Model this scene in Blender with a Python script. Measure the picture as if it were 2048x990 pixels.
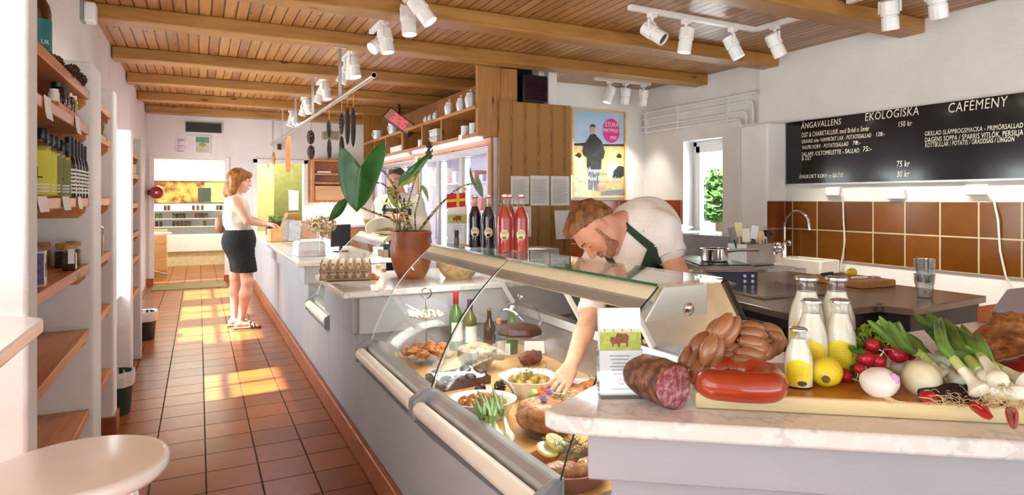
import bpy, math, random
import numpy as np
from mathutils import Vector, Matrix, Euler, noise
random.seed(7)
for _o in list(bpy.data.objects): bpy.data.objects.remove(_o)
SC = bpy.context.scene
COL = SC.collection
PI = math.pi
# ------------------------------------------------------------------ camera
EYE = 1.33; FPX = 1245.0; HOR = 398.0
YAW = math.atan(626 / FPX); SY, CY_ = math.sin(YAW), math.cos(YAW)
cd = bpy.data.cameras.new('camera'); cam_o = bpy.data.objects.new('camera', cd); COL.objects.link(cam_o)
cam_o.location = (0, 0, EYE); cam_o.rotation_euler = (PI / 2, 0, -YAW)
cd.sensor_width = 36; cd.lens = FPX / 2048 * 36; cd.shift_y = -(495 - HOR) / 2048
cd.clip_start = .02
SC.camera = cam_o
SC.view_settings.view_transform = 'Standard'; SC.view_settings.look = 'None'
SC.view_settings.exposure = 0.15; SC.view_settings.gamma = 1; SC.view_settings.use_curve_mapping = False
# ------------------------------------------------------------------ sky and sun
w = bpy.data.worlds.new('sky'); SC.world = w; w.use_nodes = True
nt = w.node_tree; bg = nt.nodes['Background']
bg.inputs[0].default_value = (.86, .94, 1.04, 1); bg.inputs[1].default_value = 1.6
sl = bpy.data.lights.new('sun', 'SUN'); sl.energy = 34.0; sl.angle = math.radians(1.5); sl.color = (1, .97, .93)
so = bpy.data.objects.new('sun', sl); COL.objects.link(so)
so.rotation_euler = Vector((.64, .07, -.77)).to_track_quat('-Z', 'Y').to_euler()
def area_light(name, loc, aim, sx, sy, watts, colr):
    l = bpy.data.lights.new(name, 'AREA'); l.shape = 'RECTANGLE'; l.size = sx; l.size_y = sy; l.energy = watts; l.color = colr
    o = bpy.data.objects.new(name, l); COL.objects.link(o); o.location = loc
    o.rotation_euler = Vector(aim).to_track_quat('-Z', 'Y').to_euler(); return o
# daylight falling in through the window openings of the left wall
for yc in (4.75, 6.7, 8.1, 9.6):
    area_light('window_daylight', (-.95, yc, 1.3), (1, 0, -.1), .8, 1.1, 32, (.93, .96, 1))
area_light('window_daylight', (-1.74, .6, 1.45), (1, .12, -.12), 2.3, 1.5, 26, (.93, .96, 1))  # added fill lamp at an unseen near opening, brightens the counter fronts
area_light('window_daylight', (5.45, 5.44, 1.5), (-1, 0, -.1), .6, 1.0, 25, (.93, .97, 1))

# ------------------------------------------------------------------ where a pixel lies at a given depth / height / plane
def _ray(px, py):
    u = (px - 1024) / FPX; v = (HOR - py) / FPX
    return (SY + u * CY_, CY_ - u * SY, v)
def cam(px, py, d):
    r = _ray(px, py); return Vector((r[0] * d, r[1] * d, EYE + r[2] * d))
def atz(px, py, z):
    r = _ray(px, py); return cam(px, py, (z - EYE) / r[2])
def atx(px, py, x):
    return cam(px, py, x / _ray(px, py)[0])
def aty(px, py, y):
    return cam(px, py, y / _ray(px, py)[1])

# ------------------------------------------------------------------ materials
def lin(c):
    if isinstance(c, str):
        c = c.lstrip('#'); c = [int(c[i:i + 2], 16) / 255 for i in (0, 2, 4)]
    return tuple((x / 12.92 if x <= .04045 else ((x + .055) / 1.055) ** 2.4) for x in c[:3]) + (1,)
_M = {}
def nodes_of(name):
    m = bpy.data.materials.new(name); m.use_nodes = True
    nt = m.node_tree; return m, nt, nt.nodes, nt.links, nt.nodes['Principled BSDF']
def texco(nt, scale=(1, 1, 1), out='Object', rot=(0, 0, 0), loc=(0, 0, 0)):
    t = nt.nodes.new('ShaderNodeTexCoord'); mp = nt.nodes.new('ShaderNodeMapping')
    mp.inputs['Scale'].default_value = scale; mp.inputs['Rotation'].default_value = rot; mp.inputs['Location'].default_value = loc
    nt.links.new(t.outputs[out], mp.inputs[0]); return mp.outputs[0]
def noise_n(nt, vec, scale, detail=3, rough=.55, dist=0):
    n = nt.nodes.new('ShaderNodeTexNoise'); n.inputs['Scale'].default_value = scale; n.inputs['Detail'].default_value = detail
    n.inputs['Roughness'].default_value = rough; n.inputs['Distortion'].default_value = dist
    nt.links.new(vec, n.inputs['Vector']); return n.outputs['Fac']
def ramp(nt, fac, stops):
    r = nt.nodes.new('ShaderNodeValToRGB'); e = r.color_ramp.elements
    while len(e) < len(stops): e.new(.5)
    for i, (p, c) in enumerate(stops): e[i].position = p; e[i].color = lin(c) if not isinstance(c, float) else (c, c, c, 1)
    nt.links.new(fac, r.inputs[0]); return r.outputs[0]
def bump(nt, bsdf, h, strength, dist=.01):
    b = nt.nodes.new('ShaderNodeBump'); b.inputs['Strength'].default_value = strength; b.inputs['Distance'].default_value = dist
    nt.links.new(h, b.inputs['Height']); nt.links.new(b.outputs[0], bsdf.inputs['Normal'])
def sc(c, k):
    if isinstance(c, str):
        c = c.lstrip('#'); c = [int(c[i:i + 2], 16) / 255 for i in (0, 2, 4)]
    return tuple(min(1, max(0, x * k)) for x in c)
def M(name, col='#888888', rough=.5, metal=0, var=.06, vs=12, bmp=0, bs=80, spec=None, coat=0, col2=None, sub=0, emit=0, vstops=(.3, .7), trans=0, stretch=(1, 1, 1)):
    if name in _M: return _M[name]
    m, nt, N, L, b = nodes_of(name)
    v = texco(nt, stretch)
    f = noise_n(nt, v, vs)
    c2 = col2 if col2 else sc(col, 1 + var)
    c1 = col if col2 else sc(col, 1 - var)
    L.new(ramp(nt, f, [(vstops[0], c1), (vstops[1], c2)]), b.inputs['Base Color'])
    b.inputs['Roughness'].default_value = rough; b.inputs['Metallic'].default_value = metal
    if spec is not None: b.inputs['Specular IOR Level'].default_value = spec
    if coat: b.inputs['Coat Weight'].default_value = coat; b.inputs['Coat Roughness'].default_value = .06
    if sub: b.inputs['Subsurface Weight'].default_value = sub; b.inputs['Subsurface Radius'].default_value = (.02, .008, .005); b.inputs['Subsurface Scale'].default_value = .3
    if trans: b.inputs['Transmission Weight'].default_value = trans
    if emit:
        b.inputs['Emission Color'].default_value = lin(col); b.inputs['Emission Strength'].default_value = emit
    if bmp: bump(nt, b, noise_n(nt, v, bs, 4), bmp)
    _M[name] = m; return m
def wood(name, c1, c2, c3, axis='X', freq=14, rough=.45, knots=True, coat=.15, along=1.1, ringscale=1):
    if name in _M: return _M[name]
    m, nt, N, L, b = nodes_of(name)
    s = {'X': (along, freq, freq), 'Y': (freq, along, freq), 'Z': (freq, freq, along)}[axis]
    v = texco(nt, s)
    f = noise_n(nt, v, 1.0 * ringscale, 5, .62, 1.2)
    base = ramp(nt, f, [(.25, c1), (.5, c2), (.78, c3)])
    if knots:
        ks = {'X': (2.2, 7, 7), 'Y': (7, 2.2, 7), 'Z': (7, 7, 2.2)}[axis]
        vo = N.new('ShaderNodeTexVoronoi'); vo.inputs['Scale'].default_value = 1; L.new(texco(nt, ks), vo.inputs['Vector'])
        k = ramp(nt, vo.outputs['Distance'], [(.06, 1.0), (.13, 0.0)])
        mx = N.new('ShaderNodeMix'); mx.data_type = 'RGBA'
        L.new(k, mx.inputs[0]); L.new(base, mx.inputs[6]); mx.inputs[7].default_value = lin(sc(c1, .5)); base = mx.outputs[2]
    L.new(base, b.inputs['Base Color']); b.inputs['Roughness'].default_value = rough
    b.inputs['Coat Weight'].default_value = coat; b.inputs['Coat Roughness'].default_value = .25
    bump(nt, b, f, .12, .004)
    _M[name] = m; return m
def thin_glass(name, tint=(.96, .985, .975), refl=1.0, rough=0.0):
    if name in _M: return _M[name]
    m, nt, N, L, b = nodes_of(name); N.remove(b)
    out = N['Material Output']
    tr = N.new('ShaderNodeBsdfTransparent'); tr.inputs[0].default_value = tint + (1,)
    gl = N.new('ShaderNodeBsdfGlossy'); gl.inputs['Roughness'].default_value = rough
    # the same reflectance from both faces of a pane (Schlick)
    lw = N.new('ShaderNodeLayerWeight'); lw.inputs['Blend'].default_value = .5
    pw = N.new('ShaderNodeMath'); pw.operation = 'POWER'; pw.inputs[1].default_value = 5; L.new(lw.outputs['Facing'], pw.inputs[0])
    mt = N.new('ShaderNodeMath'); mt.operation = 'MULTIPLY_ADD'; mt.inputs[1].default_value = .9 * refl; mt.inputs[2].default_value = .035 * refl; L.new(pw.outputs[0], mt.inputs[0])
    mx = N.new('ShaderNodeMixShader'); L.new(mt.outputs[0], mx.inputs[0]); L.new(tr.outputs[0], mx.inputs[1]); L.new(gl.outputs[0], mx.inputs[2])
    L.new(mx.outputs[0], out.inputs['Surface'])
    _M[name] = m; return m
def emis(name, col, s):
    if name in _M: return _M[name]
    m, nt, N, L, b = nodes_of(name)
    b.inputs['Base Color'].default_value = lin(col); b.inputs['Emission Color'].default_value = lin(col); b.inputs['Emission Strength'].default_value = s
    _M[name] = m; return m
def plaster(name, col, bmp=.35, sx=1):
    if name in _M: return _M[name]
    m, nt, N, L, b = nodes_of(name)
    v = texco(nt, (1, 1, 1)); f = noise_n(nt, v, 2.2, 5)
    L.new(ramp(nt, f, [(.3, sc(col, .965)), (.7, sc(col, 1.02))]), b.inputs['Base Color']); b.inputs['Roughness'].default_value = .85
    v2 = texco(nt, (9 * sx, 9 * sx, 34)); bump(nt, b, noise_n(nt, v2, 3.2, 5, .65, .6), bmp, .012)
    _M[name] = m; return m

# ------------------------------------------------------------------ mesh building
class B:
    def __init__(s): s.v = []; s.f = []; s.m = []
    def add(s, vs, fs, mi=0):
        o = len(s.v); s.v += [tuple(p) for p in vs]; s.f += [tuple(i + o for i in q) for q in fs]; s.m += [mi] * len(fs); return s
    def bx(s, x0, x1, y0, y1, z0, z1, mi=0, R=None, c=None):
        vs = [(x, y, z) for z in (z0, z1) for y in (y0, y1) for x in (x0, x1)]
        if R is not None:
            c = Vector(c or (0, 0, 0)); vs = [c + R @ Vector(p) for p in vs]
        return s.add(vs, [(0, 2, 3, 1), (4, 5, 7, 6), (0, 1, 5, 4), (2, 6, 7, 3), (0, 4, 6, 2), (1, 3, 7, 5)], mi)
    def box(s, c, d, mi=0, R=None):
        h = [q / 2 for q in d]
        if R is None: return s.bx(c[0] - h[0], c[0] + h[0], c[1] - h[1], c[1] + h[1], c[2] - h[2], c[2] + h[2], mi)
        return s.bx(-h[0], h[0], -h[1], h[1], -h[2], h[2], mi, R, c)
    def tube(s, pts, r, n=10, mi=0, cap=True, closed=False):
        pts = [Vector(p) for p in pts]; k = len(pts)
        rr = list(r) if hasattr(r, '__len__') else [r] * k
        up = None; vs = []; fs = []
        for i, p in enumerate(pts):
            a = pts[i - 1] if (i or closed) else p; b_ = pts[(i + 1) % k] if (i < k - 1 or closed) else p
            t = (b_ - a); t = t.normalized() if t.length > 1e-9 else Vector((0, 0, 1))
            if up is None: up = t.orthogonal().normalized()
            up = (up - t * up.dot(t)); up = up.normalized() if up.length > 1e-6 else t.orthogonal().normalized()
            sd = t.cross(up)
            vs += [p + (up * math.cos(2 * PI * j / n) + sd * math.sin(2 * PI * j / n)) * rr[i] for j in range(n)]
        for i in range(k if closed else k - 1):
            i2 = (i + 1) % k
            fs += [(i * n + j, i * n + (j + 1) % n, i2 * n + (j + 1) % n, i2 * n + j) for j in range(n)]
        if cap and not closed:
            fs += [tuple(reversed(range(n))), tuple((k - 1) * n + j for j in range(n))]
        return s.add(vs, fs, mi)
    def lathe(s, prof, c=(0, 0, 0), n=24, mi=0, R=None, wob=None):
        vs = []; fs = []; c = Vector(c)
        for i, (r, z) in enumerate(prof):
            for j in range(n):
                a = 2 * PI * j / n; q = r * (wob(a, z) if wob else 1)
                p = Vector((q * math.cos(a), q * math.sin(a), z)); vs.append(c + (R @ p if R else p))
        for i in range(len(prof) - 1):
            fs += [(i * n + j, i * n + (j + 1) % n, (i + 1) * n + (j + 1) % n, (i + 1) * n + j) for j in range(n)]
        if prof[0][0] > 1e-6: fs.append(tuple(reversed(range(n))))
        if prof[-1][0] > 1e-6: fs.append(tuple((len(prof) - 1) * n + j for j in range(n)))
        return s.add(vs, fs, mi)
    def shell(s, prof, c=(0, 0, 0), n=24, mi=0, t=.003, R=None, wob=None):
        # an open vessel: outside profile up, inside profile down
        ins = [(max(r - t, .0005), z + (t if i == 0 else 0)) for i, (r, z) in enumerate(prof)]
        return s.lathe([(.0005, prof[0][1])] + list(prof) + list(reversed(ins)) + [(.0005, ins[0][1])], c, n, mi, R, wob)
    def prism(s, poly, a0, a1, ax='z', mi=0):
        f = {'z': lambda p, a: (p[0], p[1], a), 'y': lambda p, a: (p[0], a, p[1]), 'x': lambda p, a: (a, p[0], p[1])}[ax]
        n = len(poly); vs = [f(p, a0) for p in poly] + [f(p, a1) for p in poly]
        fs = [tuple(reversed(range(n))), tuple(range(n, 2 * n))] + [(i, (i + 1) % n, n + (i + 1) % n, n + i) for i in range(n)]
        return s.add(vs, fs, mi)
    def ell(s, c, r, n=14, m=9, R=None, mi=0, ns=0, nf=8, seed=0):
        if not hasattr(r, '__len__'): r = (r, r, r)
        c = Vector(c); vs = []; fs = []
        for i in range(m + 1):
            ph = PI * i / m
            for j in range(n):
                a = 2 * PI * j / n; d = Vector((math.sin(ph) * math.cos(a), math.sin(ph) * math.sin(a), math.cos(ph)))
                k = 1 + (ns * noise.noise(d * nf * .3 + Vector((seed * 3.1, seed * 1.7, seed))) if ns else 0)
                p = Vector((d.x * r[0], d.y * r[1], d.z * r[2])) * k
                vs.append(c + (R @ p if R is not None else p))
        for i in range(m):
            fs += [(i * n + j, (i + 1) * n + j, (i + 1) * n + (j + 1) % n, i * n + (j + 1) % n) for j in range(n)]
        return s.add(vs, fs, mi)
    def grid(s, rows, mi=0, two=0):
        # rows: list of equally long lists of points; two > 0 makes it a solid sheet that thick
        h = len(rows); k = len(rows[0]); flat = [Vector(p) for r in rows for p in r]
        q = [(i * k + j, i * k + j + 1, (i + 1) * k + j + 1, (i + 1) * k + j) for i in range(h - 1) for j in range(k - 1)]
        if not two: return s.add(flat, q, mi)
        nr = [Vector((0, 0, 0)) for _ in flat]
        for a, b_, c, d in q:
            nn = (flat[c] - flat[a]).cross(flat[d] - flat[b_])
            for i in (a, b_, c, d): nr[i] += nn
        bk = [p - n_.normalized() * two if n_.length > 0 else p for p, n_ in zip(flat, nr)]
        o = len(flat); fs = q + [tuple(i + o for i in reversed(t)) for t in q]
        edge = [i for i in range(k)] + [i * k + k - 1 for i in range(1, h)] + [(h - 1) * k + j for j in range(k - 2, -1, -1)] + [i * k for i in range(h - 2, 0, -1)]
        fs += [(edge[i], edge[i - 1], edge[i - 1] + o, edge[i] + o) for i in range(len(edge))]
        return s.add(flat + bk, fs, mi)
    def build(s, name, mat, parent=None, bev=0, ang=38, loc=None, seg=2, sub=0, W=False):
        me = bpy.data.meshes.new(name); me.from_pydata(s.v, [], s.f)
        for mm in (mat if isinstance(mat, (list, tuple)) else [mat]): me.materials.append(mm)
        if any(s.m): me.polygons.foreach_set('material_index', s.m)
        me.validate(); me.update()
        me.shade_smooth()
        me.set_sharp_from_angle(angle=math.radians(ang))
        o = bpy.data.objects.new(name, me); COL.objects.link(o)
        if loc is not None: o.location = loc
        if parent:
            o.parent = parent
            if W:       # the shape was given in room coordinates
                pm = Matrix.Translation(parent.location) @ parent.rotation_euler.to_matrix().to_4x4()
                o.matrix_parent_inverse = pm.inverted()
        if bev:
            md = o.modifiers.new('bevel', 'BEVEL'); md.width = bev; md.segments = seg; md.limit_method = 'ANGLE'; md.angle_limit = math.radians(40)
        if sub:
            md = o.modifiers.new('sub', 'SUBSURF'); md.levels = sub; md.render_levels = sub
        return o
def tag(o, label=None, cat=None, group=None, kind=None):
    if label: o['label'] = label
    if cat: o['category'] = cat
    if group: o['group'] = group
    if kind: o['kind'] = kind
    return o
def thing(name, label, cat, loc=(0, 0, 0), rz=0, group=None):
    o = bpy.data.objects.new(name, None); COL.objects.link(o); o.empty_display_size = .05
    o.location = loc; o.rotation_euler = (0, 0, rz); return tag(o, label, cat, group)
def struct(name, b, mat, bev=0, label=None, cat=None):
    return tag(b.build(name, mat, bev=bev), label, cat, kind='structure')
def dup(root, loc=None, rz=None, label=None, group=None, s=None):
    r = root.copy(); COL.objects.link(r)
    if loc is not None: r.location = loc
    if rz is not None: r.rotation_euler = (0, 0, rz) if not hasattr(rz, '__len__') else rz
    if s is not None: r.scale = (s, s, s) if not hasattr(s, '__len__') else s
    if label: r['label'] = label
    if group: r['group'] = group
    for ch in list(root.children):
        c = ch.copy(); COL.objects.link(c); c.parent = r
        for g in list(ch.children):
            d = g.copy(); COL.objects.link(d); d.parent = c
    return r
def rot(x=0, y=0, z=0): return Euler((x, y, z)).to_matrix()
def frame(fwd, up):
    # matrix whose columns are right, forward, up
    f = Vector(fwd).normalized(); u = Vector(up); u = (u - f * u.dot(f)).normalized(); r = f.cross(u)
    return Matrix((r, f, u)).transposed()
_FONT = None
def text(body, parent, mat, loc, size, R, name='lettering', align='LEFT', ext=.0006, sx=1, shear=0, label=None, spacing=1):
    c = bpy.data.curves.new(name, 'FONT'); c.body = body; c.size = size; c.align_x = align; c.extrude = ext; c.shear = shear; c.space_character = spacing
    c.resolution_u = 3
    tmp = bpy.data.objects.new(name, c); COL.objects.link(tmp)
    me = bpy.data.meshes.new_from_object(tmp); bpy.data.objects.remove(tmp); bpy.data.curves.remove(c)
    me.materials.clear(); me.materials.append(mat); o = bpy.data.objects.new(name, me); COL.objects.link(o)
    m = Matrix(R).to_4x4(); m.translation = Vector(loc)
    o.parent = parent; o.matrix_local = m @ Matrix.Diagonal((sx, 1, 1, 1))
    if label: o['label'] = label
    return o

# ------------------------------------------------------------------ smooth blended bodies
def sdf(prims, res=.006, pad=.02):
    lo = np.full(3, 1e9); hi = -lo
    P = []
    for p in prims:
        k = p[0]
        if k == 'c': a, b_ = np.array(p[1], float), np.array(p[2], float); r = max(p[3], p[4]); l, h = np.minimum(a, b_) - r, np.maximum(a, b_) + r; kk = p[5] if len(p) > 5 else .02
        elif k in 'eE': c = np.array(p[1], float); r = max(p[2]); l, h = c - r, c + r; kk = p[4] if len(p) > 4 else .02
        elif k == 'p': P.append((p, None, None, 0)); continue
        P.append((p, l, h, kk))
        if k in 'ce': lo = np.minimum(lo, l); hi = np.maximum(hi, h)
    lo -= pad; hi += pad
    n = np.ceil((hi - lo) / res).astype(int) + 1
    ax = [lo[i] + np.arange(n[i]) * res for i in range(3)]
    D = np.full(n, .5, np.float32)
    for p, l, h, kk in P:
        if l is None:
            q = np.array(p[1], float); nn = np.array(p[2], float); nn /= np.linalg.norm(nn)
            d = (ax[0][:, None, None] - q[0]) * nn[0] + (ax[1][None, :, None] - q[1]) * nn[1] + (ax[2][None, None, :] - q[2]) * nn[2]
            D = np.maximum(D, d.astype(np.float32)); continue
        m = kk + .03
        i0 = np.clip(((l - m - lo) / res).astype(int), 0, n); i1 = np.clip(((h + m - lo) / res).astype(int) + 2, 0, n)
        if (i1 <= i0).any(): continue
        sl_ = tuple(slice(i0[i], i1[i]) for i in range(3))
        X = ax[0][sl_[0]][:, None, None]; Y = ax[1][sl_[1]][None, :, None]; Z = ax[2][sl_[2]][None, None, :]
        if p[0] == 'c':
            a, b_ = np.array(p[1], float), np.array(p[2], float); ba = b_ - a; L2 = max(ba @ ba, 1e-12)
            t = np.clip(((X - a[0]) * ba[0] + (Y - a[1]) * ba[1] + (Z - a[2]) * ba[2]) / L2, 0, 1)
            d = np.sqrt((X - a[0] - t * ba[0]) ** 2 + (Y - a[1] - t * ba[1]) ** 2 + (Z - a[2] - t * ba[2]) ** 2) - (p[3] + (p[4] - p[3]) * t)
        else:
            c = p[1]; r = p[2]; x, y, z = X - c[0], Y - c[1], Z - c[2]
            if len(p) > 3 and p[3] is not None:
                Rm = np.array(Matrix(p[3]).to_3x3())
                x, y, z = (x * Rm[0, i] + y * Rm[1, i] + z * Rm[2, i] for i in range(3))
            k0 = np.sqrt((x / r[0]) ** 2 + (y / r[1]) ** 2 + (z / r[2]) ** 2); k1 = np.sqrt((x / r[0] ** 2) ** 2 + (y / r[1] ** 2) ** 2 + (z / r[2] ** 2) ** 2)
            d = k0 * (k0 - 1) / np.maximum(k1, 1e-6)
        A = D[sl_]; kk = max(kk, 1e-5)
        if p[0] == 'E':      # carve away
            d = -d; hh = np.maximum(kk - np.abs(A - d), 0) / kk; D[sl_] = np.maximum(A, d) + hh * hh * kk * .25
        else:
            hh = np.maximum(kk - np.abs(A - d), 0) / kk; D[sl_] = np.minimum(A, d) - hh * hh * kk * .25
    # surface nets
    ins = D < 0
    cs = [ins[i:n[0] - 1 + i, j:n[1] - 1 + j, k:n[2] - 1 + k] for i in (0, 1) for j in (0, 1) for k in (0, 1)]
    cnt = sum(c.astype(np.int8) for c in cs); mix = (cnt > 0) & (cnt < 8)
    idx = np.argwhere(mix); vid = np.full(mix.shape, -1, np.int32); vid[mix] = np.arange(len(idx))
    off = np.array([(i, j, k) for i in (0, 1) for j in (0, 1) for k in (0, 1)])
    vals = np.stack([D[idx[:, 0] + o[0], idx[:, 1] + o[1], idx[:, 2] + o[2]] for o in off], 1)
    acc = np.zeros((len(idx), 3)); num = np.zeros(len(idx))
    for a in range(8):
        for b_ in range(a + 1, 8):
            if np.abs(off[a] - off[b_]).sum() != 1: continue
            va, vb = vals[:, a], vals[:, b_]; cr = (va < 0) != (vb < 0)
            t = np.where(cr, va / np.where(cr, va - vb, 1), 0)
            acc += np.where(cr[:, None], off[a] + t[:, None] * (off[b_] - off[a]), 0); num += cr
    V = lo + (idx + acc / np.maximum(num, 1)[:, None]) * res
    F = []
    for axn in range(3):
        u, v_ = (axn + 1) % 3, (axn + 2) % 3
        s0 = [slice(1, -1)] * 3; s0[axn] = slice(0, -1); s1 = list(s0); s1[axn] = slice(1, None)
        A, Bb = ins[tuple(s0)], ins[tuple(s1)]
        for flip, e in ((False, A & ~Bb), (True, ~A & Bb)):
            q = np.argwhere(e)
            if not len(q): continue
            q = q + np.array([0 if i == axn else 1 for i in range(3)])
            cid = []
            for du, dv in ((-1, -1), (0, -1), (0, 0), (-1, 0)):
                o = q.copy(); o[:, u] += du; o[:, v_] += dv; cid.append(vid[o[:, 0], o[:, 1], o[:, 2]])
            c4 = np.stack(cid, 1); F.append(c4[:, ::-1] if flip else c4)
    return V, np.concatenate(F)
def blob(name, prims, mat, parent=None, res=.006, matfn=None, smooth=2, loc=None, ns=0, nf=30, W=False):
    V, F = sdf(prims, res)
    E_ = np.concatenate([F[:, [0, 1]], F[:, [1, 2]], F[:, [2, 3]], F[:, [3, 0]]])
    for _ in range(smooth):
        a = np.zeros_like(V); n_ = np.zeros(len(V))
        np.add.at(a, E_[:, 0], V[E_[:, 1]]); np.add.at(a, E_[:, 1], V[E_[:, 0]]); np.add.at(n_, E_[:, 0], 1); np.add.at(n_, E_[:, 1], 1)
        V = .5 * V + .5 * a / np.maximum(n_, 1)[:, None]
    if ns:
        V = np.array([p + ns * np.array(noise.noise_vector(Vector(p) * nf)) for p in V])
    b = B(); b.v = V.tolist(); b.f = F.tolist(); b.m = [0] * len(F)
    if matfn:
        Cc = V[F].mean(1); b.m = [matfn(c) for c in Cc]
    o = b.build(name, mat, parent, ang=80, W=W)
    if loc is not None: o.location = loc
    return o
# ================================================================== materials of the room
WALL = plaster('white_plaster', (.935, .93, .92))
WALLR = plaster('white_board_marked_plaster', (.92, .915, .90), .3, .3)
GREYW = plaster('grey_render', (.69, .70, .72), .25)
TRIM = M('white_paint', '#eeeeec', .4, var=.02)
def tile_mat(name, pitch, ox, oy, c1, c2, grout, mort=.02, rough=.28, axes='xy'):
    m, nt, N, L, b = nodes_of(name)
    r = {'xy': (0, 0, 0), 'yz': (0, 0, 0), 'xz': (0, 0, 0)}[axes]
    t = N.new('ShaderNodeTexCoord'); s = N.new('ShaderNodeSeparateXYZ'); L.new(t.outputs['Object'], s.inputs[0])
    cb = N.new('ShaderNodeCombineXYZ')
    for i, a in enumerate(axes): L.new(s.outputs['XYZ'.index(a.upper())], cb.inputs[i])
    mp = N.new('ShaderNodeMapping'); mp.inputs['Location'].default_value = (-ox, -oy, 0); L.new(cb.outputs[0], mp.inputs[0])
    br = N.new('ShaderNodeTexBrick'); br.offset = 0; br.squash = 1
    br.inputs['Scale'].default_value = 1; br.inputs['Brick Width'].default_value = pitch[0]; br.inputs['Row Height'].default_value = pitch[1]
    br.inputs['Mortar Size'].default_value = mort; br.inputs['Mortar Smooth'].default_value = .1; br.inputs['Bias'].default_value = 0
    br.inputs['Color1'].default_value = lin(c1); br.inputs['Color2'].default_value = lin(c2); br.inputs['Mortar'].default_value = lin(grout)
    L.new(mp.outputs[0], br.inputs['Vector'])
    f = noise_n(nt, cb.outputs[0], 9, 5, .6)
    mx = N.new('ShaderNodeMix'); mx.data_type = 'RGBA'; mx.blend_type = 'MULTIPLY'; mx.inputs[0].default_value = 1
    L.new(br.outputs['Color'], mx.inputs[6]); L.new(ramp(nt, f, [(.3, .78), (.7, 1.0)]), mx.inputs[7])
    L.new(mx.outputs[2], b.inputs['Base Color'])
    L.new(ramp(nt, br.outputs['Fac'], [(0, rough), (1, .9)]), b.inputs['Roughness']); b.inputs['Specular IOR Level'].default_value = .35
    iv = N.new('ShaderNodeMath'); iv.operation = 'SUBTRACT'; iv.inputs[0].default_value = 1; L.new(br.outputs['Fac'], iv.inputs[1])
    bump(nt, b, iv.outputs[0], .35, .004)
    return m
FLOORM = tile_mat('terracotta_floor_tiles', (.235, .235), .03, 3.14, '#a65e26', '#8f4e1e', '#4a382a', .0042)
def board_mat(name, axis, pitch, c1, c2, c3, groove):
    # tongue and groove boards: colour varies from board to board, a dark v-groove between them
    m, nt, N, L, b = nodes_of(name)
    t = N.new('ShaderNodeTexCoord'); s = N.new('ShaderNodeSeparateXYZ'); L.new(t.outputs['Object'], s.inputs[0])
    d = N.new('ShaderNodeMath'); d.operation = 'DIVIDE'; L.new(s.outputs[axis], d.inputs[0]); d.inputs[1].default_value = pitch
    fr = N.new('ShaderNodeMath'); fr.operation = 'FRACT'; L.new(d.outputs[0], fr.inputs[0])
    fl = N.new('ShaderNodeMath'); fl.operation = 'FLOOR'; L.new(d.outputs[0], fl.inputs[0])
    wn = N.new('ShaderNodeTexWhiteNoise'); wn.noise_dimensions = '1D'; L.new(fl.outputs[0], wn.inputs['W'])
    o = [1, 1, 1]; g = [14, 14, 14]; al = 1 - axis if axis < 2 else 1
    g[1 if axis == 0 else 2] = 1.3
    f = noise_n(nt, texco(nt, tuple(g)), 1.4, 5, .62, .8)
    ad = N.new('ShaderNodeMath'); ad.operation = 'MULTIPLY_ADD'; L.new(wn.outputs['Value'], ad.inputs[0]); ad.inputs[1].default_value = .4; L.new(f, ad.inputs[2])
    sb = N.new('ShaderNodeMath'); sb.operation = 'SUBTRACT'; L.new(ad.outputs[0], sb.inputs[0]); sb.inputs[1].default_value = .2
    base = ramp(nt, sb.outputs[0], [(.2, c1), (.5, c2), (.8, c3)])
    ks = [9, 9, 9]; ks[1 if axis == 0 else 2] = 3.5
    vo = N.new('ShaderNodeTexVoronoi'); vo.inputs['Scale'].default_value = 1; L.new(texco(nt, tuple(ks)), vo.inputs['Vector'])
    k = ramp(nt, vo.outputs['Distance'], [(.07, 1.0), (.14, 0.0)])
    m1 = N.new('ShaderNodeMix'); m1.data_type = 'RGBA'; L.new(k, m1.inputs[0]); L.new(base, m1.inputs[6]); m1.inputs[7].default_value = lin(sc(c1, .5))
    pp = N.new('ShaderNodeMath'); pp.operation = 'PINGPONG'; L.new(d.outputs[0], pp.inputs[0]); pp.inputs[1].default_value = .5
    gr = ramp(nt, pp.outputs[0], [(.05, 1.0), (.09, 0.0)])
    m2 = N.new('ShaderNodeMix'); m2.data_type = 'RGBA'; L.new(gr, m2.inputs[0]); L.new(m1.outputs[2], m2.inputs[6]); m2.inputs[7].default_value = lin(groove)
    L.new(m2.outputs[2], b.inputs['Base Color']); b.inputs['Roughness'].default_value = .38; b.inputs['Coat Weight'].default_value = .2; b.inputs['Coat Roughness'].default_value = .3
    iv = N.new('ShaderNodeMath'); iv.operation = 'SUBTRACT'; iv.inputs[0].default_value = 1; L.new(gr, iv.inputs[1])
    bump(nt, b, iv.outputs[0], .6, .006)
    return m
CEILM = board_mat('pine_ceiling_boards', 0, .085, '#86572a', '#a5723a', '#bd8c50', '#382010')
BEAM = wood('beam_pine', '#865826', '#a57536', '#ba8a4c', 'X', 10, .5)
PINE = wood('shelf_pine', '#a8622e', '#c67e42', '#d8975a', 'Y', 12, .4)
OAKZ = wood('cupboard_pine_upright', '#8a5a2a', '#a9753c', '#bd8a4e', 'Z', 12, .42)
OAKY = wood('cupboard_pine_level', '#8f5e2c', '#b0793e', '#c28f52', 'Y', 12, .42)
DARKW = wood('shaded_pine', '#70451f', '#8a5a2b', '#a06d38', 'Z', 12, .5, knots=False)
LIGHTW = wood('light_beech', '#c99b5a', '#dcb274', '#e8c48a', 'Y', 9, .35, knots=False)
LIGHTX = wood('light_beech_across', '#cf9c58', '#dfb173', '#eac68c', 'X', 9, .35, knots=False)
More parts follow.
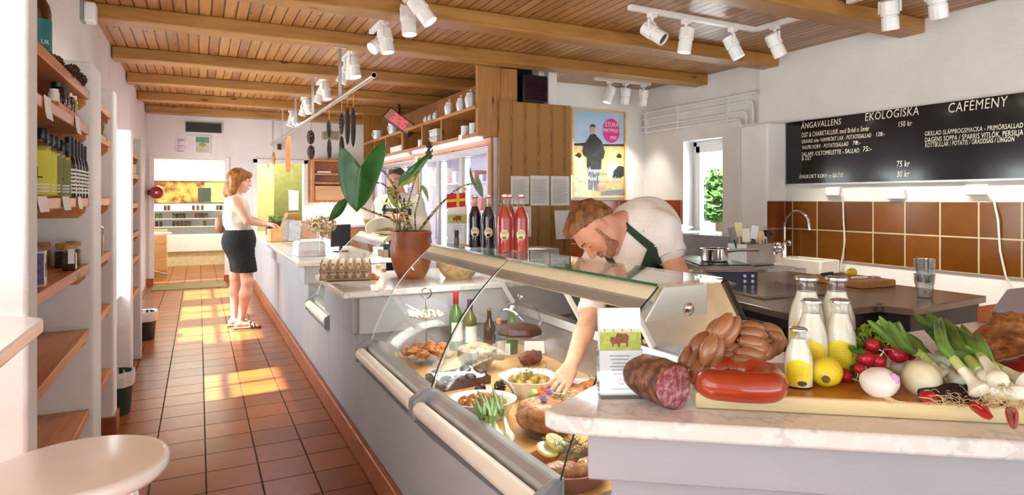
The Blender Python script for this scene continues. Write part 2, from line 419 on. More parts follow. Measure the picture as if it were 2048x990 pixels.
def panel_mat():
    # veneer whose cathedral grain repeats from leaf to leaf
    m, nt, N, L, b = nodes_of('repeating_veneer')
    t = N.new('ShaderNodeTexCoord'); s = N.new('ShaderNodeSeparateXYZ'); L.new(t.outputs['Object'], s.inputs[0])
    d = N.new('ShaderNodeMath'); d.operation = 'DIVIDE'; L.new(s.outputs[0], d.inputs[0]); d.inputs[1].default_value = .155
    pp = N.new('ShaderNodeMath'); pp.operation = 'PINGPONG'; L.new(d.outputs[0], pp.inputs[0]); pp.inputs[1].default_value = .5
    q = N.new('ShaderNodeMath'); q.operation = 'MULTIPLY_ADD'; L.new(s.outputs[2], q.inputs[0]); q.inputs[1].default_value = .4
    wv = noise_n(nt, texco(nt, (4, 4, 1.4)), 2.2, 3)
    L.new(wv, q.inputs[2])
    a = N.new('ShaderNodeMath'); a.operation = 'MULTIPLY'; L.new(pp.outputs[0], a.inputs[0]); a.inputs[1].default_value = 2.2
    a2 = N.new('ShaderNodeMath'); a2.operation = 'ADD'; L.new(a.outputs[0], a2.inputs[0]); L.new(q.outputs[0], a2.inputs[1])
    mu = N.new('ShaderNodeMath'); mu.operation = 'MULTIPLY'; L.new(a2.outputs[0], mu.inputs[0]); mu.inputs[1].default_value = 34
    sn = N.new('ShaderNodeMath'); sn.operation = 'SINE'; L.new(mu.outputs[0], sn.inputs[0])
    # strong figure only near the middle of each leaf
    st = ramp(nt, pp.outputs[0], [(.04, 1.0), (.2, .1)])
    ml = N.new('ShaderNodeMath'); ml.operation = 'MULTIPLY'; L.new(sn.outputs[0], ml.inputs[0]); L.new(st, ml.inputs[1])
    r = ramp(nt, ml.outputs[0], [(0, '#a87a40'), (.2, '#9c6e38'), (.7, '#54320f')])
    L.new(r, b.inputs['Base Color']); b.inputs['Roughness'].default_value = .4
    return m
VENEER = panel_mat()
def marble_mat(name='white_marble'):
    m, nt, N, L, b = nodes_of(name)
    v = texco(nt, (1, 1, 1)); wv = N.new('ShaderNodeTexWave'); wv.wave_type = 'BANDS'; wv.bands_direction = 'DIAGONAL'
    wv.inputs['Scale'].default_value = 1.3; wv.inputs['Distortion'].default_value = 16; wv.inputs['Detail'].default_value = 5; wv.inputs['Detail Scale'].default_value = 2.2; wv.inputs['Detail Roughness'].default_value = .7
    L.new(v, wv.inputs['Vector'])
    L.new(ramp(nt, wv.outputs['Fac'], [(.02, '#d3d4d3'), (.14, '#e6e5e2'), (.5, '#eeece8'), (.9, '#e6e3dd')]), b.inputs['Base Color'])
    b.inputs['Roughness'].default_value = .12
    return m
MARB = marble_mat()
STEEL = M('brushed_steel', '#b9b9b8', .28, .9, .05, 6, stretch=(1, 30, 1))
STEELL = M('pale_steel', '#b9b9bf', .3, .75, .04, 6)
STEELW = M('worn_steel_top', '#a08d7c', .24, .7, .1, 5)
STEELD = M('dark_steel', '#55504b', .35, .8, .08, 7)
CHROME = M('chrome', '#d8d8d8', .08, 1, .02)
ALU = M('satin_aluminium', '#c4c6c6', .35, .7, .03)
WMET = M('white_metal', '#f0f0ee', .35, 0, .02)
CREAM = M('cream_plastic', '#efe9d8', .3, 0, .02)
BLACK = M('black_plastic', '#1a1a1b', .4, 0, .1)
GREYP = M('grey_plastic', '#8d9094', .4, 0, .05)
GLASS = thin_glass('clear_pane')
GLASSG = M('green_glass_edge', '#1f6b4c', .1, 0, .1, coat=.5)
PAPER = M('white_paper', '#f1f0ec', .7, 0, .02)
TERRA = M('terracotta_base_tile', '#a4582f', .35, 0, .12, 7)
# ================================================================== floor and ceiling
struct('floor', B().bx(-1.76, 5.45, -3, 14.6, -.1, 0), FLOORM)
struct('ceiling', B().bx(-1.76, 5.6, -3, 11.3, 2.75, 2.85), CEILM)
far_edges = [11.02, 9.68, 8.32, 7.0, 5.56, 4.5, 3.12, 1.75]
for i, y in enumerate(far_edges):
    x1 = 5.15 if y < 5 else 5.25
    bb = B(); n = 12
    bb.bx(-.72, x1 if y < 6.5 else 3.4, y - .205, y, 2.637, 2.752)
    struct('beam', bb, BEAM, bev=.012)
# ================================================================== left wall with its windows
def wall_with_holes(name, x0, x1, y0, y1, z1, holes, mat):
    b = B(); y = y0
    for a, c, za, zb in holes:
        b.bx(x0, x1, y, a, 0, z1); b.bx(x0, x1, a, c, 0, za); b.bx(x0, x1, a, c, zb, z1); y = c
    b.bx(x0, x1, y, y1, 0, z1); return struct(name, b, mat)
holes = [(4.40, 5.14, .66, 1.86), (6.2, 7.2, .66, 1.86), (7.6, 8.6, .66, 1.86), (9.1, 10.1, .66, 1.86)]
wall_with_holes('wall_left', -.95, -.73, 2.2, 11.1, 2.75, holes, WALL)
# unseen near wall, added to screen the sun; its openings let fill in
wall_with_holes('wall_near_added', -1.75, -1.55, -3, 2.2, 2.75, [(-1.0, .45, .75, 2.2), (.55, 2.0, .75, 2.2)], WALL)
FRW = M('window_white', '#f2f2f0', .35, 0, .02)
def window_frame(n, x, y0, y1, z0, z1, mull=1, glass=True):
    b = B(); t = .05
    b.bx(x - .03, x + .03, y0, y0 + t, z0, z1); b.bx(x - .03, x + .03, y1 - t, y1, z0, z1)
    b.bx(x - .03, x + .03, y0, y1, z0, z0 + t); b.bx(x - .03, x + .03, y0, y1, z1 - t, z1)
    for k in range(mull):
        yy = y0 + (y1 - y0) * (k + 1) / (mull + 1); b.bx(x - .02, x + .02, yy - .02, yy + .02, z0, z1)
    zz = z0 + (z1 - z0) * .52; b.bx(x - .02, x + .02, y0, y1, zz - .015, zz + .015)
    o = struct('window_%d' % n, b, FRW)
    if glass:
        g = B().bx(x - .004, x + .004, y0 + t, y1 - t, z0 + t, z1 - t).build('pane', GLASS, o)
    return o
for i, (a, c, za, zb) in enumerate(holes): window_frame(i + 2, -.9, a, c, za, zb)
# fin walls between the bays
def fin(y0, y1, h, x=-.43):
    b = B(); b.bx(-.731, x, y0, y1, 0, h); return struct('wall_pier', b, WALL, bev=.012)
fin(3.39, 3.65, 1.955); fin(4.16, 4.31, 1.95); fin(5.2, 5.31, 1.83); fin(6.0, 6.1, 1.83)
struct('wall_pier', B().bx(-1.56, -.43, 2.175, 2.3, 0, 2.75), WALL, bev=.012)
# terracotta skirting of the fins and of the near bay
for x0, x1, y0, y1 in ((-.6, -.418, 4.148, 4.322), (-.731, -.418, 5.188, 5.322)):
    struct('baseboard_left', B().bx(x0, x1, y0, y1, 0, .1), TERRA, bev=.004)
# ================================================================== far wall with two openings
b = B(); Y0, Y1 = 11.1, 11.3
b.bx(-.95, -.64, Y0, Y1, 0, 2.75); b.bx(-.64, .39, Y0, Y1, 1.965, 2.75); b.bx(.39, .85, Y0, Y1, 0, 2.75)
b.bx(.85, 1.6, Y0, Y1, 1.93, 2.75); b.bx(1.6, 3.4, Y0, Y1, 0, 2.75)
struct('wall_far', b, WALL)
for x0, x1 in ((-.67, -.64), (.39, .42)):
    struct('trim_1', B().bx(x0 - .02, x1 + .02, 11.075, 11.1, .1, 2.0), TRIM, bev=.004)
struct('baseboard_far', B().bx(.36, .7, 11.07, 11.1, 0, .1).bx(-.73, -.63, 11.07, 11.1, 0, .1), TERRA)
# room behind the doorway
CREAMW = M('cream_wall', '#ece8d6', .8, 0, .03)
b = B(); b.bx(-1.6, 3.6, 14.55, 14.7, 0, 2.5); b.bx(-1.75, -1.6, 11.3, 14.7, 0, 2.5); b.bx(.75, .85, 11.3, 14.6, 0, 2.5)
struct('wall_back_room', b, CREAMW)
struct('ceiling_back_room', B().bx(-1.75, 3.6, 11.3, 14.7, 2.45, 2.55), M('ceiling_white', '#f2f0e6', .8))
GREENW = M('pale_green_wall', '#c9c988', .8, 0, .03)
struct('wall_back_green', B().bx(.86, 3.5, 12.6, 12.7, 0, 2.45), GREENW)
# ================================================================== fridge corner and poster wall
struct('wall_poster', B().bx(3.31, 5.4, 6.5, 6.65, 0, 2.75), WALL)
struct('wall_behind_fridges', B().bx(3.3, 3.4, 5.7, 11.1, 0, 2.75), WALL)
b = B(); y0, y1, za, zb = 5.13, 5.76, .78, 2.02
b.bx(5.2, 5.5, 4.53, y0, 0, 2.75); b.bx(5.2, 5.5, y0, y1, 0, za); b.bx(5.2, 5.5, y0, y1, zb, 2.75); b.bx(5.2, 5.5, y1, 6.6, 0, 2.75)
struct('wall_right_window', b, WALL)
struct('wall_right', B().bx(5.1, 5.4, -3, 4.53, 0, 2.75), WALLR)
struct('wall_pier', B().bx(4.83, 5.11, 4.2, 4.53, 0, 2.06), WALLR, bev=.02)
# right window: tall white casement in a deep reveal, transom below the middle
b = B(); X = 5.36
b.bx(X, X + .07, y0, y1, za, za + .06); b.bx(X, X + .07, y0, y1, zb - .06, zb)
b.bx(X, X + .07, y0, y0 + .06, za, zb); b.bx(X, X + .07, y1 - .06, y1, za, zb)
b.bx(X - .02, X + .04, y1 - .13, y1 - .06, za + .06, zb - .06); b.bx(X - .02, X + .04, y0 + .06, y1 - .06, zb - .14, zb - .06)
w1 = struct('window_1', b, FRW, bev=.004)
B().bx(X + .03, X + .036, y0 + .06, y1 - .1, za + .06, zb - .1).build('pane', GLASS, w1)
B().bx(5.19, 5.36, y0, y1, za - .02, za).build('sill', FRW, w1)
# ================================================================== brown wall tiles
GLAZ = tile_mat('glazed_brown_tiles', (.266, .266), .135, .78, '#7c4812', '#64380c', '#c4b595', .006, .16, 'yz')
GLAZX = tile_mat('glazed_brown_tiles_across', (.266, .266), .0, .78, '#80401c', '#743618', '#b08a70', .005, .2, 'xz')
struct('trim_2', B().bx(5.085, 5.1, -1.2, 4.2, .78, 1.312), GLAZ)
struct('trim_3', B().bx(4.83, 5.1, 4.186, 4.2, .78, 1.312), GLAZX)
struct('trim_4', B().bx(3.5, 5.2, 6.485, 6.5, .5, 1.318), GLAZX)
struct('trim_5', B().bx(5.185, 5.2, 5.78, 6.5, .5, 1.318), tile_mat('glazed_red_tiles', (.266, .266), .2, .786, '#9a4a26', '#8a3f22', '#b98a70', .005, .2, 'yz'))
# ================================================================== masonry of the long counter (grey render, terracotta skirting)
b = B()
b.bx(.745, 2.3, 3.29, 4.07, 0, .815); b.bx(.715, .75, 3.29, 4.07, .62, .815); b.bx(.745, 2.3, 3.255, 3.3, .62, .815)
tag(b.build('service_counter', GREYW, bev=.006), 'grey rendered pier of the counter under the plant pot worktop', 'counter')
b = B(); b.bx(.745, 1.35, 4.97, 9.9, 0, .815); b.bx(.715, .75, 4.97, 9.9, .68, .815); b.bx(.715, 1.35, 4.94, 4.98, .68, .815)
tag(b.build('service_counter', GREYW, bev=.006), 'long grey rendered counter front beside the woman', 'counter')
tag(B().bx(.745, .95, 4.07, 4.965, 0, .465).build('counter_plinth', GREYW), 'grey rendered plinth under the farther display case', 'counter')
b = B(); b.prism([(.745, 3.3), (.745, 2.14), (.79, 1.5), (.80, 1.2), (1.0, 1.2), (1.0, 3.3)], 0, .468)
tag(b.build('counter_plinth', GREYW), 'grey rendered plinth under the nearest display cases', 'counter')
struct('baseboard_counter', B().prism([(.715, 9.9), (.715, 2.14), (.76, 1.5), (.77, 1.1), (.80, 1.1), (.79, 1.5), (.746, 2.14), (.746, 9.9)], 0, .125), TERRA, bev=.008)
def worktop(label, poly, z=.85, t=.035):
    b = B().prism(poly, z - t, z); return tag(b.build('marble_worktop', MARB, bev=.008), label, 'worktop')
worktop('white marble worktop carrying the terracotta plant pot and egg trays', [(.66, 3.24), (2.3, 3.24), (2.3, 4.1), (.66, 4.1)])
worktop('long white marble worktop beside the woman in the black skirt', [(.66, 4.93), (1.4, 4.93), (1.4, 9.95), (.66, 9.95)])
fp = [(.702, 1.235), (.708, 1.19), (.745, 1.15), (2.6, -.174), (3.4, -.174), (3.4, 1.37), (.955, 1.37)]
worktop('nearest white marble worktop under the cutting board of sausages and vegetables', fp, .85, .04)
b = B()
b.prism([(.79, 1.19), (2.6, -.102), (3.3, -.102), (3.3, 1.33), (.98, 1.33)], .69, .811)
b.prism([(.855, 1.19), (2.6, -.055), (3.3, -.055), (3.3, 1.31), (1.0, 1.31)], 0, .69)
tag(b.build('service_counter', GREYW, bev=.006), 'pale grey stepped counter front at the lower right', 'counter')
# door mat in the doorway
tag(B().bx(-.62, .38, 10.35, 11.0, 0, .012).build('door_mat', M('olive_mat', '#8d8355', .95, 0, .2, 90, .5, 300)), 'olive coir door mat lying in front of the far doorway', 'mat')
# trees outside both window rows
LEAF = M('tree_leaves', '#3f6a2a', .6, 0, .4, 3)
TRUNK = M('bark', '#5b4632', .9, 0, .2, 20)
def tree(name, loc, r, h, label, group, seed):
    t = thing(name, label, 'tree', loc, 0, group); rnd = random.Random(seed)
    B().tube([(0, 0, 0), (.05, 0, h * .6), (0, .1, h)], [.12, .09, .04], 8).build('trunk', TRUNK, t)
    b = B()
    for k in range(900):
        d = Vector((rnd.gauss(0, 1), rnd.gauss(0, 1), rnd.gauss(0, 1))).normalized() * r * rnd.random() ** .35
        p = d + Vector((0, 0, h)); a = Vector((rnd.uniform(-1, 1), rnd.uniform(-1, 1), rnd.uniform(-1, 1))).normalized() * .16; q = a.orthogonal().normalized() * .09
        b.add([p - a, p + q, p + a, p - q], [(0, 1, 2, 3)])
    tag(b.build('foliage', LEAF, t), kind=None)
for k, (x, y, r, h) in enumerate([(-6.5, 5.4, 1.4, 1.7), (-7, 8.8, 1.5, 1.9), (-6.2, 12, 1.4, 1.6)]):
    tree('garden_tree', (x, y, 0), r, h, 'leafy green garden tree outside the left windows', 'garden trees on the left', k)
tree('garden_tree', (10.6, 10.6, -.3), .6, 1.72, 'green tree seen blurred through the small right window', None, 9)
struct('ground', B().bx(-40, -1.77, -3, 40, -.3, -.12).bx(5.6, 40, -3, 40, -.3, -.12).bx(-40, 40, -30, -3.01, -.3, -.05), M('pale_ground', '#bfc3c4', .9, 0, .1, 2))
# ================================================================== left side: shelves, things on them, stool, bins
def shelf(label, y0, y1, z, group, xf=-.445):
    t = thing('shelf', label, 'shelf', (-.73, (y0 + y1) / 2, z - .04), 0, group)
    B().bx(-.73, xf, y0, y1, z - .04, z).build('board', PINE, t, bev=.004, W=True)
    for ya, yb in ((y0, y0 + .03), (y1 - .03, y1)):
        B().prism([(-.73, z - .04), (xf - .012, z - .04), (xf - .012, z - .062), (xf - .04, z - .09), (-.73, z - .09)], ya, yb, 'y').build('batten', PINE, t, W=True)
    return t
ZS = [1.82, 1.66, 1.335, 1.037, .741, .377]
words = ['topmost pine shelf holding the teal-labelled bottle and pine cones', 'pine shelf of small dark jars with two hanging price tags',
         'pine shelf of olive oil bottles with three price tags', 'pine shelf of boxes and cork-lidded jars', 'empty pine shelf below the boxes and cork-lidded jars', 'lowest empty pine shelf in the nearest bay, above the stool']
for z, wd in zip(ZS, words): shelf(wd, 2.3, 3.39, z, 'shelves of the nearest bay')
words2 = ['topmost short pine shelf in the second bay', 'second short pine shelf down, with a green-lidded jar', 'short pine shelf carrying a small white-labelled bottle', 'short pine shelf carrying a clip-top jar', 'empty short pine shelf under the clip-top jar', 'lowest short pine shelf in the second bay']
for z, wd in zip(ZS, words2): shelf(wd, 3.65, 4.16, z, 'shelves of the second bay')
words4 = ['topmost small far shelf past the sunlit reveal', 'small far shelf carrying two pale jars', 'third small far shelf down past the sunlit reveal', 'fourth small far shelf down past the sunlit reveal', 'fifth small far shelf down past the sunlit reveal', 'lowest small far shelf near the far bin']
for z, wd in zip([1.69, 1.53, 1.30, 1.07, .87, .6], words4): shelf(wd, 5.31, 6.0, z, 'shelves of the far bay')

DBOT = M('dark_bottle_glass', '#1d130d', .08, 0, .1, coat=.6)
BRBOT = M('brown_bottle_glass', '#3a1f10', .08, 0, .1, coat=.6)
TEAL = M('teal_label', '#1f6f70', .5)
LBLW = M('white_label', '#e8e6dc', .6, 0, .03)
INK = M('ink', '#26221f', .6)
BCAP = M('black_cap', '#17181a', .35)
def label_band(b, r, z0, z1, a0, a1, n=12, mi=0):
    rows = [[(r * math.cos(a0 + (a1 - a0) * i / n), r * math.sin(a0 + (a1 - a0) * i / n), z) for i in range(n + 1)] for z in (z0, z1)]
    return b.grid(rows, mi, two=-.0006)
# brown bottle with the teal label
p = (-.53, 2.8, 1.82)
t = thing('beer_bottle', 'large brown bottle with teal label on the topmost shelf', 'bottle', p)
B().lathe([(.044, 0), (.047, .01), (.047, .19), (.042, .215), (.02, .26), (.017, .29), (.017, .33)], n=24).build('glass_body', BRBOT, t)
B().lathe([(.0185, .315), (.0185, .34), (.001, .342)], n=16).build('cap', BCAP, t)
l = label_band(B(), .0478, .03, .16, -2.6, .9).build('label', TEAL, t)
B().lathe([(.0175, .262), (.022, .262), (.019, .285), (.017, .285)], n=16).build('neck_label', LBLW, t)
R0 = frame((.35, .9, 0), (0, 0, 1))
text('UR', l, LBLW, (.0478 * math.cos(-.8), .0478 * math.sin(-.8), .07), .022, frame((-math.cos(-.8), -math.sin(-.8), 0), (0, 0, 1)) @ rot(PI / 2), align='CENTER')
# pine cones
CONE = M('pine_cone', '#5a4030', .85, 0, .25, 30)
def cone_mesh(seed):
    b = B(); rnd = random.Random(seed)
    b.ell((0, 0, .024), (.013, .013, .022), 8, 6)
    for k in range(40):
        z = .004 + .042 * k / 40; a = k * 2.4; r = .017 * math.sin(PI * min(1, (z + .006) / .056)) + .006
        c = Vector((r * math.cos(a), r * math.sin(a), z)); b.ell(c, (.0065, .0065, .0028), 6, 4, R=rot(.5 * math.sin(a), -.5 * math.cos(a), a))
    return b
c0 = cone_mesh(1).build('pine_cone', CONE)
tag(c0, 'brown pine cone in the heap along the topmost shelf', 'pine cone', 'pine cones on the topmost shelf')
rnd = random.Random(3)
sp = [(-.465 - .05 * rnd.random(), 2.72 + .66 * i / 13, 1.82) for i in range(14)]
for i, q in enumerate(sp):
    o = c0 if i == 0 else c0.copy()
    if i: COL.objects.link(o)
    o.location = (q[0], q[1], q[2] + .012); o.rotation_euler = (1.35, 0, rnd.random() * 6); o.scale = [1.0 + .25 * rnd.random()] * 3
# price tags hung on shelf fronts
def price_tag(px, py, z, label, h=.075, w_=.10):
    q = atx(px, py, -.443); t = thing('price_tag', label, 'price tag', (-.4425, q.y, z), 0, 'price tags on shelf fronts')
    b = B(); b.grid([[(.001 + .008 * (k / 4) ** 2 , -w_ / 2, -h * k / 4 + .004) for k in range(5)], [(.001 + .008 * (k / 4) ** 2, w_ / 2, -h * k / 4 + .004) for k in range(5)]], two=.0008)
    b.build('card', PAPER, t); return t
price_tag(94, 205, 1.66, 'left white paper price tag on the shelf of small dark jars')
price_tag(154, 240, 1.66, 'right white paper price tag on the shelf of small dark jars', .07)
price_tag(84, 398, 1.335, 'white price tag under the yellow-labelled oil bottles', .05, .13)
price_tag(131, 398, 1.335, 'middle white price tag on the oil bottle shelf', .05, .13)
price_tag(158, 398, 1.335, 'narrow white price tag under the slim dark bottles', .05, .08)
# second shelf: dark jars on an orange tray, a brown bag
tag(B().bx(-.5, -.452, 2.74, 3.2, 1.66, 1.683).build('orange_tray', M('orange_card', '#d8763a', .5, 0, .15), bev=.003), 'shallow orange card tray under the small dark jars', 'tray')
def small_jar(q, r, h, body, cap, label, group=None, name='jar'):
    t = thing(name, label, 'jar', q, 0, group)
    B().lathe([(r, 0), (r * 1.04, .005), (r * 1.04, h * .7), (r * .8, h * .8), (r * .75, h * .85)], n=18).build('glass_body', body, t)
    B().lathe([(r * .85, h * .8), (r * .88, h * .98), (r * .8, h), (.0005, h)], n=18).build('lid', cap, t)
    return t
AMBER = M('amber_glass', '#7a5a1a', .1, 0, .2, coat=.5)
OILG = M('olive_oil', '#a2962c', .1, 0, .15, coat=.6)
GOLD = M('gold_lid', '#b99a4a', .3, .6)
for k, (y, r, h, bd, cp, wd) in enumerate([(2.79, .017, .05, LBLW, WMET, 'tiny white jar at the left end of the orange tray'), (2.86, .026, .085, DBOT, BCAP, 'widest black-lidded jar on the orange tray'),
      (2.93, .024, .08, DBOT, BCAP, 'second black-lidded jar on the orange tray'), (2.99, .02, .068, DBOT, BCAP, 'third dark jar on the orange tray'),
      (3.05, .02, .075, DBOT, WMET, 'dark jar with a silver lid on the orange tray'), (3.11, .018, .066, DBOT, BCAP, 'slim dark jar beside the golden bottle'), (3.165, .018, .08, OILG, WMET, 'small golden bottle with silver lid at the right end of the orange tray')]):
    small_jar((-.475, y, 1.683), r, h, bd, cp, wd, 'jars on the orange tray')
tag(B().bx(-.6, -.53, 2.62, 2.72, 1.66, 1.79).build('coffee_bag', M('brown_bag', '#7b5a35', .6, 0, .2), bev=.012), 'brown paper bag at the left of the small dark jars', 'bag')
# third shelf: square oil bottles, slim dark bottles
def oil_bottle(q, lab, label, s=1.0):
    t = thing('oil_bottle', label, 'bottle', q, .15, 'square oil bottles on the shelf')
    b = B(); w_ = .026
    b.bx(-w_, w_, -w_, w_, 0, .175 * s); o = b.build('glass_body', OILG, t, bev=.006)
    B().lathe([(.023, .172 * s), (.018, .19 * s), (.016, .2 * s), (.016, .215 * s)], n=18).build('neck', thin_glass('clear_bottle_glass', (.93, .95, .9)), t)
    B().lathe([(.0185, .2 * s), (.0195, .205 * s), (.0195, .232 * s), (.018, .235 * s), (.0005, .235 * s)], n=18).build('cap', BCAP, t)
    B().bx(-w_ - .001, w_ + .001, -w_ - .001, w_ + .001, .01, .16 * s).build('label', lab, t)
    for k in range(3):
        B().bx(-.022, .022, -w_ - .002, -w_, .02 + k * .012, .026 + k * .012).build('text_line', LBLW, t)
    return t
YEL = M('yellow_oil_label', '#d6cf2a', .45, 0, .04); OLI = M('olive_oil_label', '#7d7c22', .45, 0, .06)
for k, (px, x, lab, s, wd) in enumerate([(84, -.5, YEL, 1.05, 'yellow-labelled square oil bottle nearest the front wall'), (96, -.5, YEL, 1.0, 'second yellow-labelled square oil bottle'), (107, -.5, OLI, 1.0, 'first olive-labelled square oil bottle, beside the yellow ones'),
        (116, -.5, OLI, .98, 'second olive-labelled square oil bottle'), (125.5, -.485, OLI, .93, 'shortest olive-labelled oil bottle beside the slim dark bottles')]):
    q = atx(px, 392, x); t = oil_bottle((x, q.y, 1.335), lab, wd, s)
    if lab is YEL or k in (2, 4):
        text('L', t, INK, (-.018, -.0335, .07), .055, rot(PI / 2), align='LEFT', sx=.8)
for k, (px, x) in enumerate([(139, -.468), (146, -.466), (152, -.464), (158, -.463), (164.5, -.463)]):
    q = atx(px, 392, x)
    t = thing('oil_bottle', ['slim dark bottle next to the square oil bottles', 'second slim dark bottle from the square oil bottles', 'middle slim dark bottle of the five', 'fourth slim dark bottle, second from the white pier', 'slim dark bottle nearest the white pier'][k], 'bottle', (x, min(q.y, 3.36), 1.335), 0, 'slim dark bottles on the shelf')
    B().lathe([(.023, 0), (.024, .005), (.024, .13), (.019, .16), (.013, .175), (.013, .19)], n=16).build('glass_body', DBOT, t)
    B().lathe([(.0165, .165), (.0165, .245 - k * .004), (.0005, .245 - k * .004)], n=16).build('capsule', BCAP, t)
    b = B(); 
    for j in range(7): label_band(b, .0247, .018 + j * .015, .027 + j * .015, -2.8, .2, 8)
    b.build('label', LBLW, t)
# fourth shelf: picture boxes and cork jars
q = atx(97, 545, -.55)
t = thing('gift_box', 'pale blue box printed with a black bottle stopper, standing on the shelf', 'box', (-.58, 2.72, 1.037), .1)
B().bx(-.09, .05, -.05, .1, 0, .185).build('box_body', M('pale_blue_card', '#aebfc8', .5), t, bev=.002)
B().bx(.05, .0515, -.05, .1, 0, .185).build('side_panel', PAPER, t)
b = B(); b.lathe([(.006, .04), (.006, .1), (.016, .15), (.018, .165), (.0005, .17)], (.01, -.052, 0), 12); b.build('stopper_picture', BCAP, t)
t = thing('gift_box', 'small purple and cream box in front of the pale blue box', 'box', (-.5, 2.60, 1.037), .1)
B().bx(-.06, .035, -.04, .04, 0, .118).build('box_body', M('cream_card', '#e6dcae', .5), t, bev=.002)
B().bx(-.058, .033, -.0415, -.04, .006, .112).build('front_picture', M('purple_print', '#2c2350', .4, 0, .5, 60, col2='#6a5aa8'), t)
B().bx(.035, .0362, -.02, 0, .03, .075).bx(.035, .0362, .01, .028, .05, .1).build('side_print', INK, t)
CORK = M('cork', '#b9925a', .8, 0, .2, 40)
HONEY = M('dark_spice', '#3a2414', .15, 0, .2, 30, coat=.5)
for k, (px, x, wd) in enumerate([(124, -.52, 'cork-lidded jar beside the pale blue box'), (131, -.6, 'cork-lidded jar standing at the back of the group'), (139, -.475, 'cork-lidded jar with a hanging white tag'), (150, -.49, 'fourth cork-lidded jar from the pale blue box'), (160, -.5, 'cork-lidded jar nearest the white pier')]):
    q = atx(px, 530, x); t = thing('spice_jar', wd, 'jar', (x, min(q.y, 3.32), 1.037), 0, 'cork-lidded jars')
    B().bx(-.023, .023, -.023, .023, .0, .072).build('glass_body', HONEY if k % 2 == 0 else AMBER, t, bev=.006)
    B().lathe([(.022, .07), (.02, .082), (.02, .086)], n=14).build('neck', GLASS, t)
    B().lathe([(.021, .084), (.024, .088), (.024, .102), (.022, .105), (.0005, .105)], n=14).build('cork', CORK, t)
    if k == 2: B().bx(.0, .022, -.034, -.0335, .03, .09).build('hanging_tag', PAPER, t)
# second and far bay
small_jar((-.47, 3.9, 1.66), .028, .075, AMBER, M('green_lid', '#2f6a3a', .4), 'jar with a green lid on the second bay shelf')
small_jar((-.47, 3.83, 1.335), .016, .085, LBLW, BCAP, 'small white-labelled bottle on the second bay shelf', name='bottle')
t = thing('clip_jar', 'tall clip-top glass jar of brown pulses on the second bay shelf', 'jar', (-.475, 3.84, 1.037))
B().lathe([(.032, 0), (.034, .01), (.034, .1), (.026, .12)], n=18).build('glass_body', M('brown_pulses', '#9a6a3a', .3, 0, .3, 90, coat=.5), t)
B().lathe([(.028, .12), (.029, .14), (.0005, .145)], n=18).build('lid', GLASS, t)
B().tube([(.03, 0, .1), (.033, 0, .14), (.0, 0, .18), (-.033, 0, .14), (-.03, 0, .1)], .0025, 6).build('wire_clip', STEEL, t)
for k, y in enumerate((5.55, 5.72)):
    small_jar((-.475, y, 1.53), .03, .09, M('pale_jar', '#e6d08a', .3, 0, .1), BCAP, ['nearer pale jar on the far shelf', 'farther pale jar on the far shelf'][k], 'pale jars on the far shelf')
# radiator cover in the window bays
def window_box(y0, y1, label):
    t = thing('window_bench', label, 'bench', (-.73, (y0 + y1) / 2, .43))
    B().bx(-.728, -.515, y0, y1, .43, .63).build('casing', TRIM, t, bev=.006, W=True)
    B().bx(-.728, -.5, y0, y1, .63, .65).build('top_board', TRIM, t, bev=.004, W=True)
    g = B()
    for k in range(26):
        y = y0 + .06 + (y1 - y0 - .12) * k / 25; g.bx(-.69, -.54, y - .006, y + .006, .65, .656)
    g.build('grille', GREYP, t, W=True)
window_box(4.312, 5.198, 'white window bench with a grille top in the sunlit bay')
window_box(6.11, 6.5, 'white window bench beyond the far shelves')
# waste bins
BINM = M('dark_green_bin', '#1d3a2a', .45, 0, .1); LINER = M('white_bin_liner', '#d9d6d2', .35, 0, .06, 20, .5, 40)
def bin_(loc, h, r, mat, label):
    t = thing('waste_bin', label, 'waste bin', loc, 0, 'waste bins along the left wall')
    wob = lambda a, z: 1 + .012 * math.cos(16 * a)
    B().shell([(r * .8, 0), (r * .82, .01), (r, h)], n=64, t=.004, wob=wob).build('bucket', mat, t)
    wl = lambda a, z: 1 + .03 * math.sin(5 * a + z * 40) * (z > h * .72) + .02 * math.sin(11 * a)
    b = B(); b.lathe([(r * .75, h * .5), (r * .9, h * .8), (r * .985, h * 1.0), (r * 1.06, h * 1.03), (r * 1.09, h * .99), (r * 1.07, h * .85), (r * 1.03, h * .68)], n=48, wob=wl)
    b.f = b.f[:-2] if len(b.f[-1]) > 4 else b.f; b.m = b.m[:len(b.f)]
    b.build('bin_liner', LINER, t)
bin_((-.47, 4.55, 0), .26, .105, BINM, 'dark green waste bin with white liner near the second pier')
bin_((-.475, 6.85, 0), .26, .115, M('black_bin', '#20262a', .5, 0, .1), 'blackish waste bin with white liner farther down the aisle')
# bar shelf and stool
t = thing('bar_table', 'white bar-height table top at the left beside the stool', 'table', (-.8, 1.5, 0))
b = B().prism([(-.345, 1.0), (-.345, 1.9), (-.352, 1.94), (-.47, 2.05), (-1.3, 2.05), (-1.3, 1.0)], .998, 1.03); b.build('table_top', M('white_laminate', '#f4f3ef', .2, 0, .01), t, bev=.006, W=True)
B().tube([(-.9, 1.5, 0), (-.9, 1.5, 1.0)], .035, 16).build('leg', WMET, t, W=True)
B().lathe([(.24, 0), (.24, .012), (.05, .03), (.035, .05)], (-.9, 1.5, 0), 32).build('foot', WMET, t, W=True)
ST = M('stool_white', '#f1efea', .22, 0, .01, coat=.3)
t = thing('bar_stool', 'white round-topped stool at the lower left', 'stool', (-.258, 1.79, 0), .4)
B().lathe([(.0005, .655), (.15, .655), (.185, .662), (.193, .675), (.193, .69), (.188, .698), (.178, .7), (.0005, .696)], n=64).build('seat', ST, t, ang=60)
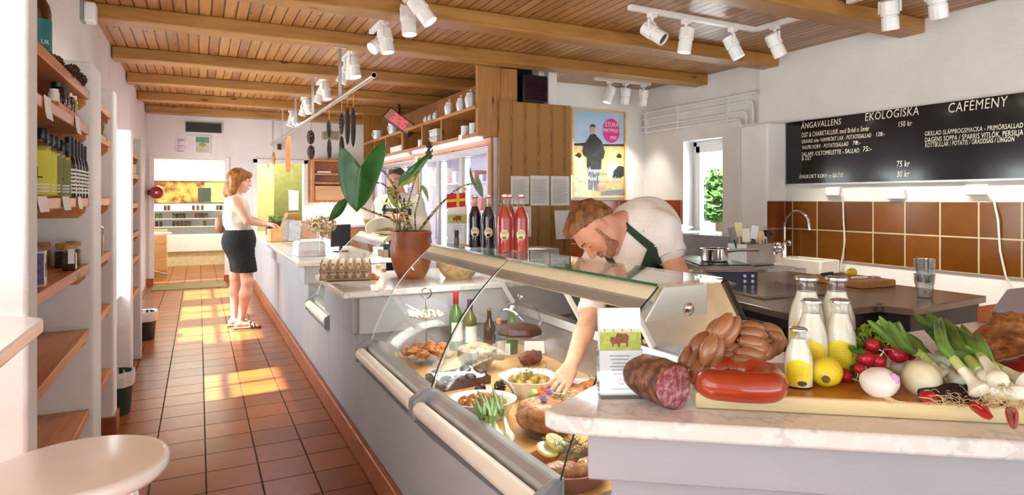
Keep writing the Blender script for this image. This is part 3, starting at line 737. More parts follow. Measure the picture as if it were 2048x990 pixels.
for k in range(4):
    a = PI / 4 + k * PI / 2; c, s_ = math.cos(a), math.sin(a)
    lg = B().prism([(-.02, -.014), (.02, -.014), (.02, .014), (-.02, .014)], 0, .66).build('leg', ST, t, bev=.003)
    sh = Matrix.Rotation(a, 4, 'Z') @ Matrix(((1, 0, -.10, .175), (0, 1, 0, 0), (0, 0, 1, 0), (0, 0, 0, 1)))
    me = lg.data; me.transform(sh)
B().tube([(.17 * math.cos(2 * PI * k / 40), .17 * math.sin(2 * PI * k / 40), .25) for k in range(40)], .009, 8, closed=True).build('foot_ring', ST, t)
# motion detector beside the first beam
t = thing('motion_detector', 'white motion detector high on the left wall at the beam end', 'detector', (-.73, 5.2, 2.62))
B().bx(0, .02, -.06, .06, -.06, .08).build('wall_plate', GREYP, t, bev=.004)
B().bx(.02, .09, -.06, .05, -.065, .075).build('housing', WMET, t, bev=.015)
# ================================================================== track lights
LAMP = emis('lamp_glow', '#fff3d8', 14)
LAMPOFF = M('lamp_lens', '#55585a', .1, .3, .1)
def head_parts(t, loc, aim, on=True, watts=9, size=1.0):
    # one spotlight: adapter, yoke, ribbed housing, snoot, lens
    h = thing('x', '', '', (0, 0, 0)); bpy.data.objects.remove(h)
    loc = Vector(loc); aim = Vector(aim).normalized(); s = size
    R = frame(aim, Vector((aim.y, -aim.x, 0)) if abs(aim.z) > .5 else (0, 0, 1)) 
    Rz = aim.to_track_quat('Z', 'Y').to_matrix()
    body = B(); top = loc
    body.box(top + Vector((0, 0, -.015 * s)), (.05 * s, .06 * s, .03 * s))
    body.tube([top + Vector((0, 0, -.03 * s)), top + Vector((0, 0, -.06 * s))], .012 * s, 8)
    piv = top + Vector((0, 0, -.14 * s))
    sd = Vector((aim.y, -aim.x, 0)); sd = sd.normalized() if sd.length > .05 else Vector((1, 0, 0))
    for q in (-1, 1):
        body.tube([top + Vector((0, 0, -.06 * s)), top + Vector((0, 0, -.062 * s)) + sd * q * .062 * s, piv + sd * q * .062 * s], .009 * s, 6)
    hs = body.build('yoke', WMET, t)
    b = B(); a0 = piv - aim * .085 * s
    wob = lambda a, z: 1 + (.05 if int(a / (2 * PI) * 24) % 2 else 0)
    b.lathe([(.03 * s, 0), (.052 * s, .012 * s), (.055 * s, .1 * s), (.048 * s, .105 * s)], a0, 24, R=Rz, wob=wob)
    b.build('housing', WMET, t, ang=30)
    b = B(); b.lathe([(.043 * s, .1 * s), (.043 * s, .112 * s), (.05 * s, .115 * s), (.05 * s, .2 * s), (.046 * s, .2 * s), (.044 * s, .185 * s), (.0005, .183 * s)], a0, 24, R=Rz, wob=wob)
    b.build('snoot', WMET, t, ang=30)
    B().lathe([(.041 * s, .189 * s), (.0005, .19 * s)], a0, 20, R=Rz).build('lens', LAMP if on else LAMPOFF, t)
    if on:
        l = bpy.data.lights.new('spot', 'SPOT'); l.energy = watts * 15; l.spot_size = math.radians(75); l.spot_blend = .7; l.color = (1, .93, .82); l.shadow_soft_size = .04
        o = bpy.data.objects.new('spot_lamp', l); COL.objects.link(o); o.location = a0 + aim * .215 * s; o.rotation_euler = aim.to_track_quat('-Z', 'Y').to_euler(); o.parent = t
def track(label, p0, p1, heads, group=None, w_=.036, extra=None):
    t = thing('track_light', label, 'track light', (0, 0, 0), 0, group)
    p0, p1 = Vector(p0), Vector(p1); d = (p1 - p0).normalized(); n = Vector((-d.y, d.x, 0)) * w_ / 2; z = Vector((0, 0, -.036))
    b = B()
    for a, e in [(p0, p1)] + (extra or []):
        a, e = Vector(a), Vector(e); dd = (e - a).normalized(); n = Vector((-dd.y, dd.x, 0)) * w_ / 2
        vs = [a + n, a - n, e - n, e + n]; b.add(vs + [q + z for q in vs], [(0, 1, 2, 3), (7, 6, 5, 4), (0, 4, 5, 1), (1, 5, 6, 2), (2, 6, 7, 3), (3, 7, 4, 0)])
    b.build('track', WMET, t, bev=.003)
    for hp, aim, on, wt in heads: head_parts(t, hp, aim, on, wt)
    return t
ZT = 2.75; zh = 2.715
names = ['white track light over the aisle nearest the camera, cut by the frame top', 'second white track light along the aisle, lamps aimed two ways', 'third white track light along the aisle, behind the first rail hanger', 'fourth white track light along the aisle, beside the second rail hanger', 'fifth white track light along the aisle', 'farthest white track light along the aisle, by the far wall']
for k, (y0, y1, hs) in enumerate([(3.75, 4.25, [(4.16, (.05, -.1, -1)), (3.9, (.5, -.3, -.8))]), (4.62, 5.2, [(4.75, (.15, -.1, -1)), (4.85, (-.75, -.2, -.65))]), (5.75, 6.35, [(5.85, (.15, -.2, -1)), (5.95, (.0, .2, -1)), (6.2, (-.4, .2, -.9))]),
        (7.2, 7.85, [(7.3, (.15, -.15, -1)), (7.6, (-.4, .1, -.95))]), (8.5, 9.15, [(8.6, (.2, -.1, -1)), (8.9, (-.3, .2, -1))]), (9.85, 10.5, [(9.95, (.2, -.2, -1)), (10.2, (-.3, .1, -1))])]):
    track(names[k], (1.29, y0, ZT), (1.29, y1, ZT), [((1.29, y, zh), a, True, 4.5) for y, a in hs], 'track lights along the aisle')
track('white L-shaped track light of four lamps over the chef, near the big beam', (2.81, 3.68, ZT), (4.12, 3.70, ZT), [((3.02, 3.68, zh), (.35, -.65, -.55), False, 0), ((3.36, 3.69, zh), (-.1, .1, -1), True, 5), ((3.86, 3.7, zh), (.35, -.25, -.9), True, 4), ((4.11, 3.5, zh), (.45, -.15, -.9), True, 4)], None, .045, [((4.12, 3.70, ZT), (4.14, 3.16, ZT))])
track('white track light over the menu board, cut by the frame top', (4.12, 2.88, ZT), (4.12, 1.4, ZT), [((4.12, 2.58, zh), (.25, .1, -1), True, 4), ((4.12, 2.28, zh), (.35, .1, -1), True, 4), ((4.12, 1.83, zh), (.5, .1, -.9), True, 4)], None, .045)
track('white track light of three lamps above the framed poster', (4.1, 6.03, ZT), (4.92, 6.03, ZT), [((4.32, 6.03, zh), (-.3, .15, -1), True, 4), ((4.55, 6.03, zh), (.0, .2, -1), True, 3), ((4.82, 6.03, zh), (.0, .2, -1), True, 4)], None, .04)
# ================================================================== hanging rail with dried sausages
t = thing('hanging_rail', 'long steel rail hung from the beams for dried sausages', 'rail', (1.085, 5.5, 2.2))
B().tube([(1.085, 4.29, 2.19), (1.085, 11.0, 2.23)], .02, 16, cap=True).build('tube', STEEL, t, W=True)
B().lathe([(.0005, 0), (.016, 0)], (1.085, 4.288, 2.19), 12, R=rot(PI / 2)).build('tube_mouth', BLACK, t, W=True)
for y in (5.46, 6.9, 8.22, 9.58, 10.9):
    zz = 2.19 + (y - 4.29) / 6.71 * .04
    b = B(); b.bx(1.072, 1.098, y - .008, y + .008, zz, 2.637); b.bx(1.03, 1.14, y - .02, y + .02, 2.63, 2.637); b.build('hanger', STEEL, t, W=True)
SAL = M('dried_sausage', '#2d2019', .7, 0, .4, 30, .6, 120)
SALW = M('mould_speckled_sausage', '#2f1d18', .75, 0, 0, 60, .7, 120, col2='#a89a8c', vstops=(.52, .72))
PALE = M('pale_dried_sausage', '#c09355', .6, 0, .25, 30, .5, 90)
TWINE = M('yellow_twine', '#c79a35', .8, 0, .1)
def hang(label, px, ytop, pieces, mat, group='dried sausages hung from the rail', loop=True, dx=0):
    q = atx(px, ytop, 1.085); sca = q.length and (q.x * SY + q.y * CY_) / FPX
    t = thing('dried_sausage', label, 'sausage', (1.085 + dx, q.y, 2.2))
    t['group'] = group
    ztop = EYE + (HOR - ytop) * sca
    B().tube([(.0, 0, 0.0), (.004, 0, (ztop - 2.2) * .5), (0, 0, ztop - 2.2)], .003, 6).tube([(0, 0, .022), (.022, 0, 0), (0, 0, -.022), (-.022, 0, 0)], .002, 5, closed=True).build('twine', TWINE, t)
    z = ztop - 2.2; b = B()
    for k, (hpx, rpx) in enumerate(pieces):
        h = hpx * sca; r = rpx * sca; n = 12
        prof = [(r * max(.12, math.sin(PI * min(1, max(0, j / n))) ** .35), z - h * (1 - j / n)) for j in range(n + 1)]
        b.lathe(prof, (0.004 * math.sin(k * 2.1), 0.004, 0), 14, wob=lambda a, zz: 1 + .08 * noise.noise(Vector((math.cos(a) * 2, math.sin(a) * 2, zz * 30))))
        z -= h * 1.04
    b.build('sausage_body', mat, t)
    return t
hang('pair of long black dried sausages, left one, tied with yellow twine', 695, 214, [(76, 5.2)], SAL)
hang('pair of long black dried sausages, right one, tied with yellow twine', 706.5, 214, [(80, 5.2)], SAL)
hang('chain of four mottled dried sausages beside the long black pair', 683, 224, [(46, 5), (50, 5.3), (33, 4)], SALW)
hang('pair of thin dried sausages hanging by the small wall vent', 658, 239, [(37, 4.6), (41, 4.8)], SAL)
hang('two plump net-marked dried sausages hanging one below the other', 621.5, 260, [(29, 7.5), (29, 7.5)], SALW)
for k, (px, y, h) in enumerate([(536, 302, 34), (541, 300, 22), (547, 304, 26)]):
    hang(['left pale dried sausage at the far end of the rail', 'middle pale dried sausage at the far end of the rail', 'right pale dried sausage at the far end of the rail'][k], px, y, [(h, 3.6)], PALE)
q = atx(576, 280, 1.085)
t = thing('wooden_stick', 'narrow wooden board hanging from the far end of the rail', 'board', (1.085, q.y, 2.2))
B().bx(-.03, .03, -.012, .012, -.5, -.02).build('board', PINE, t, bev=.004); B().tube([(0, 0, .02), (0, 0, -.03)], .003, 5).build('cord', TWINE, t)
# ================================================================== far wall fittings
def on_far(px0, py0, px1, py1, y=11.1):
    a, c = aty(px0, py0, y), aty(px1, py1, y); return a.x, c.x, c.z, a.z
x0, x1, z0, z1 = on_far(373, 246, 441, 265)
t = thing('air_vent', 'dark rectangular air vent above the two framed certificates', 'vent', ((x0 + x1) / 2, 11.1, (z0 + z1) / 2))
B().bx(x0, x1, 11.085, 11.099, z0, z1).build('backing', BLACK, t, W=True)
b = B(); 
for k in range(9): zz = z0 + (z1 - z0) * (k + .5) / 9; b.bx(x0, x1, 11.07, 11.085, zz - .003, zz + .003)
b.bx((x0 + x1) / 2 - .006, (x0 + x1) / 2 + .006, 11.068, 11.085, z0, z1); b.build('louvre', STEELD, t, W=True)
b = B(); 
for aa in ((x0 - .012, x0, z0 - .012, z1 + .012), (x1, x1 + .012, z0 - .012, z1 + .012), (x0, x1, z0 - .012, z0), (x0, x1, z1, z1 + .012)): b.bx(aa[0], aa[1], 11.06, 11.099, aa[2], aa[3])
b.build('frame', STEELD, t, W=True)
def framed(name, label, box, pic, cat='certificate', y=11.1):
    x0, x1, z0, z1 = box; t = thing(name, label, cat, ((x0 + x1) / 2, y, (z0 + z1) / 2)); f = .018
    b = B()
    for aa in ((x0, x0 + f, z0, z1), (x1 - f, x1, z0, z1), (x0 + f, x1 - f, z0, z0 + f), (x0 + f, x1 - f, z1 - f, z1)): b.bx(aa[0], aa[1], y - .02, y - .001, aa[2], aa[3])
    b.build('frame', TRIM, t, W=True)
    B().bx(x0 + f, x1 - f, y - .012, y - .002, z0 + f, z1 - f).build('sheet', pic, t, W=True); return t
bx_ = on_far(346, 270, 376, 307); t = framed('framed_certificate', 'pale framed certificate, left one under the dark vent', bx_, M('pink_paper', '#e3dbe2', .6))
b = B(); 
for k in range(7): zz = bx_[3] - .07 - k * .03; b.bx(bx_[0] + .06, bx_[1] - .06 - .03 * (k % 3), 11.086, 11.0879, zz - .004 - .006 * (k == 0), zz + .004)
b.build('text_line', M('violet_ink', '#8d7a9c', .6), t, W=True)
bx_ = on_far(389, 271, 421, 308); t = framed('framed_certificate', 'framed certificate with a green band, right one under the dark vent', bx_, M('grey_paper', '#c9c8c2', .6))
B().bx(bx_[0] + .018, bx_[1] - .018, 11.086, 11.0879, bx_[3] - .11, bx_[3] - .018).build('band', M('green_print', '#6f9a80', .6), t, W=True)
B().prism([(.0 + (bx_[0] + bx_[1]) / 2 + .05 * math.cos(a), (bx_[2] + bx_[3]) / 2 + .03 * math.sin(a)) for a in [k * PI / 8 for k in range(16)]], 11.086, 11.0879, 'y').build('emblem', M('yellow_green_print', '#a5a82a', .6), t, W=True)
x0, x1, z0, z1 = on_far(643, 264, 678, 281)
t = thing('air_vent', 'small pale air vent behind the hanging sausages', 'vent', (x0, 11.1, z0)); B().bx(x0, x1, 11.08, 11.099, z0, z1).build('frame', M('beige_metal', '#c9c2a8', .5), t, W=True)
b = B(); [b.bx(x0 + .02, x1 - .02, 11.072, 11.08, z0 + .02 + k * .022, z0 + .03 + k * .022) for k in range(6)]; b.build('louvre', M('grey_beige', '#8d8872', .5), t, W=True)
x0, x1, z0, z1 = on_far(554, 288, 562, 300)
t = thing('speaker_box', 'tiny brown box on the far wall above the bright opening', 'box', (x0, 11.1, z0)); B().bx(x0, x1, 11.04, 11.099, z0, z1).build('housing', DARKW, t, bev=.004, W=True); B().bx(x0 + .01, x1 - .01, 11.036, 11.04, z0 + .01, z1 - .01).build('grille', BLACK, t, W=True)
# red fire bell on the doorway's left jamb
q = aty(313, 385, 10.95); t = thing('fire_bell', 'round red fire bell on the left jamb of the far doorway', 'bell', tuple(q))
B().lathe([(.0005, -.08), (.05, -.075), (.085, -.045), (.1, 0), (.1, .02), (.0005, .02)], n=28, R=rot(-PI / 2)).build('gong', M('red_enamel', '#a3122e', .2, 0, .05, coat=.5), t)
B().bx(-.12, .05, .02, .14, -.04, .04).build('mount', BLACK, t, bev=.01)
B().lathe([(.0005, -.095), (.018, -.09), (.02, -.075)], n=14, R=rot(-PI / 2)).build('boss', CHROME, t)
# bright second opening: doors and mirror of the green room
x0, x1, z0, z1 = (1.02, 1.3, 0, 1.9)
tag(B().bx(1.28, 1.85, 12.55, 12.6, 0, 2.0).build('door_2', M('dark_green_door', '#7c7d45', .6), bev=.01), kind='structure')
t = thing('door_window', 'small pale-framed window hung on the dark green door', 'mirror', (1.62, 12.54, 1.3)); B().bx(-.1, .1, 0, .009, -.2, .2).build('frame', STEEL, t, bev=.004); B().bx(-.08, .08, -.004, 0, -.18, .18).build('pane', PAPER, t)
b = B(); [b.bx(a, a + .06, 11.06, 11.1, 0, 2.0) for a in (.8, 1.6)]; b.bx(.8, 1.66, 11.06, 11.1, 1.93, 1.99); struct('trim_6', b, TRIM)
# ================================================================== the shop room behind the doorway
GLOW = emis('light_panel', '#fff6dd', 3)
t = thing('display_wall', 'lit white display shelving in the room behind the far doorway', 'display shelf', (-.3, 14.4, 0))
LX0, LX1 = -1.05, .74
B().bx(LX0, LX1, 14.0, 14.5, 0, .28).build('base', M('beige_base', '#d8cfa8', .6), t, W=True)
B().bx(LX0, LX1, 13.95, 14.5, .28, .62).build('drawer_front', TRIM, t, bev=.01, W=True)
B().bx(LX0, LX1, 14.4, 14.5, .62, 1.24).build('back_panel', TRIM, t, W=True)
for z in (.78, .94, 1.1): B().bx(LX0, LX1, 14.1, 14.4, z - .012, z).build('shelf', TRIM, t, W=True)
B().bx(LX0, LX1, 14.3, 14.5, 1.7, 2.15).build('sign_board', PAPER, t, W=True)
pic = B().bx(LX0, LX1, 14.38, 14.5, 1.25, 1.7).build('bread_photograph', M('bread_photo', '#7a4a1c', .5, 0, 0, 6, col2='#e0b65a', vstops=(.38, .6)), t, W=True)
B().bx(.1, LX1, 14.37, 14.38, 1.26, 1.69).build('leaf_photograph', M('leaf_photo', '#aebf62', .5, 0, 0, 8, col2='#efeaa8'), t, W=True)
B().bx(-.02, .22, 14.34, 14.37, 1.27, 1.56).build('slate', M('slate', '#3d4a3f', .6), t, W=True)
JR = [M('red_jam', '#5a2a18', .2, coat=.4), M('green_preserve', '#4c5222', .2, coat=.4), M('dark_preserve', '#2a2420', .2, coat=.4)]
jar0 = None
for row, (z, xs) in enumerate([(1.1, [-.6, -.54, -.1, -.02, .06, .34, .4, .46, .52]), (.94, [-.75, -.68, -.45, -.39, -.33, -.27, -.05, .01, .07, .13]), (.78, [-.75, -.68, -.45, -.38, -.31, -.24, -.17, .1, .3, .5])]):
    for k, x in enumerate(xs):
        lab = ['dark jar on the top lit shelf of the back room', 'jam jar on the middle lit shelf of the back room', 'green jar on the lower lit shelf of the back room'][row]
        t2 = thing('preserve_jar', lab, 'jar', (x, 14.2, z), 0, 'preserve jars in the back room')
        m = JR[(row + k // 3) % 3]; B().lathe([(.027, 0), (.027, .075), (.022, .085)], n=10).build('glass_body', m, t2); B().lathe([(.025, .083), (.025, .1), (.0005, .1)], n=10).build('lid', BCAP, t2)
t = thing('chest_of_drawers', 'pale wooden crate-like drawers in the back room', 'drawers', (-.75, 13.2, 0)); B().bx(-.22, .22, -.2, .2, 0, .76).build('carcass', LIGHTX, t, bev=.006)
for k in range(3): f = B().bx(-.21, .21, -.215, -.2, .03 + k * .24, .25 + k * .24).build('drawer', LIGHTX, t, bev=.004); B().ell((0, -.22, .14 + k * .24), .015).build('knob', DARKW, f)
t = thing('cafe_table', 'small round white table just inside the back room', 'table', (-.78, 12.3, 0)); B().lathe([(.0005, .72), (.36, .72), (.36, .75), (.0005, .75)], n=32).build('table_top', TRIM, t); B().tube([(0, 0, .02), (0, 0, .72)], .025, 10).build('stem', STEEL, t)
b = B(); [b.tube([(0, 0, .12), (.3 * math.cos(a), .3 * math.sin(a), .015)], .014, 8) for a in (0.3, 1.87, 3.44, 5.0)]; b.build('foot', STEEL, t)
t = thing('cylinder_lamp', 'white upright cylinder lamp on the round back room table', 'lamp', (-.8, 12.35, .75)); B().lathe([(.09, 0), (.1, .01), (.1, .28), (.0005, .285)], n=24).build('shade', emis('cylinder_lamp_glow', '#fffbe6', .6), t)  # upright cylinder lamp, its shade glows faintly
t = thing('wooden_chair', 'dark brown wooden chair left in the back room', 'chair', (-1.2, 12.75, 0))
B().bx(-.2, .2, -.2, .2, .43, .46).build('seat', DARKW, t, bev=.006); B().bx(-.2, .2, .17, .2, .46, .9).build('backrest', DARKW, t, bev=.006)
for a in (-.17, .17):
    for c in (-.17, .17): B().bx(a - .018, a + .018, c - .018, c + .018, 0, .43).build('leg', DARKW, t)
t = thing('ceiling_lamp', 'glowing white ceiling lamp in the back room', 'lamp', (-.1, 13.0, 2.45)); B().bx(-.5, .5, -.12, .12, -.06, 0).build('diffuser', GLOW, t, bev=.02); B().bx(-.52, .52, -.14, .14, -.02, 0).build('housing', TRIM, t)
area_light('back_room_lamp_light', (-.1, 13.0, 2.37), (0, 0, -1), 1.0, .3, 55, (1, .95, .82))
area_light('green_room_lamp_light', (1.3, 11.9, 2.4), (0, 0, -1), .6, .4, 30, (1, .97, .82))
t = thing('ceiling_lamp', 'white ceiling lamp in the green room', 'lamp', (1.3, 11.9, 2.45)); B().bx(-.3, .3, -.2, .2, -.04, 0).build('diffuser', GLOW, t, bev=.01); B().bx(-.32, .32, -.22, .22, -.015, 0).build('housing', TRIM, t)
# ================================================================== chilled display cases
PROF = [(.073, .554), (.084, .587), (.112, .668), (.145, .742), (.178, .803), (.212, .859), (.248, .906), (.284, .948), (.35, 1.015), (.422, 1.078)]
EDGE = M('pale_glass_edge', '#cfe0d8', .15, 0, .02, coat=.4)
def display_case(label, loc, rz, L, near_end=False, far_end=True, rear_panel=None, gaskets=(), struts=()):
    t = thing('display_case', label, 'display case', loc, rz)
    # all local: x runs back from the bumper front, y runs from 0 at the far end to -L
    b = B(); n = 14
    b.prism([(.026 + .029 * math.cos(2 * PI * k / 20), .532 + .029 * math.sin(2 * PI * k / 20)) for k in range(20)], -L + .03, -.02, 'y'); b.build('bumper', CREAM, t, bev=.004)
    B().prism([(.035, .492), (.06, .488), (.058, .556), (.062, .572), (.104, .597), (.104, .54), (.12, .49)], -L + .01, -.005, 'y').build('front_rail', ALU, t)
    B().prism([(.0, .49), (.075, .49), (.098, .6), (.065, .602), (.0, .565)], -.022, 0, 'y').build('end_block', GREYP, t, bev=.008)
    B().prism([(.0, .49), (.075, .49), (.098, .6), (.065, .602), (.0, .565)], -L, -L + .022, 'y').build('end_block', GREYP, t, bev=.008)
    B().bx(.1, .9, -L, 0, .472, .514).build('tray_base', STEEL, t)
    B().bx(.11, .89, -L + .03, -.03, .514, .52).build('deck_board', LIGHTX, t)
    B().bx(.88, .92, -L, 0, .5, .70).build('back_wall', STEELL, t)
    g = B(); g.prism([(.86, .70), (.93, .70), (.93, .735), (.875, .735)], -L, 0, 'y'); gr = g.build('air_grille', STEEL, t)
    q = B(); k = 0; y = -L + .03
    while y < -.04:
        for r in range(2): q.box((.866 + .006 * r + .003, y + .012 * r, .709 + .014 * r), (.004, .022, .006))
        y += .034
    q.build('slot', BLACK, gr)
    fg = B().grid([[(x, -L + .004, z) for x, z in PROF], [(x, -.004, z) for x, z in PROF]], two=.006).build('front_glass', GLASS, t, ang=60)
    for ye in (-.004, -L + .004):
        B().tube([(x, ye, z) for x, z in PROF], .0028, 6).build('glass_edge', BLACK if ye in gaskets else EDGE, t)
    B().bx(.415, .68, -L, 0, 1.081, 1.089).build('top_glass', GLASS, t)
    B().bx(.411, .415, -L, 0, 1.081, 1.089).build('glass_rim', GLASSG, t)
    B().prism([(.422, 1.079), (.405, 1.068), (.382, 1.047), (.40, 1.035), (.45, 1.06), (.45, 1.08)], -L + .004, -.004, 'y').build('lamp_cover', M('cream_lamp_cover', '#f1e7c4', .35, 0, .02), t)
    B().prism([(.384, 1.045), (.352, 1.016), (.36, 1.01), (.41, 1.036)], -L + .004, -.004, 'y').build('lamp_reflector', ALU, t)
    B().bx(.40, .43, -L + .03, -.03, 1.028, 1.034).build('lamp_tube', emis('case_lamp', '#fff8ee', 5), t)
    l = bpy.data.lights.new('case_lamp_light', 'AREA'); l.shape = 'RECTANGLE'; l.size = .05; l.size_y = L - .1; l.energy = 6 * L; l.color = (1, .97, .95)
    lo_ = bpy.data.objects.new('case_lamp_light', l); COL.objects.link(lo_); lo_.parent = t; lo_.location = (.44, -L / 2, 1.024); lo_.rotation_euler = (0, 0, 0)
    for y in struts:
        B().prism([(.675, 1.08), (.69, 1.08), (.905, .74), (.885, .735)], y - .012, y + .012, 'y').build('strut', WMET, t)
    if rear_panel:
        B().prism([(.69, 1.075), (.695, 1.075), (.905, .74), (.9, .737)], rear_panel[0], rear_panel[1], 'y').build('rear_door', STEELL, t)
    if near_end:
        pl = PROF + [(.68, 1.078), (.9, .735), (.9, .55)]
        B().prism(pl, -L - .006, -L, 'y').build('end_glass', GLASS, t)
        br = B().prism([(.36, .985), (.43, 1.078), (.6, 1.078), (.6, .985)], -L - .012, -L - .006, 'y').build('end_bracket', M('pale_bracket', '#dfe6e0', .35, .2, .02), t, bev=.003)
        B().lathe([(.018, 0), (.018, .008), (.012, .014), (.0005, .016)], (.52, -L - .012, 1.01), 18, R=rot(PI / 2)).build('bolt', CHROME, br)
        B().tube([(.9, -L - .003, .737), (.68, -L - .003, 1.08)], .012, 6).build('end_post', STEELD, t)
        B().lathe([(.014, 0), (.014, .006), (.0005, .008)], (.62, -L + .05, 1.089), 16).build('bolt', CHROME, t)
    return t
display_case('display case of pastries and bottles at the left, joined to the pier', (.72, 3.24, 0), 0, .94, gaskets=(-.94 + .004,), struts=(-.04, -.78))
RZ2 = math.radians(2.2)
display_case('display case of cooked dishes under the chef, nearest the camera', (.72, 2.285, 0), RZ2, .90, near_end=True, rear_panel=(-.9, -.36), gaskets=(-.9 + .004,), struts=(-.34,))
display_case('farther display case set into the counter behind the egg trays', (.72, 4.935, 0), 0, .82)
# cheese pieces and a jar inside the farther case
CHEESE = M('pale_cheese', '#eadfae', .5, 0, .06)
for k, (px, py, s, wd) in enumerate([(640, 612, .05, 'pale cheese wedge at the front of the farther display case'), (652, 590, .045, 'second pale cheese wedge in the farther display case')]):
    q = atz(px, py, .52); tag(B().prism([(-s, -s), (s, -s * .6), (s, s * .6)], 0, s * .9).build('cheese_wedge', CHEESE, bev=.005, loc=(max(q.x, .9), min(max(q.y, 4.2), 4.85), .52)), wd, 'cheese', 'cheeses in the farther case')
tag(B().lathe([(.03, 0), (.034, .02), (.03, .06), (.02, .08), (.0005, .085)], (1.05, 4.4, .52), 16).build('olive_pot', M('grey_pot', '#8a8276', .4)), 'small grey pot in the farther display case', 'pot')
tag(B().bx(1.0, 1.25, 4.3, 4.3 + .01, .52, .7).build('price_card', PAPER), 'white card standing in the farther display case', 'card')

# ------------------------------------------------------------------ what the left case holds
DK = .52
PORC = M('white_porcelain', '#f3f2ef', .12, 0, .01, coat=.4)
CLEAR = thin_glass('clear_glass', (.97, .985, .98))
PASTRY = M('brown_pastry', '#b5723a', .45, 0, .25, 40, .5, 90)
PASTRYP = M('pale_pastry', '#e6c9a0', .55, 0, .15, 40, .4, 90)
NUTS = M('roasted_nuts', '#dcb083', .5, 0, .25, 60)
CHOC = M('dark_chocolate', '#3a1a14', .5, 0, .2, 20, .4, 60)
# two-tier stand with a ring
c = atz(815, 722, DK); c = Vector((1.0, 2.93, DK))
t = thing('tiered_stand', 'two-tier glass stand with a ring handle in the left display case', 'cake stand', c)
B().lathe([(.0005, .0), (.05, 0), (.05, .006), (.012, .012), (.012, .03), (.11, .034), (.15, .045), (.152, .05), (.11, .04), (.0005, .038)], n=40).build('lower_plate', CLEAR, t)
B().tube([(0, 0, .036), (0, 0, .32)], .004, 8).tube([(.026 * math.cos(a), 0, .345 + .026 * math.sin(a)) for a in [2 * PI * k / 24 for k in range(24)]], .0035, 8, closed=True).build('ring_handle', CHROME, t)
B().lathe([(.0005, .225), (.07, .227), (.1, .236), (.102, .24), (.07, .232), (.0005, .23)], n=40).build('upper_plate', CLEAR, t)
rnd = random.Random(5)
def heap(fn, n, R_, zf):
    for k in range(n):
        a = k * 2.4; r = R_ * math.sqrt((k + .5) / n); fn(k, r * math.cos(a), r * math.sin(a), zf(r / R_))
p0 = B().ell((0, 0, 0), (.036, .026, .02), 14, 9, ns=.5, nf=8, seed=2).build('danish_pastry', PASTRY)
first = [p0]
def put(k, x, y, z):
    o = first.pop() if first else p0.copy()
    if o is not p0: COL.objects.link(o)
    o.location = c + Vector((x, y, z)); o.rotation_euler = (rnd.uniform(-.3, .3), rnd.uniform(-.3, .3), rnd.random() * 6)
    tag(o, 'golden brown pastry heaped on the lower glass plate of the stand', 'pastry', 'pastries on the tiered stand')
heap(put, 11, .105, lambda q: .062 + .03 * (1 - q))
m0 = B().ell((0, 0, 0), (.012, .009, .007), 8, 6, ns=.4, seed=4).build('meringue_bite', M('pale_nut_bite', '#efd9bd', .6, 0, .2, 60))
first = [m0]
def put2(k, x, y, z):
    o = first.pop() if first else m0.copy()
    if o is not m0: COL.objects.link(o)
    o.location = c + Vector((x, y, z)); o.rotation_euler = (rnd.random(), rnd.random(), rnd.random() * 6)
    tag(o, 'small pale bite on the upper plate of the ring-handled stand', 'biscuit', 'pale bites on the upper plate')
heap(put2, 34, .088, lambda q: .243 + .010 * (1 - q))
# dark tray with paper and buns
q = Vector((1.02, 2.56, DK)); t = thing('cake_tray', 'dark brown tray lined with white paper, holding chocolate buns', 'tray', q, .12)
b = B(); b.bx(-.11, .11, -.085, .085, 0, .004)
for aa in ((-.115, -.11, -.09, .09), (.11, .115, -.09, .09), (-.115, .115, -.09, -.085), (-.115, .115, .085, .09)): b.bx(*aa, 0, .035)
b.build('tray_body', M('dark_brown_card', '#4a2a22', .5), t)
rows = [[(-.1 + .2 * j / 8, -.07 + .14 * i / 6, .034 + .014 * math.sin(i * 1.4 + j * .8)) for j in range(9)] for i in range(7)]
B().grid(rows, two=.001).build('paper_liner', PAPER, t)
bun = B().ell((0, 0, 0), (.028, .028, .018), 14, 8, ns=.2, seed=8).build('chocolate_bun', CHOC)
for k, (x, y) in enumerate([(-.075, -.05), (-.02, -.062), (.03, -.06), (.1, -.02), (.06, .055), (-.08, .05)]):
    o = bun if k == 0 else bun.copy()
    if k: COL.objects.link(o)
    o.location = q + Vector((x * 1.0, y * 1.1, .036)); tag(o, 'dark chocolate bun lying in the paper-lined tray', 'bun', 'chocolate buns in the tray')
# plate of truffles at the joint
q = Vector((1.04, 2.365, DK)); tag(B().lathe([(.0005, 0), (.05, 0), (.075, .012), (.076, .015), (.05, .005), (.0005, .004)], n=36).build('small_plate', CLEAR, loc=q), 'small clear plate of two truffles by the glass joint', 'plate')
for k, (x, y) in enumerate([(-.012, -.01), (.016, .014)]):
    tag(B().ell((0, 0, .018), .017, 14, 10, ns=.2, seed=k).build('truffle', CHOC, loc=q + Vector((x, y, .003))), ['left chocolate truffle on the small clear plate', 'right chocolate truffle on the small clear plate'][k], 'truffle')
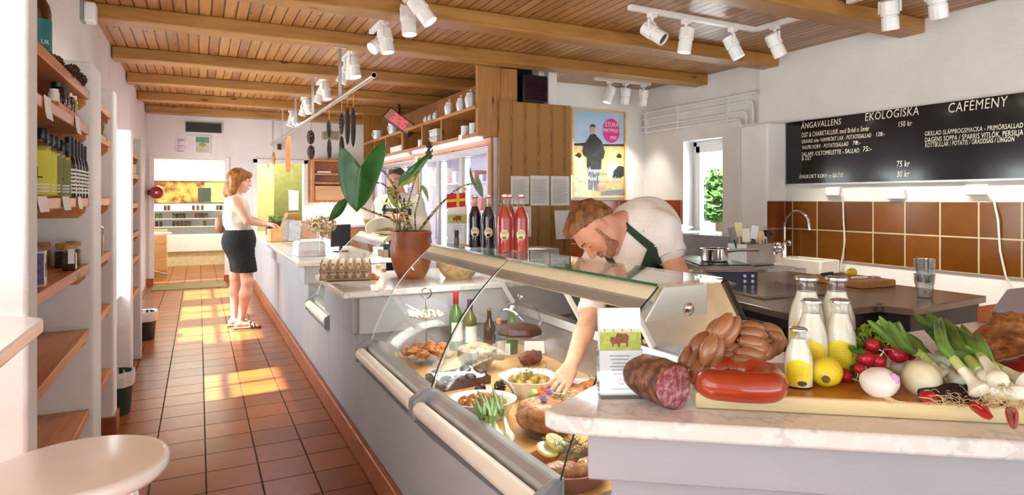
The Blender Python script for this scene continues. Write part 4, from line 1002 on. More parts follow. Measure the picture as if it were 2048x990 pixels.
# bottles along the pier end
def bottle(q, h, r, glass, cap, label, lab=None, capname='capsule', neck=.3, group=None, caph=.16):
    t = thing('bottle', label, 'bottle', q, .3, group)
    B().lathe([(r * .92, 0), (r, .006), (r, h * .56), (r * .92, h * .63), (r * .42, h * .75), (r * .36, h * .8), (r * .36, h * .97), (r * .3, h * .98)], n=24).build('glass_body', glass, t)
    B().lathe([(r * .38, h * (1 - caph)), (r * .42, h * (1 - caph) + .002), (r * .42, h * .992), (r * .36, h), (.0005, h)], n=18).build(capname, cap, t)
    if lab: label_band(B(), r * 1.01, h * .16, h * .48, -2.9, -.3, 14).build('label', lab, t)
    return t
GREENB = M('green_bottle_glass', '#3f6a20', .06, 0, .15, coat=.6)
OLIVB = M('olive_bottle_glass', '#57551f', .06, 0, .15, coat=.6)
bottle((1.235, 3.13, DK), .315, .037, GREENB, M('red_capsule', '#a3202a', .35), 'green wine bottle with a red capsule by the pier', LBLW, caph=.22)
bottle((1.305, 3.10, DK), .27, .037, OLIVB, M('purple_capsule', '#4a1f5a', .35), 'olive wine bottle with a purple capsule', LBLW, caph=.2)
bottle((1.365, 2.98, DK), .235, .034, BRBOT, M('gold_crown', '#a58a50', .3, .7), 'brown beer bottle with a gold crown cap in the left case', None, 'crown_cap', caph=.05)
bottle((1.355, 2.84, DK), .205, .03, thin_glass('clear_bottle', (.9, .93, .92)), M('orange_cap', '#e0843c', .4), 'clear bottle with an orange cap and pale label', LBLW, 'cap', caph=.12)
bottle((1.47, 2.92, DK), .25, .03, GREENB, WMET, 'green bottle with a white cap behind the glass dome', None, 'cap', caph=.07)
# glass bowl of nuts
q = Vector((1.18, 2.72, DK)); t = thing('glass_bowl', 'clear footed glass bowl of nuts in front of the wine bottles', 'bowl', q)
B().shell([(.05, 0), (.06, .01), (.095, .06), (.1, .13)], n=36, t=.004).build('bowl_body', CLEAR, t)
tag(B().lathe([(.055, .016), (.09, .065), (.093, .1), (.05, .118), (.0005, .122)], n=30, wob=lambda a, z: 1 + .03 * math.sin(9 * a + z * 200)).build('nut_filling', M('mixed_nuts', '#5a3a26', .5, 0, 0, 55, .8, 90, col2='#d8bd94'), t), kind=None)
# domed cake stand
q = Vector((1.325, 2.56, DK)); t = thing('cake_dome', 'tall glass cake stand with a glass dome over dark chocolate cake', 'cake stand', q)
B().lathe([(.0005, 0), (.07, 0), (.07, .005), (.014, .016), (.008, .05), (.008, .15), (.02, .17), (.09, .178), (.115, .19), (.116, .195), (.09, .184), (.0005, .182)], n=40).build('stand', CLEAR, t)
B().lathe([(.098, .197), (.1, .2), (.1, .26), (.085, .30), (.05, .325), (.012, .334), (.01, .345), (.018, .36), (.012, .372), (.0005, .374)], n=40).build('dome', CLEAR, t)
B().lathe([(.0005, .184), (.1, .188), (.104, .2), (.092, .218), (.06, .226), (.0005, .228)], n=36, wob=lambda a, z: 1 + .03 * math.sin(7 * a)).build('chocolate_cake', CHOC, t)
tag(B().ell((0, 0, .03), (.075, .04, .032), 18, 12, ns=.3, seed=3, R=rot(0, 0, .3)).build('cured_meat', M('cured_meat', '#7a3a2a', .5, 0, .3, 40, .4, 90), loc=(1.46, 2.70, DK)), 'piece of dark cured meat lying behind the price cards', 'meat')
def price_card(px, py, w_, h, label, z=DK, rz=-YAW):
    q = atz(px, py, z); t = thing('price_card', label, 'price card', q, rz)
    R = rot(-.25); b = B(); b.bx(-w_ / 2, w_ / 2, -.001, .001, .012, h, R=R, c=(0, 0, 0)); b.build('card', PAPER, t)
    B().tube([(-w_ * .3, .004, 0), (-w_ * .3, .004, .03)], .0015, 5).tube([(w_ * .3, .004, 0), (w_ * .3, .004, .03)], .0015, 5).build('wire_foot', STEEL, t)
price_card(1069, 712, .105, .075, 'white price card right of the glass cake stand'); price_card(1003, 715, .09, .07, 'white price card left of the glass cake stand')
tag(cone_mesh(5).build('pine_cone', CONE, loc=Vector((1.13, 2.36, DK))), 'single pine cone lying on the deck beside the glass joint', 'pine cone')
# ================================================================== dishes in the nearest case
POT = M('roast_potato', '#9a6226', .4, 0, .3, 30, .3, 60, coat=.3)
POTG = M('boiled_potato', '#94772c', .4, 0, .25, 25, .3, 60, coat=.3)
LEEKG = M('onion_green', '#5c7d36', .45, 0, .25, 12)
LEEKW = M('onion_white', '#eef0dc', .35, 0, .05, coat=.2)
LEEKM = M('onion_pale_green', '#b9cc7c', .4, 0, .1)
ROOT = M('root_hair', '#c9b68c', .8, 0, .2)
DILL = M('dill', '#3f5420', .6, 0, .2)
HERB = M('parsley', '#4e7a2a', .5, 0, .2)
def potatoes(c, n, R_, z0, mat, label, group, seed, s=1):
    rnd = random.Random(seed); p = B().ell((0, 0, 0), (.022 * s, .018 * s, .017 * s), 14, 10, ns=.25, nf=5, seed=seed).build('potato', mat)
    for k in range(n):
        o = p if k == 0 else p.copy()
        if k: COL.objects.link(o)
        a = k * 2.4; r = R_ * math.sqrt((k + .5) / n)
        o.location = Vector(c) + Vector((r * math.cos(a), r * math.sin(a), z0 + .022 * (1 - r / R_))); o.rotation_euler = (rnd.random() * 3, rnd.random() * 3, rnd.random() * 6)
        o.scale = [.85 + .3 * rnd.random()] * 3; tag(o, label, 'potato', group)
def dill(name, c, r, n, label, seed, parent=None):
    rnd = random.Random(seed); b = B()
    for k in range(n):
        p = Vector((rnd.uniform(-r, r), rnd.uniform(-r, r), rnd.uniform(0, .02))); d = Vector((rnd.uniform(-1, 1), rnd.uniform(-1, 1), rnd.uniform(0, .6))).normalized()
        e = p + d * .03; b.tube([p, (p + e) / 2 + Vector((0, 0, .004)), e], .0007, 4)
        for j in range(5):
            m = p + (e - p) * (j + 1) / 6; q = Vector((rnd.uniform(-1, 1), rnd.uniform(-1, 1), rnd.uniform(-.2, .6))).normalized() * .01; b.tube([m, m + q], .0005, 3)
    return tag(b.build(name, DILL, parent, loc=c), label, 'herb')
def spring_onion(pts, label, group=None, r=.012, bulb=1.0, leaves=3, seed=0, rootn=10):
    # pts: room points from the bulb to the leaf tips
    rnd = random.Random(seed); P_ = [Vector(p) for p in pts]; t = thing('spring_onion', label, 'spring onion', P_[0]); o = P_[0]
    if group: t['group'] = group
    L_ = [p - o for p in P_]; d = (L_[1] - L_[0]).normalized()
    def along(f):
        f = f * (len(L_) - 1); i = min(int(f), len(L_) - 2); return L_[i].lerp(L_[i + 1], f - i)
    N_ = 10; pb = [along(.34 * k / N_) - d * .0 for k in range(N_ + 1)]
    rb = [r * bulb * x for x in (.35, .95, 1.12, 1.0, .75, .62, .56, .52, .5, .5, .5)]
    B().tube(pb, rb, 14).build('bulb', LEEKW, t)
    pm = [along(.3 + .2 * k / 4) for k in range(5)]; B().tube(pm, [r * .52, r * .54, r * .55, r * .56, r * .5], 12).build('stalk', LEEKM, t)
    g = B()
    for l in range(leaves):
        off = Vector((rnd.uniform(-1, 1), rnd.uniform(-1, 1), rnd.uniform(-.2, .8))) * .018; end = rnd.uniform(.82, 1.0)
        pl = [along(.45 + (end - .45) * k / 8) + off * (k / 8) ** 1.2 * (1 + k * .12) for k in range(9)]
        g.tube(pl, [r * q * 1.15 for q in (.35, .48, .52, .55, .55, .5, .45, .34, .12)], 8)
    g.build('leaves', LEEKG, t)
    h = B()
    for k in range(rootn):
        a = rnd.random() * 6.28; q = d.orthogonal().normalized(); s_ = d.cross(q); e = -d * rnd.uniform(.012, .03) + (q * math.cos(a) + s_ * math.sin(a)) * rnd.uniform(.004, .02)
        h.tube([(0, 0, 0), e * .5 + Vector((0, 0, rnd.uniform(-.003, .004))), e], .0006, 4)
    h.build('roots', ROOT, t); return t
# white oval dish of roast potatoes
q = atz(965, 822, DK + .02); q.z = DK
wob_o = lambda a, z: 1 / math.sqrt((math.cos(a) / 1.12) ** 2 + (math.sin(a) / .92) ** 2)
t = thing('serving_dish', 'white oval dish of roast potatoes behind the spring onions', 'dish', q, -.4)
B().shell([(.075, 0), (.088, .012), (.108, .06), (.115, .068)], n=44, t=.006, wob=wob_o).build('dish_body', PORC, t)
potatoes(q, 16, .085, .045, POT, 'golden roast potato heaped in the white oval dish', 'potatoes in the oval dish', 3)
# scalloped white bowl of potatoes with dill
q = atz(1058, 783, DK + .02); q.z = DK
t = thing('serving_bowl', 'white scalloped bowl of potatoes and dill, nearest the hand', 'bowl', q)
B().shell([(.05, 0), (.065, .02), (.1, .065), (.115, .085)], n=72, t=.005, wob=lambda a, z: 1 + .10 * abs(math.sin(a * 3)) * max(0, z - .01) / .07).build('bowl_body', PORC, t)
potatoes(q, 15, .08, .06, POTG, 'yellowish boiled potato in the scalloped white bowl', 'potatoes in the scalloped bowl', 4)
dill('dill_sprig', q + Vector((.02, .0, .088)), .05, 26, 'dark dill sprig on the potatoes of the scalloped bowl', 1)
# pie in a glass bowl with flowers
q = atz(1090, 838, DK + .05); q.z = DK
t = thing('glass_pie_dish', 'fluted clear glass dish under the golden pie beside the marble corner', 'dish', q)
B().shell([(.07, 0), (.08, .01), (.105, .07), (.115, .078)], n=80, t=.004, wob=lambda a, z: 1 + .02 * math.cos(20 * a)).build('dish_body', CLEAR, t)
PIE = M('baked_pie', '#7d3f1c', .45, 0, 0, 34, .9, 60, col2='#c98a50', coat=.2)
pie = blob('golden_pie', [('e', (0, 0, .055), (.1, .1, .05)), ('e', (.02, .0, .095), (.07, .07, .025), None, .03), ('e', (-.04, -.03, .085), (.05, .045, .025), None, .03), ('e', (.05, .04, .085), (.04, .045, .02), None, .03), ('e', (-.01, .06, .085), (.05, .03, .02), None, .03)], PIE, None, .005, ns=.006, nf=25, loc=q + Vector((0, 0, .004)))
tag(pie, 'golden browned pie decorated with flowers in the glass dish', 'pie')
CHIVE = M('chive_flower', '#a58ac0', .6, 0, .25, 90)
def flower(loc, label, mat, n=60, r=.014):
    b = B(); rnd = random.Random(int(loc.x * 1e4))
    for k in range(n):
        z = 1 - 1.6 * k / n; a = k * 2.4; d = Vector((math.sqrt(max(0, 1 - z * z)) * math.cos(a), math.sqrt(max(0, 1 - z * z)) * math.sin(a), z))
        b.tube([d * r * .3, d * r * .8, d * r], [.0008, .0022, .0004], 5)
    t = thing('edible_flower', label, 'flower', loc); b.build('petals', mat, t); B().tube([(0, 0, 0), (0, .004, -.016)], .0012, 5).build('stem', HERB, t)
flower(q + Vector((-.022, -.03, .132)), 'left purple chive flower on the pie', CHIVE); flower(q + Vector((.03, .02, .13)), 'right purple chive flower on the pie', CHIVE)
flower(q + Vector((.0, .02, .138)), 'orange-red flower between the chive flowers on the pie', M('orange_petal', '#e8552a', .5, 0, .15, 30), 26, .02)
def leaf_spray(loc, label, n, r, mat, seed):
    b = B(); rnd = random.Random(seed)
    for k in range(n):
        a = rnd.random() * 6.28; p = Vector((math.cos(a), math.sin(a), 0)) * r * rnd.random() + Vector((0, 0, rnd.random() * .014)); l = rnd.uniform(.012, .022); d = Vector((math.cos(a + rnd.uniform(-.6, .6)), math.sin(a), rnd.uniform(-.1, .5))).normalized(); s_ = d.cross(Vector((0, 0, 1))).normalized() * l * .4
        b.grid([[p, p, p], [p + d * l * .5 - s_, p + d * l * .5 + Vector((0, 0, .003)), p + d * l * .5 + s_], [p + d * l, p + d * l, p + d * l]], two=.0006)
    return tag(b.build('herb_leaves', mat, loc=loc), label, 'herb')
tag(B().grid([[(-.035 + .07 * i / 6, (.026 * math.sin(PI * (i + .2) / 6.4)) * (j - 2) / 2, .012 * math.sin(i * .6) - .004 * abs(j - 2)) for j in range(5)] for i in range(7)], two=.001).build('garnish_leaf', M('lime_leaf', '#8aa03a', .4, 0, .1), loc=q + Vector((.0, .062, .125))), 'broad yellow-green leaf laid behind the flowers on the pie', 'leaf')
leaf_spray(q + Vector((.06, .0, .118)), 'green parsley leaves at the right side of the pie', 12, .025, HERB, 3)
# white dish of meat the chef reaches into
q = atz(1158, 786, DK + .03); q.z = DK
t = thing('serving_dish', 'white oval dish of glazed meat under the chef\'s hand', 'dish', q, -.3)
B().shell([(.08, 0), (.09, .012), (.115, .05), (.125, .056)], n=44, t=.006, wob=wob_o).build('dish_body', PORC, t)
MEAT = M('glazed_meat', '#8a3d1e', .3, 0, 0, 35, .7, 70, col2='#d08a50', coat=.4)
tag(blob('glazed_meat', [('e', (.04, -.03, .05), (.055, .04, .035)), ('e', (-.02, .0, .04), (.07, .06, .025), None, .02), ('e', (.0, -.05, .045), (.05, .03, .025), None, .02)], MEAT, None, .005, ns=.005, nf=40, loc=q), 'glazed browned meat in the white dish under the hand', 'meat')
leaf_spray(q + Vector((.085, -.01, .07)), 'green herb leaves on the meat dish behind the leaflet holder', 20, .03, HERB, 6)
flower(q + Vector((.075, -.05, .08)), 'purple flower on the glazed meat behind the leaflet holder', CHIVE)
# terracotta dish with chicken, lemon and dill
q = atz(1106, 938, DK + .04); q.z = DK; q.x += .05; q.y += .01
TCL = M('terracotta_dish', '#a5603f', .45, 0, .08, 12)
t = thing('terracotta_dish', 'round terracotta dish of roast fillets and lemon at the lower middle', 'dish', q)
B().shell([(.098, 0), (.106, .008), (.117, .045), (.121, .05)], n=48, t=.007).build('dish_body', TCL, t)
FIL = M('roast_fillet', '#a5602c', .35, 0, 0, 34, .8, 60, col2='#dfa868', coat=.3)
for k, (pr_, wd) in enumerate([([('e', (.03, .04, .045), (.07, .035, .03), rot(0, .1, .5)), ('e', (.06, .055, .05), (.03, .03, .022), None, .02)], 'browned roast fillet at the back of the terracotta dish'), ([('e', (-.03, -.045, .04), (.06, .034, .03), rot(0, 0, -.3)), ('e', (-.06, -.035, .04), (.03, .03, .025), None, .02)], 'pale roast fillet at the front of the terracotta dish'), ([('e', (.05, -.045, .04), (.055, .036, .028), rot(0, 0, .3))], 'roast fillet at the right of the terracotta dish')]):
    tag(blob('roast_fillet', pr_, FIL, None, .005, ns=.004, nf=40, loc=q), wd, 'fillet')
LRIND = M('lemon_rind', '#e8c53a', .4, 0, .05); LFLESH = M('lemon_flesh', '#f3e7a8', .3, 0, .08, 50, coat=.3)
for k, (x, y, z, a, wd) in enumerate([(-.045, .03, .078, .35, 'lower lemon slice on the roast fillets'), (-.015, .035, .092, .5, 'upper lemon slice on the roast fillets')]):
    R = rot(a, .15 * k, .2); t2 = thing('lemon_slice', wd, 'lemon', q + Vector((x, y, z)))
    B().lathe([(.0005, 0), (.031, 0), (.034, .002), (.034, .006), (.031, .008), (.0005, .008)], n=36, R=R).build('rind', LRIND, t2)
    b = B()
    for j in range(9):
        a0 = 2 * PI * j / 9 + .06; a1 = 2 * PI * (j + 1) / 9 - .06; am = (a0 + a1) / 2
        pts = [Vector((.004 * math.cos(am), .004 * math.sin(am), .009))] + [Vector((.028 * math.cos(a0 + (a1 - a0) * m_ / 5), .028 * math.sin(a0 + (a1 - a0) * m_ / 5), .009)) for m_ in range(6)]
        b.add([R @ p for p in pts], [tuple(range(7))])
    B().lathe([(.0005, .0083), (.0305, .0083)], n=30, R=R).build('pith', LEEKW, t2); b.build('segments', LFLESH, t2)
dill('dill_sprig', q + Vector((.02, -.03, .078)), .055, 70, 'dark dill sprinkled over the front fillets', 5)
# spring onions lying over the front of the case
grp = 'spring onions in the case'
for k, (b0, m0, e0, wd) in enumerate([((983, 893), (968, 850), (952, 795), 'left spring onion lying in the case with long dark leaves'), ((999, 880), (986, 838), (968, 788), 'middle spring onion lying in the case'), ((1022, 884), (1008, 838), (984, 786), 'right spring onion lying in the case, beside the pie'), ((990, 899), (975, 860), (990, 790), 'spring onion at the bottom of the bunch in the case')]):
    zb = DK + .012 + .016 * (k % 2)
    pts = [atz(*b0, zb), atz(*m0, DK + .05), atz(b0[0] * .5 + e0[0] * .5 - 4, b0[1] * .4 + e0[1] * .6, DK + .085), atz(*e0, DK + .092)]
    spring_onion(pts, wd, grp, r=.0125, bulb=1.25, leaves=4, seed=k + 3)
# ================================================================== glass-door fridges and the shelf unit above them
XS, XF, YE = 2.44, 2.62, 5.62
t = thing('cupboard', 'long open pine cupboard of crockery above the glass-door fridges', 'cupboard', (XS, 8, 1.97))
YF = 10.35
b = B(); b.bx(XS, 2.88, YE, YF, 1.95, 1.985); b.build('bottom_board', OAKY, t, W=True)
B().bx(XS, 2.84, YE, YF, 2.225, 2.262).build('middle_board', OAKY, t, bev=.003, W=True)
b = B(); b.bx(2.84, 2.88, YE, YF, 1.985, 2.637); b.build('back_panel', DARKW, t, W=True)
for k, y in enumerate((YE + .003, 6.62, 7.3, 8.12, 8.96, 9.6, YF - .03)):
    top = 2.225 if k not in (0, 6) else 2.74
    B().bx(XS, 2.84 if k else XF + .08, y, y + (.035 if k != 3 else .05), 1.985, top).build('upright', OAKZ, t, bev=.003, W=True)
B().bx(XS - .004, XS + .03, 8.1, 8.17, 1.985, 2.262).build('front_stile', OAKZ, t, W=True)
em = emis('lilac_fluorescent', '#efe2ff', 3.2)
for ya, yb in ((5.75, 7.9), (8.2, 10.2)):
    B().bx(XS + .06, XS + .12, ya, yb, 1.925, 1.95).build('light_strip', em, t, W=True)
area_light('cupboard_strip_light', (XS + .05, 8.0, 1.92), (-.25, 0, -1), .06, 4.4, 45, (.9, .82, 1))
# end boards facing the camera
t = thing('cupboard_end', 'tall pine end boards beside the menu monitor', 'panel', (2.7, YE, 0))
b = B().bx(XS, 2.69, YE - .02, YE, 1.95, 2.637); b.build('board', OAKZ, t, bev=.003, W=True)
B().bx(2.69, 2.87, YE - .03, YE - .0, 2.31, 2.637).build('board', OAKZ, t, bev=.003, W=True)
tag(B().bx(2.655, 3.49, YE - .06, YE - .03, 0, 2.307).build('veneer_panel', VENEER, bev=.003), 'tall wooden panel with repeating grain, papers taped on it', 'panel')
# fridges
t = thing('display_fridge', 'row of tall glass-door fridges lit white behind the waiter', 'fridge', (XF, 8, 0))
WHT = M('fridge_liner', '#eeeaf6', .4, 0, .02)
b = B(); b.bx(XF, 3.28, YE + .01, YF, 0, .1); b.bx(XF, 3.28, YE + .01, YF, 1.86, 1.948); b.bx(3.22, 3.28, YE + .01, YF, .1, 1.86)
for y in (YE + .01, 7.95, YF - .06): b.bx(XF, 3.28, y, y + .06, .1, 1.86)
b.build('carcass', WHT, t, W=True)
B().bx(XF - .03, XF, YE + .0, YF, 1.87, 1.948).build('header', OAKY, t, bev=.004, W=True)
B().bx(XF - .03, XF, 7.93, 8.03, 0, 1.87).build('post', OAKZ, t, W=True); B().bx(XF - .03, XF, YF - .1, YF, 0, 1.87).build('post', OAKZ, t, W=True); B().bx(XF - .03, XF, YE, YE + .07, 0, 1.87).build('post', OAKZ, t, W=True)
lilac = emis('fridge_tube', '#f1e6ff', 7)
ys = [5.7, 6.45, 7.2, 7.93]; ys2 = [8.03, 8.8, 9.55, 10.25]
for yy in (ys, ys2):
    for a, c in zip(yy[:-1], yy[1:]):
        b = B(); 
        for aa in ((a, a + .045, .12, 1.85), (c - .045, c, .12, 1.85), (a + .045, c - .045, .12, .18), (a + .045, c - .045, 1.79, 1.85)): b.bx(XF - .02, XF + .02, *aa)
        d = b.build('door', ALU, t, bev=.003, W=True)
        B().bx(XF - .002, XF + .002, a + .045, c - .045, .18, 1.79).build('pane', GLASS, d, W=True)
        B().tube([(XF - .05, c - .03, .85), (XF - .05, c - .03, 1.25)], .01, 8).build('handle', ALU, d, W=True)
        B().bx(XF + .05, XF + .075, c - .06, c - .035, .2, 1.78).build('light_tube', lilac, t, W=True)
        B().bx(XF + .05, XF + .075, a + .03, a + .055, .2, 1.78).build('light_tube', lilac, t, W=True)
for z in (.5, .85, 1.2, 1.52): B().bx(XF + .1, 3.2, YE + .1, YF - .1, z - .012, z).build('shelf', WHT, t, W=True)
PK = [M('pack_pink', '#d9a6b0', .4, 0, .15, 20), M('pack_white', '#e9e6ee', .4), M('pack_blue', '#b9c4dc', .4, 0, .1), M('pack_red', '#b65a55', .4, 0, .2)]
rnd = random.Random(12); gp = 'food packs in the lit fridges'
base = [B().bx(-.09, .09, -.055, .055, 0, h).build('food_pack', PK[i], bev=.01) for i, h in enumerate((.12, .16, .09, .14))]
n = 0
for z in (.85, 1.2, 1.52):
    y = 5.8
    while y < 10.1:
        if not 7.86 < y < 8.1:
            i = rnd.randrange(4); o = base[i] if base[i].get('category') is None else base[i].copy()
            if o is not base[i]: COL.objects.link(o)
            o.location = (XF + .32, y, z); tag(o, 'pale food pack on a shelf inside the lit glass-door fridges', 'food pack', gp)
        y += .17 + rnd.random() * .12
# crockery
CER = M('white_ceramic', '#e4e4e6', .15, 0, .03, coat=.4); DECO = M('grey_pattern', '#8d9aa8', .3)
def lidded_jar(px, py, z, w_, h, label, group='white lidded jars on the cupboard'):
    q = atx(px, py, XS + .1); q.z = z; t = thing('ceramic_jar', label, 'jar', q, .4, group)
    wob = lambda a, zz: 1 + .04 * math.cos(6 * a)
    B().lathe([(w_ * .33, 0), (w_ * .36, .006), (w_ * .5, h * .45), (w_ * .47, h * .6), (w_ * .34, h * .72), (w_ * .33, h * .76)], n=36, wob=wob).build('jar_body', CER, t)
    B().lathe([(w_ * .36, h * .75), (w_ * .35, h * .8), (w_ * .15, h * .88), (w_ * .06, h * .9), (w_ * .09, h * .95), (w_ * .06, h), (.0005, h)], n=24, wob=wob).build('lid', CER, t)
for k, (px, w_, h, wd) in enumerate([(899, .125, .20, 'left large white lidded jar on top of the cupboard'), (922.5, .115, .195, 'middle large white lidded jar on top of the cupboard'), (942, .135, .215, 'right large white lidded jar, nearest the pine end board'), (852, .07, .115, 'left small white lidded jar of the three'), (860.5, .07, .12, 'middle small white lidded jar of the three'), (871, .08, .125, 'right small white lidded jar of the three')]):
    lidded_jar(px, 210, 2.262, w_, h, wd)
def mug(px, z, r, h, label, group=None, name='mug', x=XS + .1):
    q = atx(px, 260, x); q.z = z; t = thing(name, label, name, q, -2.0, group)
    B().shell([(r * .85, 0), (r, .01), (r, h * .9), (r * 1.02, h)], n=24, t=.004).build('cup', CER, t)
    B().tube([(r * .95, 0, h * .8), (r * 1.5, 0, h * .75), (r * 1.6, 0, h * .45), (r * .95, 0, h * .2)], .006, 8).build('handle', CER, t)
def pot(px, w_, h, label):
    q = atx(px, 240, XS + .12); q.z = 2.262; t = thing('ceramic_pot', label, 'pot', q, .3, 'wide white pots on the cupboard')
    B().shell([(w_ * .34, 0), (w_ * .38, .01), (w_ * .5, h * .4), (w_ * .46, h * .75), (w_ * .48, h * .85), (w_ * .5, h)], n=30, t=.006, wob=lambda a, z: 1 + .03 * math.cos(8 * a)).build('pot_body', CER, t)
    for s_ in (-1, 1): B().tube([(s_ * w_ * .45, 0, h * .75), (s_ * w_ * .62, 0, h * .7), (s_ * w_ * .6, 0, h * .45), (s_ * w_ * .47, 0, h * .35)], .008, 8).build('handle', CER, t)
pot(756, .17, .16, 'farther wide white pot on top of the cupboard'); pot(787, .16, .18, 'wide white pot beside the red scale display')
mug(932, 1.985, .055, .12, 'left white mug in the end compartment', 'mugs in the end compartment'); mug(949, 1.985, .055, .125, 'right white mug in the end compartment', 'mugs in the end compartment')
for k, (z, wd) in enumerate([(1.985, 'lower white square tub in the crockery compartment'), (2.075, 'upper white square tub in the crockery compartment')]):
    q = atx(881, 260, XS + .15); t = thing('storage_tub', wd, 'tub', (q.x, q.y, z), 0, 'stacked white tubs'); B().bx(-.1, .1, -.13, .13, 0, .07).build('tub_body', CER, t, bev=.012); B().bx(-.105, .105, -.135, .135, .07, .085).build('lid', CER, t, bev=.004)
for k in range(3): mug([842, 848, 853][k], 1.985, .04, .10, ['left', 'middle', 'right'][k] + ' small white cup of the three beside the dried herbs', 'three cups beside the dried herbs', 'cup')
cup0 = B().lathe([(.026, 0), (.034, .01), (.036, .1), (.033, .1), (.03, .012), (.0005, .01)], n=14).build('drinking_cup', CER)
for k in range(16):
    o = cup0 if k == 0 else cup0.copy()
    if k: COL.objects.link(o)
    q = atx(781 + (k // 2) * 4.0, 290, XS + .1 + .09 * (k % 2)); o.location = (q.x, q.y, 1.985)
    tag(o, 'white cup in the row of cups in the left compartment', 'cup', 'row of white cups')
# dried herb bunch and a paper note on the edge
q = atx(860, 280, XS - .01)
t = thing('herb_bunch', 'dark dried herb bunch hanging from the cupboard edge', 'herbs', (XS - .02, q.y, 2.0)); b = B(); rnd = random.Random(8)
for k in range(60): a = rnd.random() * 6.28; r = rnd.random() * .05; z = rnd.uniform(-.2, 0); b.ell((r * math.cos(a) * .8, r * math.sin(a), z), (.012, .012, .02), 6, 4)
b.build('sprigs', M('dried_herbs', '#4a4630', .8, 0, .3), t); B().tube([(0, 0, .02), (0, 0, -.1)], .003, 5).build('cord', TWINE, t)
q = atx(921, 275, XS - .004); tag(B().bx(XS - .006, XS - .002, q.y - .05, q.y + .05, 1.94, 2.0).build('paper_note', PAPER), 'white paper note stuck on the cupboard edge under the mugs', 'note')
# red led scale display
q = atx(797, 232, XS - .05); t = thing('scale_display', 'black tilted display with red digits mounted on the cupboard', 'display', (XS - .03, q.y, 2.36))
R = frame((-.7, -.75, -.25), (.35, -.2, 1)) ; R = rot(0, 0, -.75) @ rot(-.35, .62, 0)
B().bx(-.24, .24, -.02, .02, -.09, .09, R=R).build('housing', BLACK, t, bev=.008)
B().bx(-.22, .2, -.025, -.02, -.075, .075, R=R).build('screen', M('pinkish_screen', '#b58a80', .3, 0, .05), t)
b = B()
for i, segs in enumerate((('a', 'b', 'c', 'd', 'g'), ('a', 'b', 'd', 'e', 'g'), ('a', 'f', 'c', 'd', 'g', 'e'))):
    ox = -.1 + i * .09; S = {'a': (0, .05, .05, .012), 'g': (0, 0, .05, .012), 'd': (0, -.05, .05, .012), 'b': (.028, .025, .012, .05), 'c': (.028, -.025, .012, .05), 'f': (-.028, .025, .012, .05), 'e': (-.028, -.025, .012, .05)}
    for s_ in segs: x, z, w_, h = S[s_]; b.bx(ox + x - w_ / 2, ox + x + w_ / 2, -.027, -.025, z - h / 2, z + h / 2, R=R)
b.build('digits', emis('red_led', '#ff2a3a', 4), t); B().tube([(0, .02, .05), (.02, .1, .25)], .015, 8).build('bracket', BLACK, t)
# menu monitor in the gap above the veneer panel
q = aty(1076, 182, 5.75)
t = thing('monitor', 'old dark monitor in the black gap above the veneer panel', 'monitor', (q.x, 5.75, 2.312))
B().bx(-.19, .19, -.02, .03, .02, .32).build('housing', BLACK, t, bev=.012); B().bx(-.16, .16, -.023, -.02, .055, .295).build('screen', M('dark_screen', '#2a1220', .15, 0, .1), t)
B().bx(.06, .12, -.024, -.0235, .032, .036).build('logo_mark', WMET, t); B().bx(-.1, .1, -.05, .12, 0, .02).build('foot', BLACK, t)
tag(B().bx(2.87, 3.45, 5.95, 6.0, 2.3, 2.75).build('gap_shade_sheet', M('gap_shade_black', '#121213', .8)), 'black sheet behind the monitor, standing for the shade in the gap', 'panel')  # sheet closes the gap; the gap's shade is put into its colour
struct('wall_pier', B().bx(3.235, 3.46, 5.8, 5.95, 2.31, 2.75), WALL)
# papers taped to the veneer panel
def sheet(px0, py0, px1, py1, label, lines=True, y=YE - .066, tilt=0, k=0):
    a, c = aty(px0, py0, y), aty(px1, py1, y); t = thing('paper_sheet', label, 'paper', (a.x, y, c.z), 0, 'papers on the veneer panel'); w_ = c.x - a.x; h = a.z - c.z
    B().grid([[(w_ * j / 4, -.004 - .004 * math.sin(j * 1.3 + k) * (1 - i / 3) - tilt * (1 - i / 3) * .02, h * i / 3) for j in range(5)] for i in range(4)], two=.0008).build('sheet', PAPER, t)
    if lines:
        b = B(); n = 18
        for i in range(n): zz = h * (.1 + .8 * i / n); b.bx(w_ * .1, w_ * (.9 - .2 * ((i * 7 + k) % 5) / 5), -.0115, -.0105, zz, zz + h * .012)
        b.build('text_line', M('grey_print', '#9a9a9c', .7), t)
sheet(1021, 352, 1058, 408, 'left sheet of the three upper papers', k=1); sheet(1060, 351, 1098, 411, 'middle sheet of the three upper papers', k=2); sheet(1101, 352, 1138, 411, 'right sheet of the three upper papers', k=3)
sheet(1026, 413, 1062, 473, 'lower left sheet behind the red bottles', k=4); sheet(1108, 421, 1142, 477, 'lower right sheet curling off the panel', False, tilt=2, k=5)
# poster
q0, q1 = aty(1143, 217, 6.49), aty(1250, 398, 6.49)
t = thing('framed_poster', 'framed award poster of a dark-coated figure in a field', 'poster', ((q0.x + q1.x) / 2, 6.5, 1.345)); W2 = (q1.x - q0.x) / 2; H2 = 1.1
b = B(); f = .022
for aa in ((-W2, -W2 + f, 0, H2), (W2 - f, W2, 0, H2), (-W2 + f, W2 - f, 0, f), (-W2 + f, W2 - f, H2 - f, H2)): b.bx(aa[0], aa[1], -.035, -.002, aa[2], aa[3])
b.build('frame', LIGHTX, t, bev=.002)
yp = -.012; K = [0]
def pic(poly, mat, name, dy=None):
    K[0] += 1; y = yp - .0006 * K[0]; return B().prism(poly, y, y + .0005, 'y').build(name, mat, t)
B().bx(-W2 + f, W2 - f, yp, yp + .004, f, H2 - f).build('sky_print', M('poster_sky', '#7fa6d0', .4, 0, 0, 1.2, col2='#c4d8ea'), t)
a, e = -W2 + f, W2 - f
